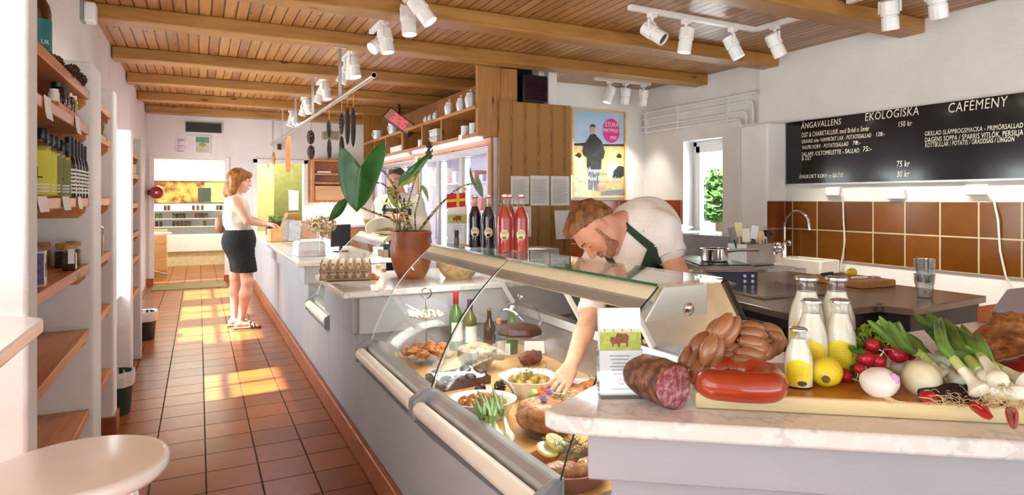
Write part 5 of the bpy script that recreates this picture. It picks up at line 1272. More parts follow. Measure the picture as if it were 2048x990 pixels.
FIELD = M('poster_field', '#b89a62', .5, 0, 0, 14, col2='#d8c08a'); STRAW = M('poster_straw', '#cdb083', .5, 0, 0, 22, col2='#f0e2bd'); DGR = M('poster_dark', '#22231f', .5, 0, .3, 10); WHP = M('poster_white', '#ece8e0', .5, 0, .05)
pic([(a, f), (e, f), (e, .66), (a, .64)], FIELD, 'field_print')
pic([(a, .64), (e, .66), (e, .69), (.2, .68), (.05, .675), (a + .15, .68), (a, .665)], DGR, 'treeline_print')
pic([(a, f), (a + .28, f), (a + .22, .3), (a + .16, .5), (a, .52)], STRAW, 'straw_print')
pic([(.12, .28), (.14, .42), (.22, .46), (.3, .44), (.34, .36), (.32, .26), (.2, .24)], WHP, 'pig_print'); pic([(.2, .24), (.3, .24), (e, .28), (e, .4), (.3, .41), (.22, .34)], DGR, 'pig_print'); pic([(.26, .53), (.3, .57), (.34, .55), (.35, .51), (.28, .51)], DGR, 'pig_print'); pic([(a + .02, .52), (a + .08, .56), (a + .12, .53), (a + .1, .49)], DGR, 'pig_print')
pic([(a + .2, .38), (a + .2, .5), (a + .15, .53), (a + .13, .58), (a + .17, .68), (a + .22, .74), (a + .25, .79), (a + .32, .80), (a + .37, .75), (a + .42, .71), (a + .47, .58), (a + .45, .5), (a + .42, .48), (a + .41, .36), (a + .3, .34)], M('poster_coat', '#26292a', .5, 0, .35, 14), 'coat_print')
pic([(a + .22, .1), (a + .22, .37), (a + .3, .345), (a + .39, .36), (a + .37, .1), (a + .31, .1), (a + .3, .28), (a + .28, .1)], M('poster_jeans', '#5c6a7c', .5, 0, .2, 14), 'jeans_print')
pic([(a + .285 + .036 * math.cos(k * PI / 8), .845 + .052 * math.sin(k * PI / 8)) for k in range(16)], M('poster_skin', '#c99a80', .5), 'face_print')
pic([(a + .245, .86), (a + .25, .905), (a + .285, .92), (a + .322, .905), (a + .325, .86), (a + .312, .885), (a + .26, .885)], DGR, 'hair_print')
pic([(a + .42, f + .06), (e, f + .09), (e, f + .03), (a + .4, f + .01)], M('poster_blue_grey', '#6d7a8c', .5, 0, .1), 'ground_print')
pic([(.185 + .128 * math.cos(k * PI / 20), .85 + .155 * math.sin(k * PI / 20)) for k in range(40)], M('pink_badge', '#d82f8f', .45, 0, .04), 'badge_print')
RW = rot(PI / 2)
for s_, x, z, sz, m in (('STORA', .185, .9, .075, WHP), ('MATPRISET', .185, .83, .062, WHP), ('mat', .21, .745, .078, WHP), ('Ängavallen &', .02, .315, .085, WHP), ('Rolf Axel Nordström', .0, .215, .085, WHP), ('2009', .02, .11, .08, M('pink_text', '#d88ab8', .5))):
    text(s_, t, m, (x, yp - .015, z), sz, RW, 'lettering', 'CENTER', .0004, sx=.86)
tag(B().bx(4.03, 4.08, 6.46, 6.5, 1.33, 1.62).build('door_hinge_box', TRIM, bev=.01), 'narrow white box on the wall left of the poster', 'box')
# ================================================================== menu board
t = thing('menu_board', 'long black menu board with white hand lettering on the right wall', 'menu board', (5.1, 2.6, 1.475))
BB = M('black_board', '#0e0f12', .12, 0, .1, 5, coat=.15)
YL, YR = 4.19, .9
B().bx(5.075, 5.099, YR, YL, 1.475, 2.065).build('board', BB, t, W=True)
b = B(); b.bx(5.07, 5.099, YR, YL, 1.46, 1.475); b.bx(5.07, 5.099, YR, YL, 2.065, 2.075); b.bx(5.07, 5.099, YL, YL + .012, 1.46, 2.075); b.build('frame', ALU, t, W=True)
CHALK = M('chalk', '#f0ead6', .8, 0, .05)
RB = frame((1, 0, 0), (0, 0, 1)) @ rot(PI / 2)
def chalk(s_, px, py, px1, size, sh=.12, sx=None):
    # left end of the base line at pixel px,py on the board, stretched to end at px1
    q = atx(px, py, 5.074); e = atx(px1, py, 5.074); o = text(s_, t, CHALK, (0, 0, 0), size, RB, 'chalk_lettering', 'LEFT', .0005, 1, sh, spacing=1.1)
    w_ = max(v.co.x for v in o.data.vertices) - min(v.co.x for v in o.data.vertices); k = (q.y - e.y) / w_
    m = RB.to_4x4(); m.translation = q - t.location
    o.matrix_local = m @ Matrix.Diagonal((k, 1, 1, 1))
chalk('ÄNGAVALLENS', 1602, 258, 1682, .078); chalk('EKOLOGISKA', 1729, 242, 1836, .095); chalk('CAFÉMENY', 1895, 226, 2014, .105)
chalk('OST & CHARKTALLRIK med Bröd o Smör', 1603, 275, 1738, .062); chalk('150 kr', 1795, 254, 1822, .062)
chalk('GRAVAD eller VARMRÖKT LAX - POTATISSALLAD', 1603, 287, 1742, .05); chalk('128:-', 1751, 273, 1768, .05)
chalk('VALFRI KORV - POTATISSALLAD', 1604, 299, 1696, .05); chalk('78:-', 1705, 290, 1720, .05)
chalk('SALAMI /OSTOMELETTE - SALLAD', 1603, 313, 1718, .055); chalk('75:-', 1725, 303, 1742, .06); chalk('& OST', 1603, 321, 1623, .05)
chalk('75 kr', 1793, 334, 1818, .07); chalk('30 kr', 1793, 354, 1818, .07); chalk('ÄNGKOKT KORV m BRÖD', 1598, 357, 1686, .05)
chalk('GRILLAD SLÄPPBOGSMACKA - PRIMÖRSALLAD', 1849, 272, 2045, .05); chalk('DAGENS SOPPA / SPARRIS VITLÖK, PERSILJA', 1849, 285, 2045, .055); chalk('KÖTTBULLAR / POTATIS / GRÄDDSÅS / LINGON', 1850, 295, 2028, .05)
# wall sockets and cables under the board
def socket(px, py, label, cord=None):
    q = atx(px, py, 5.1); t = thing('power_socket', label, 'socket', q, 0, 'sockets under the menu board')
    B().bx(-.045, 0, -.07, .07, -.035, .045).build('housing', TRIM, t, bev=.008); B().bx(-.05, -.045, -.05, .05, -.03, .02).build('flap', FRW, t, bev=.003)
    if cord: B().tube([atx(*c, 5.06 + .02 * (i % 2)) - q for i, c in enumerate(cord)], .007, 8).build('cord', M('white_cable', '#dcd8cc', .5), t)
socket(1670, 384, 'left wall socket under the menu board, with a cable hanging down', [(1682, 388), (1686, 402), (1687, 440), (1690, 480), (1686, 510), (1680, 540)])
socket(1795, 390, 'middle wall socket under the menu board, with no cable')
socket(1957, 381, 'right wall socket under the menu board, cable running down to the floor', [(1972, 384), (1988, 402), (1996, 440), (2000, 500), (2012, 555), (2035, 590), (2060, 605)])
# heating pipes on the window wall
t = thing('heating_pipes', 'four white heating pipes bending down beside the small window', 'pipes', (5.2, 5.5, 2.2))
for k, (ya, z, yb) in enumerate([(6.48, 2.44, 4.58), (6.48, 2.36, 4.67), (6.48, 2.26, 4.76), (6.48, 2.19, 4.84)]):
    b = B(); pts = [(5.165, ya, z), (5.165, yb + .06, z), (5.165, yb + .02, z - .012), (5.165, yb, z - .05), (5.165, yb, .9)]; b.tube(pts, .016, 10); b.build('pipe', TRIM, t, W=True)
B().bx(5.15, 5.199, 4.55, 4.88, 2.1, 2.12).build('clamp', TRIM, t, W=True)
for y in (5.0, 5.8, 6.4): B().bx(5.15, 5.199, y, y + .025, 2.17, 2.46).build('clamp', TRIM, t, W=True)
# ================================================================== sink corner
t = thing('sink', 'white rectangular sink standing against the brown tiles', 'sink', (4.95, 3.85, 0))
SINKM = M('white_fireclay', '#e7e3d6', .25, 0, .02, coat=.3)
q0 = atx(1560, 548, 4.6); q1 = atx(1678, 548, 4.6)
def open_box(b, x0, x1, y0, y1, z0, z1, tk):
    b.bx(x0, x1, y0, y1, z0, z0 + tk); b.bx(x0, x0 + tk, y0, y1, z0, z1); b.bx(x1 - tk, x1, y0, y1, z0, z1); b.bx(x0 + tk, x1 - tk, y0, y0 + tk, z0, z1); b.bx(x0 + tk, x1 - tk, y1 - tk, y1, z0, z1)
b = B(); open_box(b, 4.82, 5.08, 3.63, 4.06, .62, .79, .02); b.build('basin', SINKM, t, bev=.012, W=True)
b = B(); b.bx(4.85, 5.06, 3.66, 4.03, 0, .62); b.build('pedestal', TRIM, t, W=True)
fq = Vector((5.02, 3.86, .80))
t = thing('faucet', 'tall chrome swan-neck faucet at the brown tiles', 'faucet', (4.98, 4.13, .765))
pts = [(0, 0, 0), (0, 0, .3)] + [(-.0 - .0, -.14 + .14 * math.cos(a), .3 + .15 * math.sin(a)) for a in [PI * k / 12 for k in range(1, 11)]] + [(0, -.275, .28)]
B().tube(pts, .014, 12).build('spout', CHROME, t); B().lathe([(.035, 0), (.03, .03), (.028, .14), (.02, .16)], n=20).build('base', CHROME, t)
b = B(); b.ell((.0, -.05, .15), (.02, .03, .03)); b.ell((0, .045, .12), (.018, .025, .025)); b.build('lever', CHROME, t)
# ================================================================== worn steel worktop island
t = thing('steel_worktop', 'worn brown-steel refrigerated worktop behind the vegetables', 'worktop', (2.9, 2.3, 0))
B().prism([(2.91, 1.71), (3.63, 1.77), (3.66, 3.02), (2.5, 3.02), (2.30, 1.88), (2.86, 1.84)], .795, .83).build('top', STEELW, t, bev=.004, W=True)
B().prism([(2.93, 1.74), (3.6, 1.79), (3.63, 3.0), (2.53, 3.0), (2.34, 1.9), (2.9, 1.87)], 0, .795).build('carcass', STEELD, t, W=True)
B().prism([(2.5, 2.2), (2.98, 2.15), (3.05, 2.62), (2.58, 2.66)], .83, .845).build('hatch_lid', M('polished_steel', '#8f8983', .16, .9, .06, 4), t, bev=.003, W=True)
for ya, yb in ((1.95, 2.25), (2.28, 2.6), (2.63, 2.95)):
    sh = lambda y: 2.34 + (y - 1.9) * .1727
    f = B().prism([(sh(ya) - .012, ya), (sh(yb) - .012, yb), (sh(yb), yb), (sh(ya), ya)], .45, .755).build('drawer', M('drawer_front', '#4a4440', .4, .6, .1), t, bev=.004, W=True)
    B().prism([(sh(ya + .08) - .03, ya + .08), (sh(yb - .08) - .03, yb - .08), (sh(yb - .08) - .012, yb - .08), (sh(ya + .08) - .012, ya + .08)], .63, .66).build('handle', STEEL, f, W=True)
B().bx(2.85, 2.88, 1.82, 1.85, .80, .84).build('hinge', CHROME, t, W=True)
# back bench along the window wall: hob, pot, utensils
t = thing('steel_bench', 'dark steel bench with hob and utensils under the small window', 'bench', (3.4, 3.9, 0))
B().bx(3.0, 3.85, 3.1, 4.3, .80, .84).build('top', STEEL, t, W=True); B().bx(3.03, 3.83, 3.13, 4.28, 0, .80).build('carcass', STEELD, t, W=True)
hx, hy = 2.98, 3.52
q = atz(1443, 572, .90)
t = thing('induction_hob', 'steel table hob with a dark blue control panel', 'hob', (2.80, 2.80, .831), -.45)
B().prism([(-.2, 0), (.2, 0), (.2, .11), (-.14, .11), (-.2, .09)], -.16, .16, 'x').build('housing', STEEL, t, bev=.006)
B().bx(-.15, .15, -.13, .19, .11, .116).build('glass_top', BLACK, t, bev=.002)
pn = B().bx(-.155, .155, -.206, -.2, .01, .085).build('control_panel', M('navy_panel', '#26264f', .3), t)
B().prism([(-.155, .01), (.05, .01), (-.155, .085)], -.2075, -.206, 'y').build('bronze_wedge', M('bronze_trim', '#a08a62', .4, .5), t)
for k in range(2):
    for j in range(2): B().lathe([(.009, 0), (.009, .008), (.0005, .009)], (.08 + .045 * k, -.206, .03 + .03 * j), 12, R=rot(PI / 2)).build('button', WMET, pn)
q = Vector((2.83, 2.86, .948)); t = thing('saucepan', 'small steel saucepan with a long handle on the hob', 'saucepan', q, -.5)
B().shell([(.075, 0), (.08, .006), (.08, .075), (.084, .078)], n=32, t=.003).build('pan_body', CHROME, t); B().tube([(.08, 0, .06), (.14, 0, .068), (.27, 0, .07)], [.008, .009, .011], 8).build('handle', STEEL, t)
q = Vector((2.66, 2.9, .831)); t = thing('salad_bowl', 'dark bowl of green and white vegetables beside the saucepan', 'bowl', q); B().shell([(.05, 0), (.08, .03), (.09, .05)], n=28, t=.004).build('bowl_body', GREYP, t)
for k in range(9):
    a = k * 2.4; r = .055 * math.sqrt(k / 9)
    tag(B().ell((0, 0, 0), (.028, .02, .018), 10, 7, ns=.5, seed=k).build('vegetable_piece', [M('yellow_green_veg', '#b6b53a', .5, 0, .2), LEEKW, HERB][k % 3], loc=q + Vector((r * math.cos(a), r * math.sin(a), .055))), 'piece of green or white vegetable in the bowl beside the saucepan', 'vegetable', 'vegetable pieces in the dark bowl')
# glass topped display at the window
t = thing('counter_showcase', 'low grey showcase with a slanted glass guard under the small window', 'showcase', (3.6, 4.9, 0))
B().prism([(3.2, .8), (4.7, .8), (4.7, .96), (3.3, 1.06)], 4.36, 4.9, 'y').build('casing', GREYP, t, bev=.008, W=True); B().bx(3.25, 4.65, 4.38, 4.88, 0, .8).build('base', STEELD, t, W=True)
B().grid([[(3.35, 4.37, 1.07), (4.72, 4.37, .97)], [(3.35, 4.6, 1.22), (4.72, 4.75, 1.0)]], two=.006).build('guard_glass', GLASS, t, W=True)
B().tube([(3.4, 4.5, 1.05), (3.4, 4.5, 1.15), (3.42, 4.48, 1.2), (3.5, 4.45, 1.225), (3.75, 4.43, 1.225)], .014, 8).build('bracket', STEEL, t, W=True)
B().bx(3.4, 3.78, 4.38, 4.55, 1.226, 1.234).build('top_glass', GLASSG, t, W=True)
# utensil pots
UB = thing('utensil_holder', 'steel box holding upright knives, spatulas and ladles beside the pier', 'holder', (3.68, 3.35, .84))
b = B(); open_box(b, -.14, .14, -.09, .09, 0, .16, .004); b.build('box_body', STEEL, UB)
def utensil(kind, x, y, lean, h, mat, label, hm=BLACK):
    base = UB.location + Vector((x, y, .02)); t = thing(kind, label, kind.replace('_', ' '), base, 0, 'utensils in the steel box')
    e = Vector((lean[0] * h, lean[1] * h, h))
    B().tube([(0, 0, 0), e * .62], .006, 8).build('handle', hm, t)
    p = e * .62; d = e.normalized(); R = frame(d.orthogonal(), d)
    if kind == 'ladle': B().shell([(.004, 0), (.03, .012), (.038, .035)], p + d * .02, 20, t=.002, R=rot(.6)).build('bowl', mat, t)
    elif kind == 'wooden_spoon': B().ell(p + d * .04, (.022, .008, .04), R=R).build('bowl', mat, t)
    elif kind == 'whisk': 
        b = B(); [b.tube([p + (Vector((math.cos(a), math.sin(a), 0)) * .028 * math.sin(PI * k / 6) + d * .11 * k / 6) for k in range(7)], .0012, 4) for a in (0, 1.05, 2.1, 3.14, 4.2, 5.2)]; b.build('wires', mat, t)
    else: B().bx(-.026, .026, -.0015, .0015, 0, .1, R=R, c=p).build('blade', mat, t, bev=.001)
for a in [('spatula', -.11, .0, (-.25, .1), .27, STEEL, 'steel spatula leaning left in the utensil box'), ('spatula', -.08, -.04, (-.12, -.05), .25, LEEKW, 'white rubber spatula in the utensil box', LIGHTX), ('knife', -.03, .0, (.18, -.1), .28, STEEL, 'black-handled knife leaning right in the utensil box'), ('wooden_spoon', .02, -.04, (.1, -.1), .25, LIGHTX, 'wooden spoon at the front of the utensil box', LIGHTX), ('ladle', .06, .02, (.05, .05), .3, CHROME, 'steel ladle standing in the utensil box'), ('ladle', .1, -.02, (.2, .0), .27, BLACK, 'black ladle in the utensil box'), ('whisk', .12, .03, (.3, .05), .25, STEEL, 'wire whisk at the right of the utensil box'), ('spatula', -.05, .05, (.02, .1), .31, M('beige_rubber', '#d8d0a8', .5), 'beige spatula at the back of the utensil box', LIGHTX)]: utensil(*a)
t = thing('steel_stand', 'small steel side shelf beside the sink', 'shelf', (4.08, 3.5, 0)); B().bx(-.2, .2, -.16, .16, .74, .78).build('top', STEEL, t, bev=.003)
for x in (-.18, .18):
    for y in (-.14, .14): B().bx(x - .015, x + .015, y - .015, y + .015, 0, .74).build('leg', STEEL, t)
t = thing('salt_jar', 'glass jar of white salt on the small steel shelf', 'jar', (4.0, 3.44, .78)); B().lathe([(.045, 0), (.055, .02), (.055, .07), (.04, .1), (.042, .12)], n=24).build('glass_body', CLEAR, t); B().lathe([(.043, .003), (.052, .02), (.05, .045), (.0005, .05)], n=24).build('salt', PAPER, t); B().lathe([(.044, .118), (.044, .14), (.0005, .145)], n=20).build('lid', CHROME, t)
q = Vector((4.17, 3.52, .78)); t = thing('pepper_mill', 'round chrome-topped mill beside the salt jar', 'mill', q); B().lathe([(.03, 0), (.032, .02), (.022, .06), (.03, .1), (.03, .12)], n=20).build('mill_body', M('pale_mill', '#d9c3b0', .4), t); B().ell((0, 0, .16), .045).build('knob', CHROME, t)
# chopping board with lemon half, knife, peeler
q = Vector((3.42, 2.40, .849)); bq = thing('chopping_board', 'wooden chopping board with a lemon and knife on the steel worktop', 'chopping board', q, -.1)
B().bx(-.12, .15, -.2, .16, -.018, .022).build('board', OAKY, bq, bev=.006)
c = q + Vector((.05, .0, .022)); tag(B().ell((0, 0, .024), (.032, .026, .025), 18, 12, ns=.1, seed=1).build('lemon', M('lemon_skin', '#e0c22a', .4, 0, .06, 60, .3, 200), loc=c + Vector((.0, .0, 0))), 'yellow lemon lying on the chopping board by the wall', 'lemon')
t = thing('knife', 'black-handled kitchen knife lying on the chopping board', 'knife', c + Vector((-.02, .1, .003)), .2); B().prism([(-.02, -.006), (.15, -.006), (.17, .006), (-.02, .02)], 0, .003).build('blade', STEEL, t); B().bx(-.15, -.02, -.008, .014, 0, .016).build('handle', BLACK, t, bev=.005)
t = thing('peeler', 'cream-handled peeler on the front of the chopping board', 'peeler', c + Vector((.0, -.11, .006)), -.3); B().tube([(-.12, 0, 0), (-.02, 0, 0)], .008, 8).build('handle', CREAM, t); b = B(); b.tube([(-.02, 0, 0), (0, .02, .002), (.05, .022, .002)], .003, 6); b.tube([(-.02, 0, 0), (0, -.02, .002), (.05, -.022, .002)], .003, 6); b.bx(.042, .054, -.024, .024, -.002, .004); b.build('blade', CHROME, t)
# two stacked tumblers
q = atz(1849, 595, .83)
for k in range(2):
    t = thing('tumbler', ['lower glass tumbler of the stacked pair on the steel worktop', 'upper glass tumbler of the stacked pair on the steel worktop'][k], 'glass', (q.x + .002 * k, q.y, .831 + .078 * k), 0, 'stacked tumblers')
    B().shell([(.034, 0), (.036, .004), (.041, .068), (.044, .07), (.048, .118)], n=40, t=.005, wob=lambda a, z: 1 + .015 * math.cos(10 * a) * (z < .055)).build('glass_body', thin_glass('tumbler_glass', (.86, .88, .88), 5), t)
# grey scale with its cable at the right edge
q = Vector((2.58, 1.1, .85))
t = thing('counter_scale', 'pale lilac-grey scale at the right edge with a black cable', 'scale', (2.98, 1.5, .86), 0)
t.location = (2.92, 1.16, .851); t.scale = (.78, .78, .78)
B().prism([(-.25, .06), (-.1, .16), (.2, .16), (.25, .06), (.2, .03), (-.18, .03)], -.06, .2, 'y').build('housing', M('lilac_grey', '#b9b7c9', .35, .2, .03), t, bev=.01)
B().bx(-.2, .2, -.02, .16, 0, .03).build('foot', BLACK, t); B().lathe([(.024, 0), (.024, .02), (.012, .035)], (-.06, -.06, .11), 16, R=rot(PI / 2)).build('cable_gland', BLACK, t)
B().tube([(-.06, -.09, .11), (-.15, -.1, .07), (-.3, -.06, .01)], .008, 8).build('cable', BLACK, t); B().bx(-.03, .06, -.062, -.06, .05, .08).build('rating_plate', STEEL, t)
tag(B().bx(2.72, 2.86, 1.31, 1.36, .851, .91).build('wood_block', PINE, bev=.004), 'small brown wooden block beside the grey scale', 'block')
# tray of dark papers behind the bottles on the left of the chef
q = atz(1112, 497, .9); t = thing('document_tray', 'pale steel tray on the work surface left of the chef', 'tray', (2.3, 4.45, .861)); b = B(); open_box(b, -.28, .28, -.16, .16, 0, .07, .006); b.build('tray_body', STEEL, t); B().bx(-.24, .24, -.13, .13, .03, .06).build('papers', PAPER, t)
t = thing('back_counter', 'light worktop behind the chef below the veneer panel', 'worktop', (2.4, 4.3, 0)); B().bx(1.95, 2.62, 4.2, 5.5, .82, .86).build('top', TRIM, t, bev=.004, W=True); B().bx(1.98, 2.6, 4.22, 5.48, 0, .82).build('carcass', STEELD, t, W=True)
# ================================================================== the nearest counter: leaflets, sausages, milk, vegetables
ZC = .85; BZ = .888
def leaflet_holder(q, rz, label):
    t = thing('leaflet_holder', label, 'leaflet holder', q, rz)
    w_ = .052; ti = rot(-.12)
    b = B(); b.bx(-w_ - .003, w_ + .003, -.002, 0, 0, .115, R=ti); b.bx(-w_ - .003, w_ + .003, .026, .028, 0, .2, R=ti); b.bx(-w_ - .003, -w_ - .001, -.002, .028, 0, .115, R=ti); b.bx(w_ + .001, w_ + .003, -.002, .028, 0, .115, R=ti); b.bx(-w_, w_, -.01, .05, 0, .003)
    b.build('acrylic_holder', thin_glass('acrylic', (.95, .96, .97), 1.6), t)
    lf = B().bx(-w_ + .001, w_ - .001, .002, .025, .006, .214, R=ti).build('leaflet_stack', PAPER, t)
    def pr(poly, m, n, y=.0012): return B().add([ti @ Vector((x, y - k_, z)) for k_ in (0, .0006) for x, z in poly], [tuple(range(len(poly)))[::-1], tuple(range(len(poly), 2 * len(poly)))] + [(i, (i + 1) % len(poly), len(poly) + (i + 1) % len(poly), len(poly) + i) for i in range(len(poly))]).build(n, m, lf)
    x = w_ - .001
    pr([(-x, .112), (x, .112), (x, .16), (-x, .16)], M('meadow_print', '#8fa23a', .5, 0, 0, 90, col2='#b9c45a'), 'meadow_print')
    pr([(-x, .156), (x, .156), (x, .163), (-x, .163)], M('haze_print', '#d4d6c2', .5), 'horizon_print', .0009)
    for k in range(4): pr([(-.04 + .022 * k, .158), (-.037 + .022 * k, .158), (-.040 + .022 * k, .166)], M('tree_print', '#6a6a60', .5), 'tree_print', .0006)
    for dx, s_ in ((.004, 1), (-.014, .72)):
        pr([(dx + s_ * a, .122 + s_ * c) for a, c in ((-.012, .012), (-.016, .02), (-.012, .032), (-.004, .03), (.012, .03), (.017, .024), (.015, .01), (.013, -.002), (.01, -.002), (.009, .008), (-.004, .008), (-.006, -.002), (-.009, -.002), (-.009, .01))], M('cow_print', '#7a3f26', .5, 0, .2, 200), 'cow_print', .0004 if s_ == 1 else .0002)
    for k in range(6): pr([(-.028 + .004 * (k % 3), .098 - k * .0085), (.028 - .005 * ((k + 1) % 3), .098 - k * .0085), (.028 - .005 * ((k + 1) % 3), .1005 - k * .0085), (-.028 + .004 * (k % 3), .1005 - k * .0085)], M('grey_print', '#a9a9a6', .7), 'text_line', .0008)
    for a in ((-.006, .032, .006, .0335), (-.006, .043, .006, .0445), (-.006, .032, -.0048, .0445), (.0048, .032, .006, .0445), (-.025, .02, .025, .0225)): pr([(a[0], a[1]), (a[2], a[1]), (a[2], a[3]), (a[0], a[3])], M('grey_print', '#a9a9a6', .7), 'logo_mark', .0008)
    return t
q = atz(1244, 796, ZC); leaflet_holder((q.x, q.y, ZC), -.42, 'clear leaflet holder with a cow picture on the nearest marble counter')
# cutting board along the counter
ang = math.atan2(-.394, .545); ax = Vector((math.cos(ang), math.sin(ang), 0)); ay = Vector((-math.sin(ang), math.cos(ang), 0))
o0 = atz(1392, 817, ZC)
bd = thing('cutting_board', 'long thick wooden cutting board under the sausages and vegetables', 'cutting board', (o0.x, o0.y, ZC), ang)
BOARD = wood('cutting_board_wood', '#9a5c1c', '#bd7c2a', '#d2963c', 'X', 10, .3, knots=False)
BEND = wood('cutting_board_edge', '#cdb37a', '#e0cc98', '#ead9ac', 'X', 9, .5, knots=False)
B().bx(0, 1.15, 0, .30, .001, BZ - ZC - .002).build('board', BEND, bd, bev=.003); B().bx(.003, 1.147, .003, .297, BZ - ZC - .002, BZ - ZC).build('oiled_face', BOARD, bd)
def on_board(px, py, h=0): return atz(px, py, BZ + h)
# cut salami
SKIN = M('salami_skin', '#5a3420', .55, 0, 0, 45, .9, 60, col2='#a0704e', vstops=(.4, .7)); CUTF = M('salami_cut', '#8d3f4a', .35, 0, 0, 70, .2, 90, col2='#dba8a8', vstops=(.45, .72), coat=.3)
r = .052; q = atz(1348, 820, ZC) + Vector((0, 0, r)); dirn = (atz(1318, 770, ZC + r) - atz(1360, 790, ZC + r)); dirn.z = 0; dirn = Vector((.02, 1, 0)).normalized()
t = thing('salami', 'thick cut salami with its speckled pink face to the camera', 'salami', (q.x, q.y, ZC))
Rm = dirn.to_track_quat('Z', 'Y').to_matrix(); wobs = lambda a, z: 1 + .05 * math.sin(3 * a + 1) + .04 * noise.noise(Vector((math.cos(a) * 2, math.sin(a) * 2, z * 30)))
B().lathe([(r * .96, 0), (r, .004), (r * 1.02, .06), (r * .95, .12), (r * .75, .16), (r * .4, .178), (.0005, .184)], (0, 0, r), 40, R=Rm, wob=wobs).build('skin', SKIN, t)
B().lathe([(.0005, -.001), (r * .94, -.0005), (r * .95, .002)], (0, 0, r), 40, R=Rm, wob=wobs).build('cut_face', CUTF, t)
B().ell(Rm @ Vector((0, 0, .19)) + Vector((0, 0, r)), (.012, .012, .016)).build('tied_end', PALE, t)
# ring sausage
RS = M('red_sausage_skin', '#a63a1c', .25, 0, .1, 8, .1, 40, coat=.5)
c1 = on_board(1455, 745); pts = [on_board(*p, .033) for p in ((1430, 752), (1470, 760), (1530, 762), (1556, 742), (1548, 722), (1500, 716))]
A = on_board(1418, 768, .034); E1 = on_board(1552, 775, .034)
t = thing('ring_sausage', 'glossy red ring sausage under the heap of small sausages', 'sausage', (A.x, A.y, BZ))
d = (E1 - A); n_ = Vector((-d.y, d.x, 0)).normalized()
P4 = [A - d * .02 + n_ * .03, A + d * .05, A + d * .25 - n_ * .008, A + d * .5 - n_ * .012, A + d * .78 - n_ * .008, A + d * .94 + n_ * .006, A + d * 1.0 + n_ * .04, A + d * .96 + n_ * .085, A + d * .8 + n_ * .12, A + d * .55 + n_ * .135, A + d * .3 + n_ * .13, A + d * .12 + n_ * .10]
def smooth(pts, n=5):
    out = []
    for i in range(len(pts) - 1):
        p0, p1, p2, p3 = pts[max(i - 1, 0)], pts[i], pts[i + 1], pts[min(i + 2, len(pts) - 1)]
        for k in range(n):
            u = k / n; out.append(.5 * ((2 * p1) + (p2 - p0) * u + (2 * p0 - 5 * p1 + 4 * p2 - p3) * u * u + (3 * p1 - p0 - 3 * p2 + p3) * u ** 3))
    return out + [pts[-1]]
sp_ = smooth(P4); N_ = len(sp_)
B().tube(sp_, [.033 * min(1, .35 + .65 * math.sin(min(PI / 2, PI * .5 * min(i, N_ - 1 - i) / 4))) for i in range(N_)], 22).build('sausage_body', RS, t, W=True)
# heap of small link sausages
LNK = M('small_sausage_skin', '#9c6842', .32, 0, .12, 14, .12, 60, coat=.35)
def link(p, dirv, L_, r, label):
    t = thing('link_sausage', label, 'sausage', p, 0, 'heap of small link sausages')
    d = Vector(dirv).normalized(); R = d.to_track_quat('Z', 'Y').to_matrix(); pr = []
    for k in range(13):
        f = k / 12; pr.append((max(.002, r * math.sin(PI * (.06 + .88 * f)) ** .55), (f - .5) * L_))
    B().lathe([(.0005, -L_ / 2)] + pr + [(.0005, L_ / 2)], n=18, R=R).build('sausage_body', LNK, t)
    b = B(); [b.ell(R @ Vector((0, 0, s_ * L_ * .52)), .0035, 8, 6) for s_ in (-1, 1)]; b.build('twisted_end', LNK, t)
F_ = Vector((SY, CY_, 0)); Rr = Vector((CY_, -SY, 0)); U_ = Vector((0, 0, 1))
base = on_board(1490, 770, 0); D0 = base.x * SY + base.y * CY_ + .05
def lk(px, py, ang_, Lpx, rpx, dd=0, label=None):
    p = cam(px, py, D0 + dd); k = (D0 + dd) / FPX; a = math.radians(ang_)
    link(p, Rr * math.cos(a) + U_ * math.sin(a) + F_ * .12, Lpx * k, rpx * k, label)
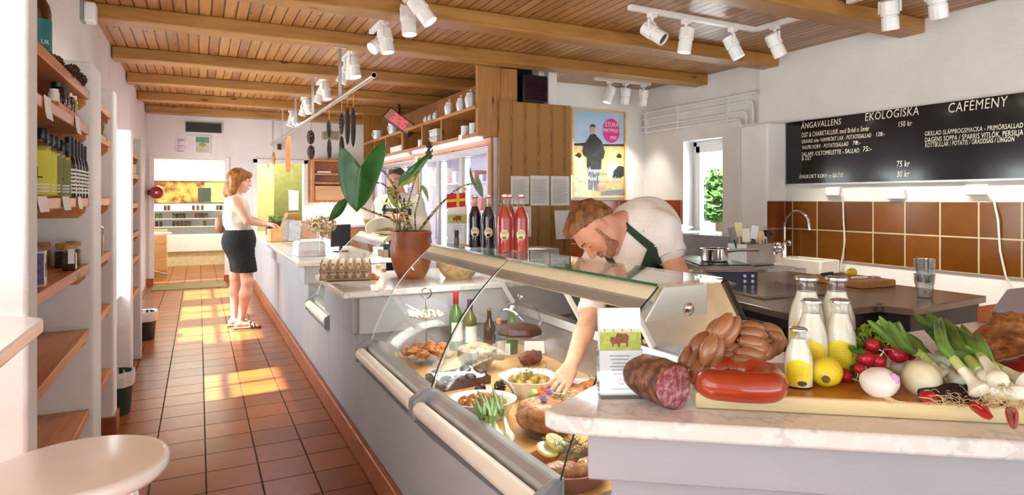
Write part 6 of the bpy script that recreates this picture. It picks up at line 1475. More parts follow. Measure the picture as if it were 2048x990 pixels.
LL = [(1398, 690, 45, 66, 16, .02, 'link sausage at the left side of the heap, upper of its pair'), (1414, 701, 45, 62, 14, .0, 'link sausage at the left side of the heap, lower of its pair'),
 (1369, 722, 72, 58, 12, .0, 'outermost link sausage at the far left of the heap'), (1383, 730, 62, 58, 13, -.01, 'second link sausage from the far left of the heap'),
 (1393, 743, 55, 52, 14, -.045, 'link sausage low on the left beside the salami'), (1412, 752, 78, 46, 11, -.05, 'short upright link sausage resting against the red sausage'),
 (1418, 700, 68, 62, 15, -.055, 'pale front link sausage left of the red ring, first of its pair'), (1432, 706, 72, 62, 14, -.05, 'pale front link sausage above the red ring, second of its pair'),
 (1443, 657, 55, 68, 15, -.03, 'topmost link sausage, left one of the top pair'), (1460, 665, 58, 68, 14, -.02, 'topmost link sausage, right one of the top pair'), (1432, 655, 40, 50, 13, .03, 'link sausage peeping out behind the top pair'),
 (1500, 656, -6, 60, 13, .01, 'upper right link sausage of the heap, top one'), (1506, 668, -10, 60, 13, -.005, 'upper right link sausage lying under the top one'), (1480, 672, 10, 50, 12, .03, 'link sausage behind the middle of the heap'),
 (1506, 686, -12, 62, 14, -.02, 'middle right link sausage of the heap'), (1512, 697, -14, 58, 12, -.025, 'middle right link sausage second from the front'), (1458, 682, 15, 46, 12, .01, 'short link sausage in the centre of the heap'), (1462, 700, 6, 50, 13, -.02, 'link sausage left of the lowest pair'), (1459, 711, -4, 48, 11, -.03, 'link sausage lying on the red ring at the centre'),
 (1500, 709, -12, 62, 13, -.04, 'lowest front link sausage, upper of its pair'), (1494, 722, -10, 60, 13, -.05, 'lowest front link sausage, lower of its pair'), (1531, 706, 60, 34, 10, -.02, 'stubby link sausage end at the lower right'), (1544, 664, -30, 52, 14, .03, 'link sausage at the far right of the heap, top'), (1553, 676, -35, 48, 13, .02, 'link sausage at the far right of the heap, second'), (1553, 695, 45, 38, 12, .01, 'round short link sausage at the far right of the heap'), (1541, 702, 55, 38, 11, .0, 'short link sausage beside the smallest milk bottle'), (1530, 684, -25, 50, 12, .02, 'link sausage tucked behind the right side of the heap')]
for a in LL: lk(*a[:4], a[4] * 1.15, *a[5:])
# milk bottles
MILK = M('milk', '#f4f0df', .25, 0, .01, coat=.3, sub=.0); YLAB = M('yellow_label', '#f2df2c', .5, 0, .04, 30); FOIL = M('foil_cap', '#cfcfcd', .22, .9, .06, 40)
def milk(px, py, top, label, dist=None, lab=True, rf=.235):
    q = on_board(px, py); d = q.x * SY + q.y * CY_
    if dist: d = dist; q = cam(px, HOR + (EYE - BZ) / d * FPX, d)
    h = (EYE + (HOR - top) / FPX * d) - BZ; r = h * rf; fy = math.atan2(-q.y, -q.x)
    t = thing('milk_bottle', label, 'milk bottle', (q.x, q.y, BZ), 0, 'milk bottles on the cutting board')
    out = [(r * .9, 0), (r, h * .03), (r, h * .42), (r * .97, h * .52), (r * .8, h * .66), (r * .6, h * .77), (r * .52, h * .85), (r * .52, h * .93), (r * .58, h * .945), (r * .58, h * .97)]
    B().lathe(out, n=32).build('glass_body', thin_glass('bottle_clear', (.96, .975, .97), 1.5), t)
    B().lathe([(r * .86, .003), (r * .96, h * .035), (r * .96, h * .42), (r * .93, h * .52), (r * .77, h * .655), (r * .57, h * .765), (r * .495, h * .82), (.0005, h * .82)], n=32).build('milk_filling', MILK, t)
    B().lathe([(r * .6, h * .955), (r * .64, h * .96), (r * .62, h * .985), (r * .5, h), (r * .35, h * .992), (.0005, h * .993)], n=28, wob=lambda a, z: 1 + .02 * math.cos(18 * a)).build('foil_cap', FOIL, t)
    if lab:
        rows = []; zc = h * .27
        for j in range(13):
            v = -1 + 2 * j / 12; hw = math.sqrt(max(0, 1 - v * v)) * 1.0
            rows.append([(r * 1.006 * math.cos(fy + hw * u), r * 1.006 * math.sin(fy + hw * u), zc + v * h * .235) for u in [-1 + k / 6 for k in range(13)]])
        lb = B().grid(rows, two=.0007).build('label', YLAB, t)
        rows = [[(r * 1.013 * math.cos(fy - .32 * math.sqrt(max(0, 1 - v * v)) * u + .25), r * 1.013 * math.sin(fy - .32 * math.sqrt(max(0, 1 - v * v)) * u + .25), h * .105 + v * h * .045) for u in (-1, -.5, 0, .5, 1)] for v in [-1 + k / 4 for k in range(9)]]
        B().grid(rows, two=.0006).build('print_spot', M('brown_print', '#3a2f1a', .5, 0, .3, 120), lb)
        for k in range(7):
            zz = zc + h * (-.06 + .03 * k); hw = .75
            B().grid([[(r * 1.012 * math.cos(fy + hw * (u - .5)), r * 1.012 * math.sin(fy + hw * (u - .5)), zz + e) for u in [i / 6 for i in range(7)]] for e in (0, h * .004)], two=.0005).build('text_line', M('ochre_print', '#c0a21c', .5), lb)
milk(1597, 772, 655, 'smallest milk bottle, in front of the others, beside the lemon', rf=.232)
D1 = on_board(1597, 772); D1 = D1.x * SY + D1.y * CY_
milk(1623, 0, 598, 'front left tall milk bottle behind the smallest one', D1 + .085, rf=.2); milk(1680, 0, 598, 'front right tall milk bottle behind the yellow lemon', D1 + .085, rf=.2)
milk(1613, 0, 552, 'back left large milk bottle', D1 + .235, True, .205); milk(1673, 0, 552, 'back right large milk bottle', D1 + .235, True, .205)
# yellow lemon, radishes, turnips, onions
q = on_board(1652, 772); d_ = q.x * SY + q.y * CY_; r = 31 * d_ / FPX
t = thing('lemon', 'big round yellow lemon in front of the milk bottles', 'lemon', q)
B().ell((0, 0, r * .93), (r * 1.02, r * 1.0, r * .93), 28, 18, ns=.05, nf=6, seed=3).build('fruit', M('big_lemon_skin', '#f0da2e', .35, 0, .05, 30, .35, 160), t)
cdir = Vector((-q.x, -q.y, -.1)).normalized(); B().lathe([(.0005, -.002), (.007, -.001), (.009, .002), (.005, .004), (.0005, .003)], Vector((0, 0, r * .75)) + cdir * r * .97, 14, R=cdir.to_track_quat('Z', 'Y').to_matrix()).build('stem_end', M('stem_scar', '#6a5a2a', .7), t)
RAD = M('radish_red', '#c01f36', .3, 0, .15, 20, coat=.3)
def radish(px, py, rpx, label, lift=0, root=(0, -1), dd=0):
    k0 = on_board(px, 778); d = k0.x * SY + k0.y * CY_ + dd + .02 + (752 - py) * .0011; k = d / FPX; p = cam(px, py, d); r = rpx * k
    t = thing('radish', label, 'radish', p, 0, 'radishes on the cutting board')
    B().ell((0, 0, 0), (r, r, r * .95), 20, 14, ns=.06, seed=int(px)).build('root_body', RAD, t)
    e = (Rr * root[0] + U_ * -root[1] - F_ * .4).normalized()
    B().tube([e * r * .9, e * r * 1.5 + Rr * r * .2, e * r * 2.4 + U_ * -r * .3], [r * .14, r * .07, r * .02], 6).build('root_tip', M('root_white', '#ecdcc4', .5), t)
for a in [(1744, 690, 14, 'topmost radish of the bunch', 0, (.8, .6)), (1731, 717, 17, 'large radish left in the bunch above the turnip', 0, (-.3, 1)), (1757, 722, 14, 'middle radish between the turnips', 0, (.1, -1)), (1719, 738, 11, 'small radish at the left of the first turnip', 0, (-.6, .8)), (1770, 699, 12, 'radish half hidden behind the middle of the bunch', 0, (.2, -1), .03), (1797, 709, 18, 'large dull radish right of the middle', 0, (-.9, -.5)), (1817, 706, 15, 'bright radish at the right of the bunch', 0, (-.5, -.7), .02), (1691, 752, 14, 'single radish behind the yellow lemon', 0, (.8, .3), .04)]: radish(*a)
def turnip(px, py, rx, ry, label, mat, tint):  # a round root with a fibrous tail
    k0 = on_board(px, py + ry); d = k0.x * SY + k0.y * CY_; k = d / FPX; t = thing('turnip', label, 'turnip', cam(px, py, d + rx * k * .3), 0, 'turnips on the cutting board')
    R = frame(F_, U_)
    B().ell((0, 0, 0), (rx * k, rx * k * .95, ry * k * 1.04), 28, 18, ns=.08, nf=5, seed=int(px)).build('root_body', mat, t)
    if tint: B().ell(Rr * rx * k * .46 - F_ * rx * k * .54 + U_ * ry * k * .36, (rx * k * .4, rx * k * .26, rx * k * .34), 16, 10, ns=.3).build('purple_patch', tint, t)
    b = B(); s0 = -U_ * ry * k * .72 - F_ * rx * k * .6
    for e in ((.3, -.9), (.9, -.35), (.6, -.6), (-.1, -.8)): b.tube([s0, s0 + (Rr * e[0] * .3 + U_ * e[1] * .3 - F_ * .4) * rx * k, s0 + (Rr * e[0] - F_ * .5) * rx * k * .9 + U_ * -ry * k * .24], [.004, .0018, .0006], 6)
    b.tube([s0 + F_ * .01, s0 - F_ * .006 - U_ * .008], [.008, .003], 8); b.build('roots', ROOT, t)
turnip(1758, 765, 37, 29, 'white turnip with a purple blush, front left of the vegetables', M('turnip_white', '#f1ece2', .3, 0, .04, 9, coat=.2), M('turnip_purple', '#c4a2cb', .35, 0, .2, 9, coat=.2))
turnip(1843, 757, 37, 34, 'larger cream turnip with a dusty underside, right of the blushed one', M('turnip_cream', '#efe0bd', .4, 0, .15, 8, .2, 40), None)
k0 = on_board(1797, 752); d = k0.x * SY + k0.y * CY_ - .02; p = cam(1797, 733, d); k = d / FPX
t = thing('small_onion', 'little round white onion between the two turnips', 'onion', p); B().ell((0, 0, 0), (15 * k, 15 * k, 14.5 * k), 20, 14).build('bulb', LEEKW, t); B().tube([Vector((0, 0, -.012)), Rr * .012 - U_ * .03, Rr * .022 - U_ * .055 - F_ * .015], [.004, .002, .001], 6).build('root_tail', ROOT, t)
# radish leaves and cress behind
def sprigs(px0, px1, py0, py1, n, label, mat, seed, dd=.12):
    rnd = random.Random(seed); k0 = on_board((px0 + px1) / 2, 770); d = k0.x * SY + k0.y * CY_ + dd; o = cam((px0 + px1) / 2, py1, d); o.z = BZ; t = thing('leafy_greens', label, 'leaves', o)
    b = B(); s_ = B()
    for k in range(n):
        p = cam(rnd.uniform(px0, px1), rnd.uniform(py0, py1), d + rnd.uniform(-.05, .05)) - o
        s_.tube([Vector((p.x * .5, p.y * .5, .004)), p * .6 + Vector((0, 0, .01)), p], .0012, 4)
        for j in range(3):
            e = Vector((rnd.uniform(-1, 1), rnd.uniform(-1, 1), rnd.uniform(-.2, .9))).normalized(); l = rnd.uniform(.012, .026); n2 = e.orthogonal().normalized(); w_ = e.cross(n2) * l * .38
            b.grid([[p, p, p], [p + e * l * .35 - w_, p + e * l * .35 + n2 * .002, p + e * l * .35 + w_], [p + e * l * .75 - w_ * .8, p + e * l * .75 + n2 * .002, p + e * l * .75 + w_ * .8], [p + e * l] * 3], two=.0006)
    b.build('leaves', mat, t, ang=60); s_.build('stems', LEEKM, t)
sprigs(1714, 1790, 655, 705, 120, 'curly light green radish leaves behind the radishes', M('cress_green', '#7f9a2c', .45, 0, .3, 30), 2)
sprigs(1700, 1722, 700, 770, 36, 'sparse dark green leaves beside the right milk bottle', HERB, 5, .06)
# the big bunch of spring onions, bulbs at the lower right
grp = 'spring onions on the cutting board'
def onion(pts, label, r, seed, dd=(0, 0, 0, 0), lift=(.02, .05, .07, .09), leaves=5, rootn=26):
    P_ = []
    for (px, py), h in zip(pts, lift): P_.append(on_board(px, py, h))
    P_[0] = on_board(*pts[0], lift[0])
    return spring_onion(P_, label, grp, r=r, bulb=1.15, leaves=leaves, seed=seed, rootn=rootn)
onion([(1893, 728), (1850, 712), (1800, 690), (1750, 640)], 'spring onion whose green leaf rises highest at the left', .019, 1, lift=(.05, .07, .10, .16))
onion([(1884, 755), (1862, 730), (1830, 690), (1790, 672)], 'short spring onion with a dusty bulb beside the cream turnip', .018, 2, lift=(.035, .06, .09, .10))
onion([(1950, 762), (1910, 722), (1870, 668), (1838, 634)], 'spring onion with a clean bulb at the centre of the bunch', .019, 3, lift=(.035, .06, .09, .13))
onion([(1985, 775), (1940, 715), (1900, 670), (1845, 660)], 'long pale spring onion crossing the bunch', .018, 4, lift=(.045, .08, .10, .11))
onion([(2010, 795), (1958, 742), (1915, 690), (1862, 640)], 'spring onion with its white bulb low on the board edge', .019, 5, lift=(.03, .065, .1, .13))
onion([(2003, 770), (1968, 720), (1940, 682), (1905, 655)], 'upright spring onion at the right of the bunch', .016, 6, lift=(.06, .09, .1, .12))
onion([(2040, 800), (1998, 752), (1960, 700), (1918, 655)], 'spring onion at the far right of the bunch', .018, 7, lift=(.03, .06, .1, .12))
onion([(1930, 775), (1885, 735), (1840, 700), (1770, 668)], 'spring onion lying low across the bunch with dark leaves to the left', .017, 11, lift=(.02, .05, .06, .07), leaves=4)
onion([(1968, 790), (1925, 740), (1885, 690), (1880, 640)], 'spring onion with a leaf crossing behind the clean bulb', .018, 12, lift=(.03, .07, .11, .14), leaves=4)
onion([(2060, 770), (2010, 742), (1965, 722), (1900, 702)], 'spring onion leaving the frame at the right edge', .019, 8, lift=(.045, .06, .07, .09))
b = B(); rnd = random.Random(4); o = on_board(1945, 815, .0)
for k in range(150):
    p = on_board(rnd.uniform(1870, 2040), rnd.uniform(785, 812), rnd.uniform(.004, .03)) - o; e = Vector((rnd.uniform(-1, 1), rnd.uniform(-1, 1), rnd.uniform(-.4, .5))) * .03; b.tube([p, p + e * .5 + Vector((0, 0, .004)), p + e], .0007, 4)
tag(b.build('root_tangle', ROOT, loc=o), 'tangle of dry pale roots under the spring onion bulbs', 'roots', kind='stuff')
tag(blob('soil_clump', [('e', (0, 0, .012), (.06, .03, .016)), ('e', (.06, -.03, .01), (.05, .025, .014)), ('e', (-.06, .03, .012), (.05, .03, .016))], M('dark_soil', '#2c211c', .9, 0, .4, 60, .8, 90), None, .005, ns=.006, nf=60, loc=on_board(1930, 795)), 'dark earthy root clump beneath the onion bulbs', 'soil')
CHI = M('red_chilli', '#a8141e', .2, 0, .12, 12, coat=.5)
def chilli(p0, p1, r, label, lift=.012):
    a, c = on_board(*p0, lift), on_board(*p1, lift); t = thing('chilli_pepper', label, 'chilli', a, 0, 'red pepper tips on the board'); d = c - a
    B().tube([d * k / 6 + Vector((0, 0, .004 * math.sin(k))) for k in range(7)], [r * x for x in (.6, 1, 1.05, .95, .8, .55, .15)], 14).build('fruit', CHI, t)
chilli((1845, 797), (1880, 792), .013, 'short red pepper lying below the cream turnip'); chilli((1945, 812), (1985, 832), .013, 'red pepper tip hanging over the board front', .004); chilli((2022, 822), (2028, 855), .011, 'dark red pepper tip at the lower right corner', .004)
chilli((1952, 722), (1990, 735), .016, 'dull red pepper beneath the pork knuckles', .05)
# pork knuckles and red pepper at the right edge
PORK = M('roast_pork', '#6e3c1a', .5, 0, 0, 38, 1, 70, col2='#bd8242', coat=.2)
def knuckle(px, py, dd, prims, label):
    k0 = on_board(2000, 760); d = k0.x * SY + k0.y * CY_ + dd; o = cam(px, py + 12, d)
    tag(blob('pork_knuckle', prims, PORK, None, .006, ns=.008, nf=45, loc=o), label, 'meat', 'roast pork knuckles at the right edge')
Q = lambda r_, u_, f_=0: tuple(Rr * r_ + U_ * u_ + F_ * f_)
knuckle(1990, 672, .22, [('c', Q(-.09, -.035), Q(.03, .03), .03, .04, .02), ('e', Q(.06, .045), (.05, .05, .035), None, .03)], 'roast pork knuckle lying behind, pointing down to the left')
knuckle(2008, 690, .13, [('c', Q(-.045, -.01), Q(.06, .015), .034, .04, .02), ('e', Q(-.05, -.01), (.03, .03, .035), None, .02)], 'middle roast pork knuckle with a white bone spot')
knuckle(2030, 706, .08, [('c', Q(-.07, -.01), Q(.08, .012), .025, .034, .02)], 'front roast pork knuckle above the red pepper')
knuckle(2052, 672, .2, [('e', Q(0, 0), (.06, .06, .04)), ('c', Q(0, 0), Q(.1, -.02), .04, .035, .03)], 'roast pork knuckle cut by the right edge of the picture')
k0 = on_board(2000, 760); d = k0.x * SY + k0.y * CY_ + .03
tag(blob('red_pepper', [('e', Q(0, 0), (.06, .055, .032)), ('e', Q(.05, .012), (.05, .045, .035), None, .02), ('e', Q(-.05, -.005), (.04, .035, .022), None, .02)], M('dark_red_pepper', '#7a0f1c', .18, 0, .3, 9, coat=.6), None, .006, loc=cam(2035, 742, d)), 'large shiny dark red pepper under the pork knuckles', 'pepper')
# ================================================================== on the pier: egg trays, paper bags, plant pot, basket
ZC = .85
CARD = M('egg_tray_pulp', '#b09472', .9, 0, .12, 20, .5, 60); EGG = M('egg_shell', '#efdfc6', .45, 0, .04)
EC = Vector((.80, 3.84, ZC)); ER = -.22
def egg_tray(z, label):
    t = thing('egg_tray', label, 'egg tray', EC + Vector((0, 0, z)), ER, 'stacked egg trays'); n = 49; S = .145
    rows = [[(-S + 2 * S * j / (n - 1), -S + 2 * S * i / (n - 1), .028 - .024 * math.cos(6 * PI * 2 * j / (n - 1)) * math.cos(6 * PI * 2 * i / (n - 1))) for j in range(n)] for i in range(n)]
    B().grid(rows, two=.002).build('pulp_tray', CARD, t, ang=70); 
    b = B(); [b.bx(*aa, .0, .012) for aa in ((-S - .004, S + .004, -S - .004, -S), (-S - .004, S + .004, S, S + .004), (-S - .004, -S, -S, S), (S, S + .004, -S, S))]; b.build('rim', CARD, t)
egg_tray(.004, 'lower pulp egg tray of the stack on the pier worktop'); egg_tray(.054, 'upper pulp egg tray of the stack on the pier worktop')
egg0 = B().lathe([(.0005, -.027), (.012, -.024), (.0195, -.010), (.021, 0), (.019, .012), (.012, .024), (.005, .029), (.0005, .03)], n=18).build('egg', EGG); n = 0
for z, only in ((.032, True), (.080, False)):
    for i in range(6):
        for j in range(6):
            if only and i > 0 and j > 0: continue
            o = egg0 if n == 0 else egg0.copy()
            if n: COL.objects.link(o)
            n += 1; v = rot(0, 0, ER) @ Vector((-.121 + .0484 * j, -.121 + .0484 * i, 0)); o.location = EC + v + Vector((0, 0, z)); o.rotation_euler = (0, 0, n)
            tag(o, ['pale egg in the upper egg tray', 'pale egg peeping out of the lower egg tray'][only], 'egg', ['eggs in the upper tray', 'eggs in the lower tray'][only])
KRAFT = M('kraft_paper', '#b98543', .65, 0, .12, 12)
for k in range(4):
    q = atz(712, 556, ZC); t = thing('paper_bag', ['lowest folded kraft bag in front of the egg trays', 'second folded kraft bag in front of the egg trays', 'third folded kraft bag in front of the egg trays', 'topmost folded kraft bag in front of the egg trays'][k], 'paper bag', (q.x - .01 * k, q.y - .06, ZC + .002 + .008 * k), -.35 + .07 * k, 'folded kraft bags')
    B().bx(-.13, .12, -.05, .06, 0, .006).build('folded_paper', KRAFT, t, bev=.002); B().bx(.07, .12, -.05, .06, .006, .0075).build('folded_mouth', KRAFT, t)
for k, (px, py) in enumerate([(767, 544), (757, 537)]):
    q = atz(px, py, ZC); t = thing('card_clip', ['nearer wooden cube card clip beside the plant pot', 'farther wooden cube card clip beside the plant pot'][k], 'card clip', q, .3, 'card clips'); B().bx(-.013, .013, -.013, .013, 0, .026).build('cube', LIGHTW, t, bev=.002)
    B().tube([(0, 0, .026), (.001, 0, .08), (0, 0, .13)], .0015, 6).build('wire', STEEL, t)
    B().grid([[(-.045 + .08 * j / 4, .002 * math.sin(j), .10 + .05 * i / 2 + .006 * math.cos(j)) for j in range(5)] for i in range(3)], two=.001).build('card', M('cream_paper', '#ece4cc', .7), t)
# terracotta pot with the arrow-leaved plant
pq = atz(823, 556, ZC); PD = pq.x * SY + pq.y * CY_
POTM = M('aged_terracotta', '#a85a2c', .45, 0, 0, 9, .4, 60, col2='#8a4a24', coat=.15)
t = thing('plant_pot', 'terracotta pot of an arrow-leaved plant on the pier worktop', 'plant pot', pq)
B().shell([(.075, 0), (.085, .01), (.108, .06), (.126, .13), (.130, .18), (.122, .23), (.118, .255), (.124, .275), (.122, .285)], n=44, t=.008).build('pot_body', POTM, t)
B().lathe([(.0005, .262), (.11, .262)], n=28).build('soil', M('potting_soil', '#33251b', .95, 0, .3, 60, .8, 120), t)
LG = M('arrow_leaf', '#2b6a22', .32, 0, .18, 9, .15, 40, coat=.25); LY = M('leaf_underside', '#a9b84a', .45, 0, .2, 9); VEIN = M('leaf_vein', '#7da35a', .4); STRP = M('striped_stem', '#c7c38a', .5, 0, 0, 55, col2='#2c2a1c', vstops=(.46, .54), stretch=(1, 1, 3))
C_ = lambda px, py, dd=0: cam(px, py, PD + dd) - pq
def stem(pts, r0, r1):
    P_ = smooth([C_(*p) for p in pts], 5); B().tube(P_, [r0 + (r1 - r0) * k / (len(P_) - 1) for k in range(len(P_))], 8).build('stem', STRP, t)
stem([(822, 470), (812, 430, -.02), (795, 385, -.04), (775, 352, -.06), (764, 340, -.06)], .011, .006)
stem([(815, 470), (795, 410, -.03), (772, 372, -.05), (752, 365, -.06)], .007, .005); stem([(808, 470), (785, 440, -.03), (745, 424, -.04), (712, 410, -.05), (698, 402, -.05)], .008, .005)
stem([(828, 470), (814, 425, 0), (822, 385, 0), (833, 350, 0)], .007, .004); stem([(832, 470), (830, 430, .02), (838, 395, .03), (842, 372, .04)], .006, .004)
stem([(836, 470), (850, 446, -.02), (880, 410, -.04), (915, 378, -.06), (945, 367, -.06), (958, 372, -.06)], .011, .004)
stem([(824, 470), (806, 415, -.01), (790, 395, -.02), (778, 388, -.02)], .005, .003)
def leaf(outline_l, outline_r, mid, mat, bend=.012, dd=-.06):
    # outlines of both halves and the midrib, all in picture pixels of the plant's own depth, base first
    n = 12
    def rs(pl):
        P_ = smooth([C_(x, y, 0) for x, y in pl], 6); return [P_[round(k * (len(P_) - 1) / n)] for k in range(n + 1)]
    L_, R_, M_ = rs(outline_l), rs(outline_r), rs(mid); off = F3 * dd; rows = []
    for k in range(n + 1):
        row = []
        for u in [-1 + j / 4 for j in range(9)]:
            e = L_[k] if u < 0 else R_[k]; p = M_[k].lerp(e, abs(u)) + off - F3 * bend * (1 - (1 - abs(u)) ** 2) * (1 if mat is not LY else -1) * (.4 + .6 * math.sin(PI * k / n)); row.append(p)
        rows.append(row)
    o = B().grid(rows, two=.0012).build('leaf_blade', mat, t, ang=70)
    B().tube([p + off - F3 * .001 for p in M_], [.0028 * (1 - .8 * k / n) for k in range(n + 1)], 6).build('midrib', VEIN, o); return o
F3 = Vector((SY, CY_, 0))
leaf([(727, 334), (710, 312), (693, 297), (685, 310), (684, 340), (688, 372), (700, 402), (719, 424)], [(727, 334), (750, 303), (772, 286), (778, 300), (773, 330), (762, 362), (743, 400), (719, 424)], [(727, 334), (724, 350), (722, 375), (720, 400), (719, 424)], LG, .03)
leaf([(833, 350), (812, 345), (800, 355), (795, 376)], [(833, 350), (850, 330), (866, 302), (866, 302)], [(800, 370), (815, 345), (838, 320), (866, 301)], LG, .015, 0)
o = leaf([(800, 372), (812, 352), (840, 322), (866, 301)], [(803, 374), (828, 362), (846, 335), (866, 301)], [(802, 373), (822, 356), (843, 329), (866, 301)], LY, .012, -.012)
leaf([(699, 396), (682, 402), (668, 420), (661, 443)], [(699, 396), (697, 412), (684, 432), (661, 443)], [(699, 396), (690, 408), (676, 426), (661, 443)], LG, .01, -.04)
leaf([(842, 370), (840, 374), (848, 390), (855, 406)], [(842, 370), (850, 374), (855, 390), (855, 406)], [(842, 370), (846, 378), (852, 392), (855, 406)], LY, .004, .04)
leaf([(956, 374), (946, 368), (940, 350), (941, 332)], [(956, 374), (950, 362), (945, 348), (941, 332)], [(956, 374), (948, 364), (943, 349), (941, 332)], LG, .004, -.05)
leaf([(953, 366), (948, 372), (958, 388), (967, 397)], [(953, 350), (960, 358), (967, 378), (967, 397)], [(954, 358), (955, 367), (962, 382), (967, 397)], M('grey_leaf', '#6f8a72', .4, 0, .1), .008, -.05)
leaf([(778, 372), (774, 385), (782, 405), (795, 418)], [(778, 372), (790, 378), (797, 398), (795, 418)], [(778, 372), (783, 386), (790, 404), (795, 418)], LY, .005, -.01)
tag(B().ell((0, 0, 0), (.008, .008, .02), 12, 8).ell((0, 0, .02), (.006, .006, .006), 8, 6).build('red_ornament', CHI, loc=cam(791, 392, PD - .06)), 'small red ornament clipped to a striped stem of the potted plant', 'ornament')
# woven basket seen through the case glass
q = atz(917, 556, ZC); t = thing('woven_basket', 'round woven basket beside the terracotta pot', 'basket', q); WICK = M('wicker', '#d4b27c', .7, 0, .15, 40)
b = B()
for k in range(16):
    z = .006 + k * .0085; r = .075 + .055 * math.sin(PI * .5 * (k / 15)) ** .8; b.tube([((r + .003 * (-1) ** (j + k)) * math.cos(2 * PI * j / 48), (r + .003 * (-1) ** (j + k)) * math.sin(2 * PI * j / 48), z) for j in range(48)], .0048, 6, closed=True)
b.build('weave', WICK, t); b = B()
for j in range(24): a = 2 * PI * j / 24; b.tube([(.075 * math.cos(a), .075 * math.sin(a), 0), (.112 * math.cos(a), .112 * math.sin(a), .07), (.13 * math.cos(a), .13 * math.sin(a), .138)], .003, 5)
b.lathe([(.0005, .002), (.076, .002), (.076, .006), (.0005, .006)], n=28); b.build('ribs', WICK, t)
# ================================================================== on the case top glass
ZG = 1.0895
q = cam(888, 489, 3.2); leaflet_holder((1.225, 3.08, ZG), -.38, 'clear leaflet holder with a cow picture beside the little flag')
def swing(px, py, d, liq, label, lab2, group):
    q = cam(px, py, d); q.z = ZG; h = .262; r = .033; t = thing('swing_top_bottle', label, 'bottle', q, 0, group)
    B().lathe([(r * .95, .002), (r, .008), (r, h * .55), (r * .9, h * .63), (r * .52, h * .74), (r * .42, h * .78)], n=28).build('juice', liq, t)
    B().lathe([(r * 1.02, 0), (r * 1.05, .008), (r * 1.05, h * .55), (r * .95, h * .64), (r * .56, h * .75), (r * .44, h * .8), (r * .40, h * .9), (r * .46, h * .905), (r * .46, h * .93)], n=28).build('glass_body', thin_glass('bottle_clear', (.96, .975, .97), 1.5), t)
    B().lathe([(r * .44, h * .93), (r * .46, h * .955), (r * .3, h * .96)], n=18).build('rubber_seal', M('red_rubber', '#c0312a', .5), t); B().lathe([(r * .36, h * .95), (r * .38, h * .985), (r * .25, h), (.0005, h)], n=18).build('stopper', PORC, t)
    b = B()
    for s_ in (-1, 1): b.tube([(s_ * r * .38, 0, h * .99), (s_ * r * .75, .004, h * .95), (s_ * r * .8, .012, h * .86), (s_ * r * .5, .006, h * .82)], .0014, 6)
    b.tube([(-r * .5, .006, h * .82), (0, r * .6, h * .82), (r * .5, .006, h * .82)], .0014, 6); b.build('wire_bail', STEEL, t)
    fy = math.atan2(-q.y, -q.x); rows = []
    for j in range(11):
        v = -1 + 2 * j / 10; hw = .62 * math.sqrt(max(0, 1 - v * v)); rows.append([(r * 1.06 * math.cos(fy + hw * u), r * 1.06 * math.sin(fy + hw * u), h * .3 + v * .024) for u in [-1 + k / 5 for k in range(11)]])
    lb = B().grid(rows, two=.0006).build('label', M('oval_cream_label', '#ece2bb', .5), t)
    B().grid([[(r * 1.068 * math.cos(fy + .3 * math.sqrt(max(0, 1 - v * v)) * u), r * 1.068 * math.sin(fy + .3 * math.sqrt(max(0, 1 - v * v)) * u), h * .25 + v * .008) for u in (-1, -.5, 0, .5, 1)] for v in [-1 + k / 3 for k in range(7)]], two=.0005).build('fruit_picture', lab2, lb)
    for k in range(2): B().grid([[(r * 1.067 * math.cos(fy + .42 * (u - .5) * 2), r * 1.067 * math.sin(fy + .42 * (u - .5) * 2), h * (.315 + .03 * k) + e) for u in [i / 5 for i in range(6)]] for e in (0, .0025)], two=.0004).build('text_line', M('brown_ink', '#7a6a3a', .6), lb)
DJ = M('blackcurrant_juice', '#1a0a16', .1, 0, .1, coat=.5); RJ = M('red_juice', '#b9301c', .12, 0, .1, 5, coat=.5); BERRY = M('berry_print', '#2a2030', .5); LEAFP = M('leaf_print', '#5d8a3a', .5, 0, .2, 90)
swing(950, 495, 3.09, DJ, 'left swing-top bottle of dark juice by the flag', BERRY, 'swing-top bottles'); swing(977, 497, 3.04, DJ, 'right swing-top bottle of dark juice', BERRY, 'swing-top bottles')
swing(1009, 504, 2.83, RJ, 'front left swing-top bottle of red juice', LEAFP, 'swing-top bottles'); swing(1042, 503, 2.84, RJ, 'right swing-top bottle of red juice', LEAFP, 'swing-top bottles'); swing(1019, 499, 2.98, RJ, 'swing-top bottle of red juice half hidden behind the front left one', LEAFP, 'swing-top bottles')
q = cam(913, 487, 3.2); t = thing('small_bottle', 'little dark bottle between the leaflet holder and the dark juice', 'bottle', (q.x, q.y, ZG)); B().lathe([(.013, 0), (.014, .004), (.014, .04), (.009, .05), (.009, .055)], n=16).build('glass_body', OLIVB, t); B().lathe([(.0115, .04), (.0115, .08), (.0005, .081)], n=16).build('cap', BCAP, t)
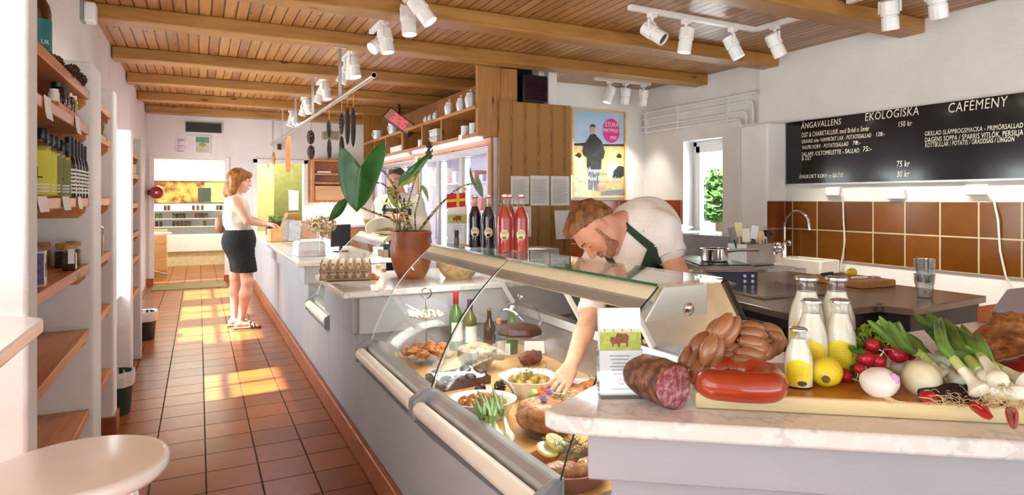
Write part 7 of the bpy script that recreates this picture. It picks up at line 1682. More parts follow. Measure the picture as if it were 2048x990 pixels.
# little flag, red with a yellow cross
q = cam(931, 480, 3.16); t = thing('table_flag', 'little red flag with a yellow cross on a thin pole', 'flag', (q.x, q.y, ZG)); hp = .285
B().lathe([(.0005, 0), (.025, 0), (.022, .008), (.004, .012)], n=20).build('foot', LIGHTW, t); B().tube([(0, 0, .01), (0, 0, hp)], .002, 8).build('pole', LIGHTW, t); B().ell((0, 0, hp + .006), .008, 12, 8).build('finial', M('gold_ball', '#d8a52a', .3, .5), t)
def cloth(u0, u1, v0, v1, mat, n, dy):
    B().grid([[tuple(-Rr3 * (.095 * u) - F3 * (.006 * math.sin(u * 7) + dy) + Vector((0, 0, hp - .012 - .07 * (1 - v) - .008 * u))) for u in [u0 + (u1 - u0) * i / 8 for i in range(9)]] for v in (v0, v1)], two=.0006).build(n, mat, t)
Rr3 = Vector((CY_, -SY, 0)); FR_ = M('flag_red', '#a8202c', .7, 0, .06); FY_ = M('flag_yellow', '#e6b422', .7)
cloth(0, 1, 0, 1, FR_, 'red_cloth', 0); cloth(.32, .48, 0, 1, FY_, 'cross_upright', .001); cloth(0, 1, .4, .6, FY_, 'cross_bar', .0015)
# ================================================================== on the farther case and the long counter
q = cam(760, 478, 4.35); t = thing('curved_sign', 'blank cream paddle-shaped board standing behind the card clips', 'sign', (1.15, 4.32, 1.09)); 
B().prism([(-.11, .0), (-.075, -.04 + .04), (-.03, .025), (.04, .04), (.10, .03), (.10, .105), (.02, .11), (-.07, .10), (-.11, .07), (-.12, .035)], -.006, .006, 'y').build('board', CREAM, t, bev=.004); B().bx(-.06, .06, -.03, .03, -.002, .012).build('foot', CREAM, t)
t = thing('bread_basket', 'brown oval bread basket on the farther case', 'basket', (1.27, 4.72, 1.09), .3); b = B()
for k in range(8): r = 1 + .03 * k; b.tube([(.13 * r * math.cos(2 * PI * j / 40), .085 * r * math.sin(2 * PI * j / 40), .006 + .011 * k) for j in range(40)], .0065, 6, closed=True)
b.lathe([(.0005, 0), (.085, 0), (.085, .005), (.0005, .005)], n=24); b.build('weave', M('brown_wicker', '#a27a4a', .7, 0, .2, 30), t)
t = thing('glass_vase', 'clear vase with green cuttings behind the big leaf', 'vase', (1.26, 4.3, 1.09)); B().shell([(.03, 0), (.035, .005), (.03, .09), (.035, .12)], n=24, t=.003).build('vase_body', CLEAR, t)
b = B(); l = B(); rnd = random.Random(5)
for k in range(6):
    a = k * 1.1; e = Vector((.09 * math.cos(a), .05 * math.sin(a), .17 + .05 * rnd.random())); b.tube([(.01 * math.cos(a + 3), .01 * math.sin(a + 3), .01), e * .5 + Vector((0, 0, .03)), e], .003, 6)
    for j in range(3): d = Vector((math.cos(a + j - 1), math.sin(a + j - 1), .3 - .3 * j)).normalized() * .055; w_ = d.cross(Vector((0, 0, 1))).normalized() * .02; l.grid([[e, e, e], [e + d * .5 - w_, e + d * .5 + Vector((0, 0, .005)), e + d * .5 + w_], [e + d] * 3], two=.0008)
b.build('stems', M('brown_stem', '#6a4a2a', .6), t); l.build('leaves', M('bright_leaf', '#7fae3a', .45, 0, .2, 20), t)
q = atz(600, 511, ZC); q.x = .84; t = thing('leaflet_box', 'white box of stacked leaflets at the near end of the long counter', 'box', (q.x, q.y, ZC), .05)
b = B(); open_box(b, -.11, .11, -.13, .13, 0, .11, .004); b.build('box_body', TRIM, t); B().bx(-.1, .1, -.12, .12, .01, .12).build('leaflets', PAPER, t); B().bx(-.102, .102, -.134, -.13, .02, .05).build('pink_band', M('pale_pink_print', '#e6cfd0', .6), t)
q = atz(634, 512, ZC); q.x = .93; t = thing('flower_vase', 'clear cylinder vase of dried hydrangea at the end of the long counter', 'vase', (q.x, q.y, ZC)); B().shell([(.045, 0), (.048, .004), (.046, .1), (.05, .22)], n=28, t=.003).build('vase_body', CLEAR, t)
b = B(); rnd = random.Random(2); HY = M('dried_hydrangea', '#c9b890', .8, 0, .25, 40)
for k in range(620):
    d = Vector((rnd.gauss(0, 1), rnd.gauss(0, 1), rnd.gauss(0, 1) + .25)).normalized(); p = Vector((d.x * .125, d.y * .1, .275 + d.z * .075)) * rnd.uniform(.9, 1.02); n1 = d.orthogonal().normalized() * .012; n2 = d.cross(n1); a = rnd.random() * 3; u = n1 * math.cos(a) + n2 * math.sin(a); v = d.cross(u); b.add([p - u, p + v * .8 + d * .004, p + u, p - v * .8 + d * .004], [(0, 1, 2, 3)])
tag(b.build('flower_head', HY, t), kind='stuff'); b = B(); [b.tube([(.02 * math.cos(a), .02 * math.sin(a), .01), (.01 * math.cos(a + 2), .01 * math.sin(a + 2), .25)], .002, 5) for a in range(7)]; b.build('stems', M('straw_stem', '#a89868', .7), t)
for k, (px, py, wd) in enumerate([(588, 492, 'nearer clear card stand on the long counter'), (578, 488, 'farther clear card stand on the long counter')]):
    q = atz(px, py, ZC); t = thing('card_stand', wd, 'card stand', (max(q.x, .76), q.y, ZC), -.5 + .3 * k, 'clear card stands'); B().bx(-.075, .075, -.002, .002, 0, .3, R=rot(-.12)).build('acrylic_sheet', thin_glass('acrylic', (.95, .96, .97), 1.6), t); B().bx(-.075, .075, -.03, .04, 0, .004).build('foot', CLEAR, t); B().bx(-.06, .06, .003, .0045, .05, .26, R=rot(-.12)).build('printed_card', M('pale_print', '#dfe0de', .6, 0, .08, 30), t)
q = atz(585, 478, ZC); t = thing('pen_cup', 'black cup with dark pens on the long counter', 'cup', (.95, q.y, ZC)); B().shell([(.035, 0), (.037, .09)], n=20, t=.003).build('cup_body', BLACK, t)
for k in range(4): B().tube([(.01 * math.cos(k * 1.6), .01 * math.sin(k * 1.6), .01), (.035 * math.cos(k * 1.6), .035 * math.sin(k * 1.6), .19)], .004, 8).build('pen', BLACK, t)
q = atz(552, 483, ZC); BQ = Vector((.82, q.y, ZC)); t = thing('wooden_box', 'light wooden box under the woman\'s hands on the long counter', 'box', BQ, .05); b = B(); open_box(b, -.12, .13, -.14, .14, 0, .14, .012); b.build('box_body', LIGHTX, t, bev=.003)
t = thing('shopping_bag', 'brown paper bag leaning in the light wooden box', 'bag', BQ + Vector((.05, -.02, .02)), .3); B().prism([(-.09, 0), (.10, 0), (.16, .30), (.02, .30)], -.05, .05, 'y').build('bag_body', KRAFT, t, bev=.004)
tag(B().prism([(-.05, 0), (.1, 0), (.2, .17), (.14, .19)], -.04, .04, 'y').build('paper_wrap', PAPER, loc=BQ + Vector((.03, -.09, .03)), bev=.004), 'white paper wrapping sticking out of the light wooden box', 'paper')
q = atz(548, 456, ZC); t = thing('planter', 'black planter of low green herbs farther along the long counter', 'planter', (.98, 9.1, ZC)); b = B(); open_box(b, -.16, .16, -.1, .1, 0, .17, .006); b.build('planter_box', BLACK, t); b = B(); rnd = random.Random(1)
for k in range(90): p = Vector((rnd.uniform(-.14, .14), rnd.uniform(-.09, .09), .17 + rnd.random() * .07)); d = Vector((rnd.uniform(-1, 1), rnd.uniform(-1, 1), rnd.uniform(0, 1))).normalized() * .03; w_ = d.orthogonal().normalized() * .012; b.add([p - d, p + w_, p + d, p - w_], [(0, 1, 2, 3)])
b.build('herbs', HERB, t)
t = thing('handle_bag', 'pinkish paper bag with string handles far along the counter', 'bag', (1.2, 7.9, ZC), .2); B().bx(-.12, .12, -.05, .05, 0, .22).build('bag_body', M('pink_kraft', '#c09880', .6, 0, .08), t, bev=.006); B().tube([(-.05, -.05, .22), (-.04, -.05, .3), (.04, -.05, .3), (.05, -.05, .22)], .004, 6).build('handle', BLACK, t)
t = thing('till_monitor', 'black till screen standing on the long counter behind the vase', 'till', (1.15, 5.75, ZC), .6); B().bx(-.12, .12, -.01, .012, .05, .25).build('screen_housing', BLACK, t, bev=.006); B().bx(-.05, .05, -.05, .05, 0, .012).build('foot', BLACK, t); B().bx(-.015, .015, -.01, .01, .01, .06).build('neck', BLACK, t)
# wall shelf of pine at the far wall with a warm lamp under it
t = thing('shelf_rack', 'open pine wall shelf at the far end, lit warm beneath', 'shelf', (2.0, 11.1, 1.27)); x0, x1 = 1.69, 2.31
b = B(); b.bx(x0, x0 + .04, 10.8, 11.098, 1.27, 2.0); b.bx(x1 - .04, x1, 10.8, 11.098, 1.27, 2.0); b.bx(x0 + .04, x1 - .04, 11.07, 11.098, 1.27, 2.0); b.build('carcass', PINE, t, W=True)
for z in (1.27, 1.58, 1.73, 1.96): B().bx(x0 + .04, x1 - .04, 10.8, 11.07, z, z + .035).build('shelf', PINE, t, W=True)
B().bx(x0 + .05, x1 - .05, 10.8, 10.83, 1.31, 1.55).build('flap', LIGHTX, t, W=True); B().bx(1.85, 2.2, 10.9, 11.0, 1.24, 1.268).build('lamp', GLOW, t, W=True)
tag(B().bx(1.78, 2.0, 10.83, 11.0, 1.77, 1.80).build('paper_pile', PAPER), 'pile of white papers on the pine wall shelf', 'papers')
area_light('shelf_lamp_light', (2.02, 10.95, 1.235), (0, -.1, -1), .35, .08, 26, (1, .8, .6))
t = thing('rear_counter', 'white back counter below the pine wall shelf', 'worktop', (2.0, 10.8, 0)); B().bx(1.66, 2.58, 10.45, 11.09, .86, .9).build('top', TRIM, t, W=True, bev=.004); B().bx(1.68, 2.56, 10.5, 11.09, 0, .86).build('carcass', PINE, t, W=True)
# ================================================================== people
from mathutils.bvhtree import BVHTree
SKINM = M('skin', '#dca386', .5, 0, .06, 14, .06, 150, sub=.12); SKINP = M('pale_skin', '#e4b298', .5, 0, .05, 14, .06, 150, sub=.12)
SHIRT = M('white_cotton', '#efece4', .85, 0, .025, 6, .7, 13); BLOUSE = M('cream_blouse', '#ece3d2', .8, 0, .03, 8, .25, 24)
APRON = M('green_apron', '#26402c', .8, 0, .1, 20, .2, 200); DAPRON = M('dark_apron', '#2b3533', .8, 0, .1, 20); SKIRT = M('black_knit_skirt', '#1d1d20', .9, 0, .25, 60, .4, 90)
HAIRB = M('light_brown_hair', '#54341b', .5, 0, 0, 40, .5, 60, col2='#a06c34', stretch=(1, 1, .25)); HAIRA = M('auburn_hair', '#5e3214', .45, 0, 0, 40, .5, 60, col2='#b0712c', stretch=(1, 1, .2)); HAIRD = M('dark_hair', '#33241c', .5, 0, .3, 60, .5, 80)
BEARD = M('stubble_beard', '#8e6244', .8, 0, 0, 160, .6, 200, col2='#c2957a'); LIP = M('lip', '#b8705e', .45, 0, .05); BROW = M('eyebrow', '#6b4628', .8, 0, .1); EYEW = M('eye_white', '#ece8e2', .2, 0, .01, coat=.5); IRIS = M('iris', '#3a3f3a', .15, 0, .1, coat=.6)
V3 = Vector
def head_prims(c, R, s=1.0, female=False):
    P_ = lambda a, f, u: tuple(V3(c) + R @ (V3((a, f, u)) * s)
                               ); E_ = lambda k, p, r, kk=.015, q=None: (k, P_(*p), tuple(x * s for x in r), R if q is None else R @ q, kk * s)
    o = [E_('e', (0, -.012, .03), (.074, .094, .084)), E_('e', (0, .028, -.03), (.06, .062, .08), .04), E_('e', (0, .034, -.075), (.047 if not female else .04, .05, .036), .03), E_('e', (0, .074, -.1), (.02, .017, .015), .03),
         E_('e', (0, .078, .022), (.05, .018, .012), .025)]
    for q in (-1, 1):
        o += [E_('e', (q * .042, .06, -.028), (.024, .024, .02), .03), E_('E', (q * .032, .104, .002), (.02, .017, .012), .014), E_('e', (q * .031, .078, .0), (.014, .0125, .0125), .004)]
    o += [('c', P_(0, .088, .012), P_(0, .113, -.03), .008 * s, .011 * s, .012 * s), E_('e', (0, .114, -.034), (.0135, .013, .011), .01)]
    for q in (-1, 1): o += [E_('e', (q * .012, .102, -.038), (.0085, .011, .008), .008)]
    o += [E_('e', (0, .092, -.063), (.024, .010, .006), .008), E_('e', (0, .09, -.074), (.02, .010, .0065), .008), E_('E', (0, .104, -.0685), (.022, .008, .0018), .004)]
    for q in (-1, 1):
        o += [E_('e', (q * .076, -.008, -.008), (.008, .021, .032), .006, rot(.15, 0, q * -.35)), E_('E', (q * .085, -.002, -.006), (.006, .010, .017), .006)]
    return o
def hand_prims(w_, d, n, side=1, curl=.5, s=1.0, spread=.16, thumb=(.55, .75, .35), tcurl=.3):
    w_, d, n = V3(w_), V3(d).normalized(), V3(n); n = (n - d * n.dot(d)).normalized(); t = d.cross(n) * side; o = []
    for i, (off, L_) in enumerate([(-.031, (.043, .026, .02)), (-.0105, (.047, .03, .022)), (.0105, (.043, .028, .021)), (.029, (.034, .021, .018))]):
        kn = w_ + (d * (.092 - .006 * abs(i - 1)) + t * off) * s
        o.append(('c', tuple(w_ + (d * .012 + t * off * .55) * s), tuple(kn), .0145 * s, .0115 * s, .012 * s))
        a = curl * (.6 + .12 * i); p = kn; dd = (d * math.cos(a) + n * math.sin(a) + t * (i - 1.5) * spread * .4).normalized()
        for j, l in enumerate(L_):
            e = p + dd * l * s; o.append(('c', tuple(p), tuple(e), (.0098 - .0009 * j) * s, (.009 - .001 * j) * s, .003 * s)); p = e
            ax_ = dd.cross(n).normalized() if dd.cross(n).length > .01 else t
            a += curl * (.75 - .1 * j); dd = (d * math.cos(a) + n * math.sin(a) + t * (i - 1.5) * spread * .3).normalized()
    b0 = w_ + (d * .022 - t * .02 + n * .004) * s; td = (d * thumb[0] - t * thumb[1] + n * thumb[2]).normalized(); m = b0 + td * .042 * s
    td2 = (td + (d * .5 + t * tcurl + n * tcurl)).normalized(); m2 = m + td2 * .032 * s; td3 = (td2 + (t * .3 + n * .2)).normalized(); m3 = m2 + td3 * .024 * s
    o += [('c', tuple(b0), tuple(m), .016 * s, .0115 * s, .012 * s), ('c', tuple(m), tuple(m2), .0112 * s, .01 * s, .003 * s), ('c', tuple(m2), tuple(m3), .0098 * s, .0075 * s, .003 * s)]
    return o
def cap(a, b_, ra, rb, k=.03): return ('c', tuple(a), tuple(b_), ra, rb, k)
def face_details(t, c, R, s, hair_col=BROW, open_eyes=True):
    P_ = lambda a, f, u: V3(c) + R @ (V3((a, f, u)) * s)
    for q in (-1, 1):
        B().tube([P_(q * .014, .099, .020), P_(q * .03, .0985, .026), P_(q * .05, .085, .020)], [.002 * s, .0036 * s, .0015 * s], 8).build('eyebrow', hair_col, t, W=True)
        if open_eyes:
            e = B().ell(P_(q * .031, .0815, -.001), (.0115 * s,) * 3, 14, 10).build('eye', EYEW, t, W=True); B().ell(P_(q * .031, .0905, -.002), (.0048 * s, .0048 * s, .0048 * s), 10, 8).build('iris', IRIS, e, W=True)
    B().tube([P_(-.022, .0955, -.0685), P_(-.008, .103, -.066), P_(0, .1035, -.0675), P_(.008, .103, -.066), P_(.022, .0955, -.0685)], [.001 * s, .0036 * s, .0034 * s, .0036 * s, .001 * s], 8).tube([P_(-.019, .096, -.071), P_(0, .1025, -.0735), P_(.019, .096, -.071)], [.001 * s, .0045 * s, .001 * s], 8).build('lips', LIP, t, W=True)
def plane(c, R, s, p, n): return ('p', tuple(V3(c) + R @ (V3(p) * s)), tuple(R @ V3(n)))
# ------------------------------------------------------------------ the chef bending over the case
RR = V3((CY_, -SY, 0)); FF = V3((SY, CY_, 0)); ZZ = V3((0, 0, 1))
hc = cam(1188, 456, 2.84); hf = (RR * -.36 - FF * .24 - ZZ * .90).normalized(); hu = (RR * -.9 + FF * .02 + ZZ * .42); HR = frame(hf, hu); HS = 1.08
neckb = cam(1256, 455, 2.92); Ls, Rs = cam(1322, 462, 2.84), cam(1196, 528, 3.02); U_b = cam(1292, 458, 2.98); Mid = V3((1.97, 2.57, 1.06)); Pel = V3((2.0, 2.78, .95))
Le, Lw = cam(1366, 572, 2.74), cam(1322, 672, 2.63); Re, Rw = cam(1182, 628, 2.80), cam(1141, 733, 2.55)
lat = (Ls - Rs); lat.z = 0; lat.normalize()
base = V3((Pel.x, Pel.y, 0))
chef = thing('person', 'person in white shirt and green apron bending over the display case, reaching in', 'person', base)
torso = [cap(Ls, Rs, .072, .068, .05), ('e', tuple(U_b), (.135, .135, .125), None, .06), ('e', tuple((Ls + Rs) / 2 + ZZ * -.0 + V3((.03, .02, .0))), (.13, .15, .12), None, .06), cap(U_b, Mid, .135, .14, .06), cap(Mid, Pel, .14, .155, .06), cap(neckb, U_b, .07, .1, .06)]
legs = []
for q in (-1, 1):
    h = Pel + lat * q * .09; kn = V3((h.x - .02, h.y + .02, .5)); an = V3((h.x + .04, h.y + .1, .09)); legs += [cap(h, kn, .095, .06, .04), cap(kn, an, .058, .04, .03), cap(an + V3((0, 0, -.03)), an + V3((-.17, -.07, -.055)), .04, .03, .02)]
skin = head_prims(hc, HR, HS) + [cap(hc + HR @ V3((0, -.03, -.06)), neckb, .058, .064, .04)] + torso + legs
skin += [cap(Ls, Le, .056, .046, .03), cap(Le, Lw, .045, .03, .02), cap(Rs, Re, .055, .046, .03), cap(Re, Re.lerp(Rw, .4), .045, .042, .02), cap(Re.lerp(Rw, .4), Rw, .042, .028, .02)]
skin += hand_prims(Rw, (cam(1124, 762, 2.47) - Rw), RR * -.3 - ZZ * .5 + FF * .65, -1, .55, 1.02, .1, (.85, .35, .55), .1)
skin += hand_prims(Lw, (cam(1303, 690, 2.57) - Lw) + FF * -.01, -ZZ + FF * .2, 1, .5, 1.0, .2)
blob('body', skin, SKINM, chef, .0052, smooth=1, W=True)
face_details(chef, hc, HR, HS, open_eyes=False)
for q in (-1, 1):   # lowered eyelid lines
    P_ = lambda a, f, u: hc + HR @ (V3((a, f, u)) * HS)
    B().tube([P_(q * .019, .0885, -.006), P_(q * .031, .0925, -.0085), P_(q * .044, .086, -.006)], [.0006, .0016, .0006], 6).build('eyelashes', BROW, chef, W=True)
hp = [('e', tuple(hc + HR @ (V3((0, -.014, .036)) * HS)), (.079 * HS, .100 * HS, .086 * HS), HR, .02), ('e', tuple(hc + HR @ (V3((0, .045, .085)) * HS)), (.058 * HS, .045 * HS, .032 * HS), HR, .03), ('e', tuple(hc + HR @ (V3((0, -.07, -.01)) * HS)), (.064 * HS, .04 * HS, .06 * HS), HR, .03),
      plane(hc, HR, HS, (0, .07, .078), (0, .1, -.125))]
blob('hair', hp, HAIRB, chef, .004, smooth=2, ns=.005, nf=38, W=True)
sb = B()
bp = [('e', tuple(hc + HR @ (V3((0, .036, -.078)) * HS)), (.0535 * HS, .055 * HS, .042 * HS), HR, .02), ('e', tuple(hc + HR @ (V3((0, .076, -.098)) * HS)), (.026 * HS, .021 * HS, .02 * HS), HR, .02)]
for q in (-1, 1): bp += [('c', tuple(hc + HR @ (V3((q * .0685, .018, .0)) * HS)), tuple(hc + HR @ (V3((q * .049, .045, -.07)) * HS)), .007 * HS, .017 * HS, .015)]
bp += [('c', tuple(hc + HR @ (V3((-.024, .0885, -.062)) * HS)), tuple(hc + HR @ (V3((0, .0985, -.0555)) * HS)), .006, .007, .004), ('c', tuple(hc + HR @ (V3((.024, .0885, -.062)) * HS)), tuple(hc + HR @ (V3((0, .0985, -.0555)) * HS)), .006, .007, .004), ('E', tuple(hc + HR @ (V3((0, .105, -.0695)) * HS)), (.02 * HS, .016 * HS, .0085 * HS), HR, .004)]
blob('beard', bp, BEARD, chef, .0035, smooth=1, ns=.0025, nf=90, W=True)
infl = lambda P_, d: [(p[0], p[1], p[2], p[3] + d, p[4] + d, p[5]) if p[0] == 'c' else (p[0], p[1], tuple(x + d for x in p[2]), p[3], p[4]) for p in P_]
# shirt: torso and sleeves a little larger than the body, open at the neck
Lm = Ls.lerp(Le, .34); Rm_ = Rs.lerp(Re, .88); nd = (hc - neckb).normalized()
sh = infl(torso, .012) + [cap(Ls, Lm, .076, .074, .04), cap(Rs, Rm_, .07, .058, .04), ('E', tuple(neckb + nd * .085 - ZZ * .01), (.07, .07, .07), None, .012)]
shirt = blob('shirt', sh, SHIRT, chef, .006, smooth=2, ns=.009, nf=11, W=True)
for a, c, r in ((Ls, Lm, .073), (Rs, Rm_, .058)):
    d = (c - a).normalized(); Rq = d.to_track_quat('Z', 'Y').to_matrix(); B().lathe([(r * .8, -.004), (r * 1.03, -.012), (r * 1.08, .012), (r * 1.02, .032), (r * .8, .034)], c, 28, R=Rq, wob=lambda a_, z: 1 + .03 * math.sin(5 * a_)).build('sleeve_cuff', SHIRT, chef, W=True)
tr = infl(legs, .02) + [cap(Pel + lat * .08, Pel - lat * .08, .165, .165, .05), ('p', (0, 0, .07), (0, 0, -1)), ('p', (0, 0, .98), (0, 0, 1))]
blob('trousers', tr, M('grey_trousers', '#4a4a4e', .85, 0, .1, 30), chef, .012, W=True)
shoe = []
for q in (-1, 1): h = Pel + lat * q * .09; an = V3((h.x + .04, h.y + .1, .05)); shoe.append([cap(an + V3((.03, .012, 0)), an + V3((-.19, -.08, -.012)), .05, .042, .03), ('p', (0, 0, .0), (0, 0, -1)), ('p', (0, 0, .1), (0, 0, 1))])
for s_ in shoe: blob('shoe', s_, BLACK, chef, .008, W=True)
# apron: bib and straps lying on the shirt, skirt round the hips
bm = shirt.data; bvh = BVHTree.FromPolygons([v.co.copy() for v in bm.vertices], [tuple(p.vertices) for p in bm.polygons])
def on_shirt(px, py, off=.006, guess=2.9):
    r = V3(_ray(px, py)).normalized(); o = V3((0, 0, EYE)); h = bvh.ray_cast(o, r, 6); p = h[0] if h[0] is not None else o + r * guess * V3(_ray(px, py)).length
    return p - r * off
def band(rows, name, mat=APRON, off=.007): return B().grid([[on_shirt(x, y, off) for x, y in r] for r in rows], two=.003).build(name, mat, chef, W=True)
mix2 = lambda a, b_, u: (a[0] + (b_[0] - a[0]) * u, a[1] + (b_[1] - a[1]) * u)
def strip(c0, c1, n, w0, w1):
    d = (c1[0] - c0[0], c1[1] - c0[1]); l = math.hypot(*d); nx, ny = -d[1] / l, d[0] / l
    return [[(mix2(c0, c1, k / n)[0] + nx * (w0 + (w1 - w0) * k / n) * u, mix2(c0, c1, k / n)[1] + ny * (w0 + (w1 - w0) * k / n) * u) for u in (-1, -.33, .33, 1)] for k in range(n + 1)]
band(strip((1228, 432), (1304, 497), 16, 6, 8), 'apron_strap'); band(strip((1206, 498), (1226, 530), 8, 6, 6), 'apron_strap')
band([[mix2((1296 - 14 * k / 10 * 2.2, 494 + 8 * k), (1312 + 3.0 * k, 494 + 8 * k), j / 10) for j in range(11)] for k in range(11)], 'apron_bib')
hip = [cap(Pel + lat * .09, Pel - lat * .09, .185, .185, .05), cap(Pel + lat * .09 + V3((-.02, 0, -.5)), Pel - lat * .09 + V3((-.02, 0, -.5)), .17, .17, .05), cap(Pel + V3((-.02, 0, 0)), Pel + V3((-.03, 0, -.5)), .2, .19, .06), ('p', (0, 0, .5), (0, 0, -1)), ('p', (0, 0, 1.0), (0, 0, 1)), ('p', tuple(Pel), (.78, .6, 0))]
blob('apron_skirt', hip, APRON, chef, .012, W=True)
for px, py in ((1268, 477), (1287, 462), (1292, 514), (1296, 528)): B().ell(on_shirt(px, py, .003), .005, 10, 6).build('button', PORC, chef, W=True)
# ------------------------------------------------------------------ the woman at the long counter
WD = 6.45; W_ = lambda px, py, dd=0: cam(px, py, WD + dd)
wb = W_(485, 650); wb.z = 0; woman = thing('person', 'woman with bobbed auburn hair in a cream top and black skirt, at the counter', 'person', wb)
wf = V3((.97, -.12, -.22)); whc = W_(480, 361); WR = frame(wf, ZZ + wf * .2); WS = .98
nk = W_(470, 393); pel = W_(480, 478); hipL, hipR = pel + V3((0, .08, 0)), pel + V3((0, -.08, 0))
RsW, LsW = W_(470, 402) + V3((0, -.15, .0)), W_(470, 402) + V3((0, .15, 0)); ReW = W_(492, 441) + V3((0, -.13, 0)); RwW = W_(526, 449) + V3((0, .04, 0)); LeW = W_(500, 438) + V3((0, .2, 0)); LwW = W_(533, 448) + V3((0, .16, 0))
kR, aR = W_(494, 560) + V3((0, -.07, 0)), W_(481, 636) + V3((0, -.07, 0)); kL, aL = W_(472, 555) + V3((0, .08, 0)), W_(470, 630) + V3((0, .08, 0)); aR.z = .085; aL.z = .085
wt = [cap(RsW, LsW, .05, .05, .05), ('e', tuple(W_(473, 418)), (.105, .15, .13), None, .05), cap(W_(474, 425), W_(479, 460), .11, .105, .05), ('e', tuple(pel + V3((-.02, 0, -.03))), (.135, .165, .13), None, .05), cap(nk, W_(472, 405), .05, .09, .05)]
wl = [cap(hipR, kR, .09, .056, .04), cap(kR, kR.lerp(aR, .35), .054, .055, .03), cap(kR.lerp(aR, .35), aR, .055, .032, .03), cap(hipL, kL, .09, .056, .04), cap(kL, kL.lerp(aL, .35), .054, .055, .03), cap(kL.lerp(aL, .35), aL, .055, .032, .03)]
for a in (aR, aL): wl += [cap(a + V3((-.03, 0, -.04)), a + V3((.05, -.005, -.035)), .032, .032, .03), cap(a + V3((.04, -.005, -.045)), a + V3((.145, -.02, -.056)), .03, .022, .02)] + [cap(a + V3((.13, -.045 + .016 * k, -.058)), a + V3((.178 - .01 * abs(k - 1), -.052 + .017 * k, -.062)), .010, .008, .004) for k in range(5)]
ws = head_prims(whc, WR, WS, True) + [cap(whc + WR @ V3((0, -.02, -.06)), nk, .046, .05, .03)] + wt + wl + [cap(RsW, ReW, .047, .039, .03), cap(ReW, RwW, .038, .025, .02), cap(LsW, LeW, .047, .039, .03), cap(LeW, LwW, .038, .025, .02)]
ws += hand_prims(RwW, V3((.9, .25, -.1)), V3((0, .3, -1)), -1, .45, .92) + hand_prims(LwW, V3((.9, -.2, -.1)), V3((0, -.3, -1)), 1, .45, .92)
blob('body', ws, SKINP, woman, .0075, smooth=1, W=True)
face_details(woman, whc, WR, WS, HAIRA)
H_ = lambda a, f, u: tuple(whc + WR @ (V3((a, f, u)) * WS))
wh = [('e', H_(0, -.02, .035), (.088, .108, .095), WR, .02), ('c', H_(.06, -.03, 0), H_(.062, -.045, -.14), .045, .042, .03), ('c', H_(-.06, -.03, 0), H_(-.062, -.045, -.14), .045, .042, .03), ('c', H_(0, -.07, 0), H_(0, -.085, -.15), .065, .055, .03), ('e', H_(0, .07, .075), (.06, .035, .035), WR, .03), ('E', H_(0, .12, -.06), (.058, .085, .10), WR, .012)]
blob('hair', wh, HAIRA, woman, .006, smooth=2, ns=.006, nf=26, W=True)
b = B()
for q in (-1, 1): b.tube([whc + WR @ (V3((q * .031 + .021 * math.cos(a), .104, .0 + .016 * math.sin(a))) * WS) for a in [2 * PI * k / 20 for k in range(20)]], .0012, 5, closed=True); b.tube([H_(q * .052, .102, .004), H_(q * .072, .06, .006), H_(q * .078, -.005, .004)], .0014, 5)
b.tube([H_(-.01, .105, .003), H_(0, .108, .006), H_(.01, .105, .003)], .0012, 5); b.build('eyeglasses', STEEL, woman, W=True)
wz = W_(479, 468).z
blob('top', infl(wt, .01) + [('e', tuple(W_(472, 440)), (.125, .155, .12), None, .05), ('E', tuple(nk + V3((.02, 0, .05))), (.08, .085, .07), None, .01), ('p', (0, 0, wz - .03), (0, 0, -1)), ('p', tuple(RsW + V3((0, .015, 0))), (0, -1, .1)), ('p', tuple(LsW + V3((0, -.015, 0))), (0, 1, .1))], BLOUSE, woman, .008, ns=.008, nf=14, W=True)
hz = W_(490, 543).z; hem = W_(492, 543)
blob('skirt', [('e', tuple(pel + V3((-.02, 0, -.03))), (.155, .18, .17), None, .06), cap(pel + V3((.0, -.07, .0)), hem + V3((.0, -.05, 0)), .12, .105, .06), cap(pel + V3((-.01, .07, .0)), hem + V3((-.04, .06, 0)), .12, .105, .06), cap(W_(479, 452), pel, .122, .145, .05), ('p', (0, 0, hz), (0, 0, -1)), ('p', (0, 0, wz + .045), (0, 0, 1))], SKIRT, woman, .008, ns=.004, nf=40, W=True)
for a, wd in ((aR, 1), (aL, 2)):
    B().prism([(a.x - .075, a.y - .035), (a.x + .08, a.y - .052), (a.x + .165, a.y - .062), (a.x + .195, a.y - .03), (a.x + .17, a.y + .025), (a.x + .06, a.y + .03), (a.x - .07, a.y + .032)], 0.0, .022).build('sandal_sole', M('grey_sole', '#6b655c', .7), woman, bev=.008, W=True)
    for dx, r in ((.06, .045), (.10, .04)):
        B().tube([(a.x + dx + .02 * math.cos(k * PI / 10), a.y - .012 - .05 * math.cos(k * PI / 10), .02 + r * 1.15 * math.sin(k * PI / 10)) for k in range(11)], .008, 6).build('sandal_strap', M('taupe_strap', '#8f8577', .6), woman, W=True)
tag(B().ell((0, 0, 0), (.06, .11, .1), 18, 12).build('handbag_body', M('brown_leather', '#8a5a38', .5, 0, .1), loc=W_(447, 450) + V3((-.02, .25, 0))), 'small brown leather shape hanging behind the woman, at her back', 'bag')
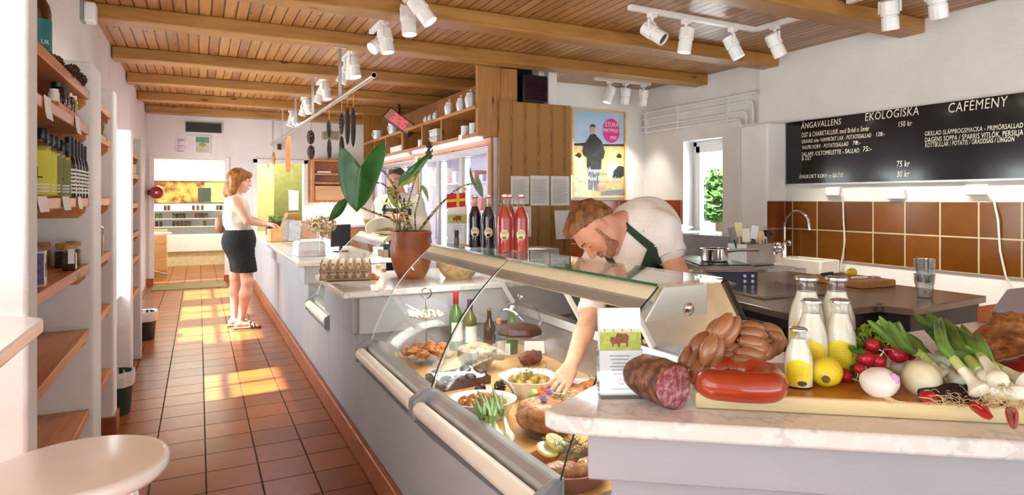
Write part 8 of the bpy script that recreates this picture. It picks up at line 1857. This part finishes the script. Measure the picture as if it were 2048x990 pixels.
# ------------------------------------------------------------------ the waiter behind the far counter
DD = 5.6; T_ = lambda px, py, dd=0: cam(px, py, DD + dd)
tb = T_(800, 450); tb.z = 0; waiter = thing('person', 'young waiter in white shirt and dark apron behind the plant, before the lit fridges', 'person', tb)
tf = V3((-.55, -.83, -.08)); thc = T_(793, 362); TR = frame(tf, ZZ); TS = 1.0
tl = TR @ V3((1, 0, 0)); nk = T_(797, 391); ts_ = [T_(799, 407) + tl * q * .15 for q in (-1, 1)]; cz = T_(801, 430); pl_ = V3((cz.x + .02, cz.y + .02, .92))
te = [T_(801, 447) + tl * q * .2 + V3((.02, .02, -.03)) for q in (-1, 1)]; tw = [T_(789 + 6 * (q < 0), 436, -.22) for q in (-1, 1)]
tt = [cap(ts_[0], ts_[1], .062, .062, .05), ('e', tuple(T_(800, 425)), (.145, .12, .16), None, .06), cap(cz, pl_, .14, .15, .06), cap(nk, T_(798, 402), .055, .09, .05)]
tg = []
for q in (-1, 1): h = pl_ + tl * q * .09; tg += [cap(h, V3((h.x, h.y, .48)), .09, .058, .04), cap(V3((h.x, h.y, .48)), V3((h.x, h.y + .03, .08)), .056, .04, .03), cap(V3((h.x, h.y + .03, .05)), V3((h.x - .1, h.y - .13, .04)), .04, .034, .02)]
blob('body', head_prims(thc, TR, TS) + [cap(thc + TR @ V3((0, -.02, -.06)), nk, .054, .056, .03)] + tt + tg + [cap(ts_[0], te[0], .054, .045, .03), cap(te[0], tw[0], .043, .03, .02), cap(ts_[1], te[1], .054, .045, .03), cap(te[1], tw[1], .043, .03, .02)] + hand_prims(tw[0], tf * .4 + tl * .8, ZZ * -.3 - tl * .2 - tf, 1, .6, 1) + hand_prims(tw[1], tf * .5 - tl * .8, ZZ * -.3 + tl * .3 - tf, -1, .6, 1), SKINM, waiter, .0075, smooth=1, W=True)
face_details(waiter, thc, TR, TS, HAIRD)
blob('hair', [('e', tuple(thc + TR @ V3((0, -.018, .04))), (.081, .1, .086), TR, .02), ('e', tuple(thc + TR @ V3((0, .04, .095))), (.055, .045, .025), TR, .03), plane(thc, TR, 1, (0, .075, .072), (0, .1, -.13))], HAIRD, waiter, .006, ns=.003, nf=60, W=True)
blob('shirt', infl(tt, .014) + [cap(ts_[0], te[0], .07, .062, .04), cap(te[0], te[0].lerp(tw[0], .75), .06, .045, .03), cap(ts_[1], te[1], .07, .062, .04), cap(te[1], te[1].lerp(tw[1], .75), .06, .045, .03), ('E', tuple(nk + V3((0, 0, .06))), (.07, .07, .075), None, .01), ('p', (0, 0, .86), (0, 0, -1))], SHIRT, waiter, .008, ns=.008, nf=13, W=True)
blob('apron', infl(tt[1:3], .026) + [cap(pl_, pl_ - ZZ * .5, .19, .18, .05), ('p', (0, 0, .42), (0, 0, -1)), ('p', (0, 0, T_(800, 416).z), (0, 0, 1)), ('p', tuple(cz - tf * -.02), tuple(-tf)), ('p', tuple(cz + tl * .12), tuple(tl)), ('p', tuple(cz - tl * .13), tuple(-tl))], DAPRON, waiter, .008, W=True)
for q in (-1, 1): B().tube([T_(799, 418) + tl * q * .1 + tf * .165, T_(798, 404) + tl * q * .085 + tf * .125, nk + tl * q * .06 + tf * .03 + ZZ * .02], .011, 6).build('apron_strap', DAPRON, waiter, W=True)
blob('trousers', infl(tg, .018) + [('p', (0, 0, .07), (0, 0, -1)), ('p', (0, 0, .95), (0, 0, 1))], BLACK, waiter, .012, W=True)
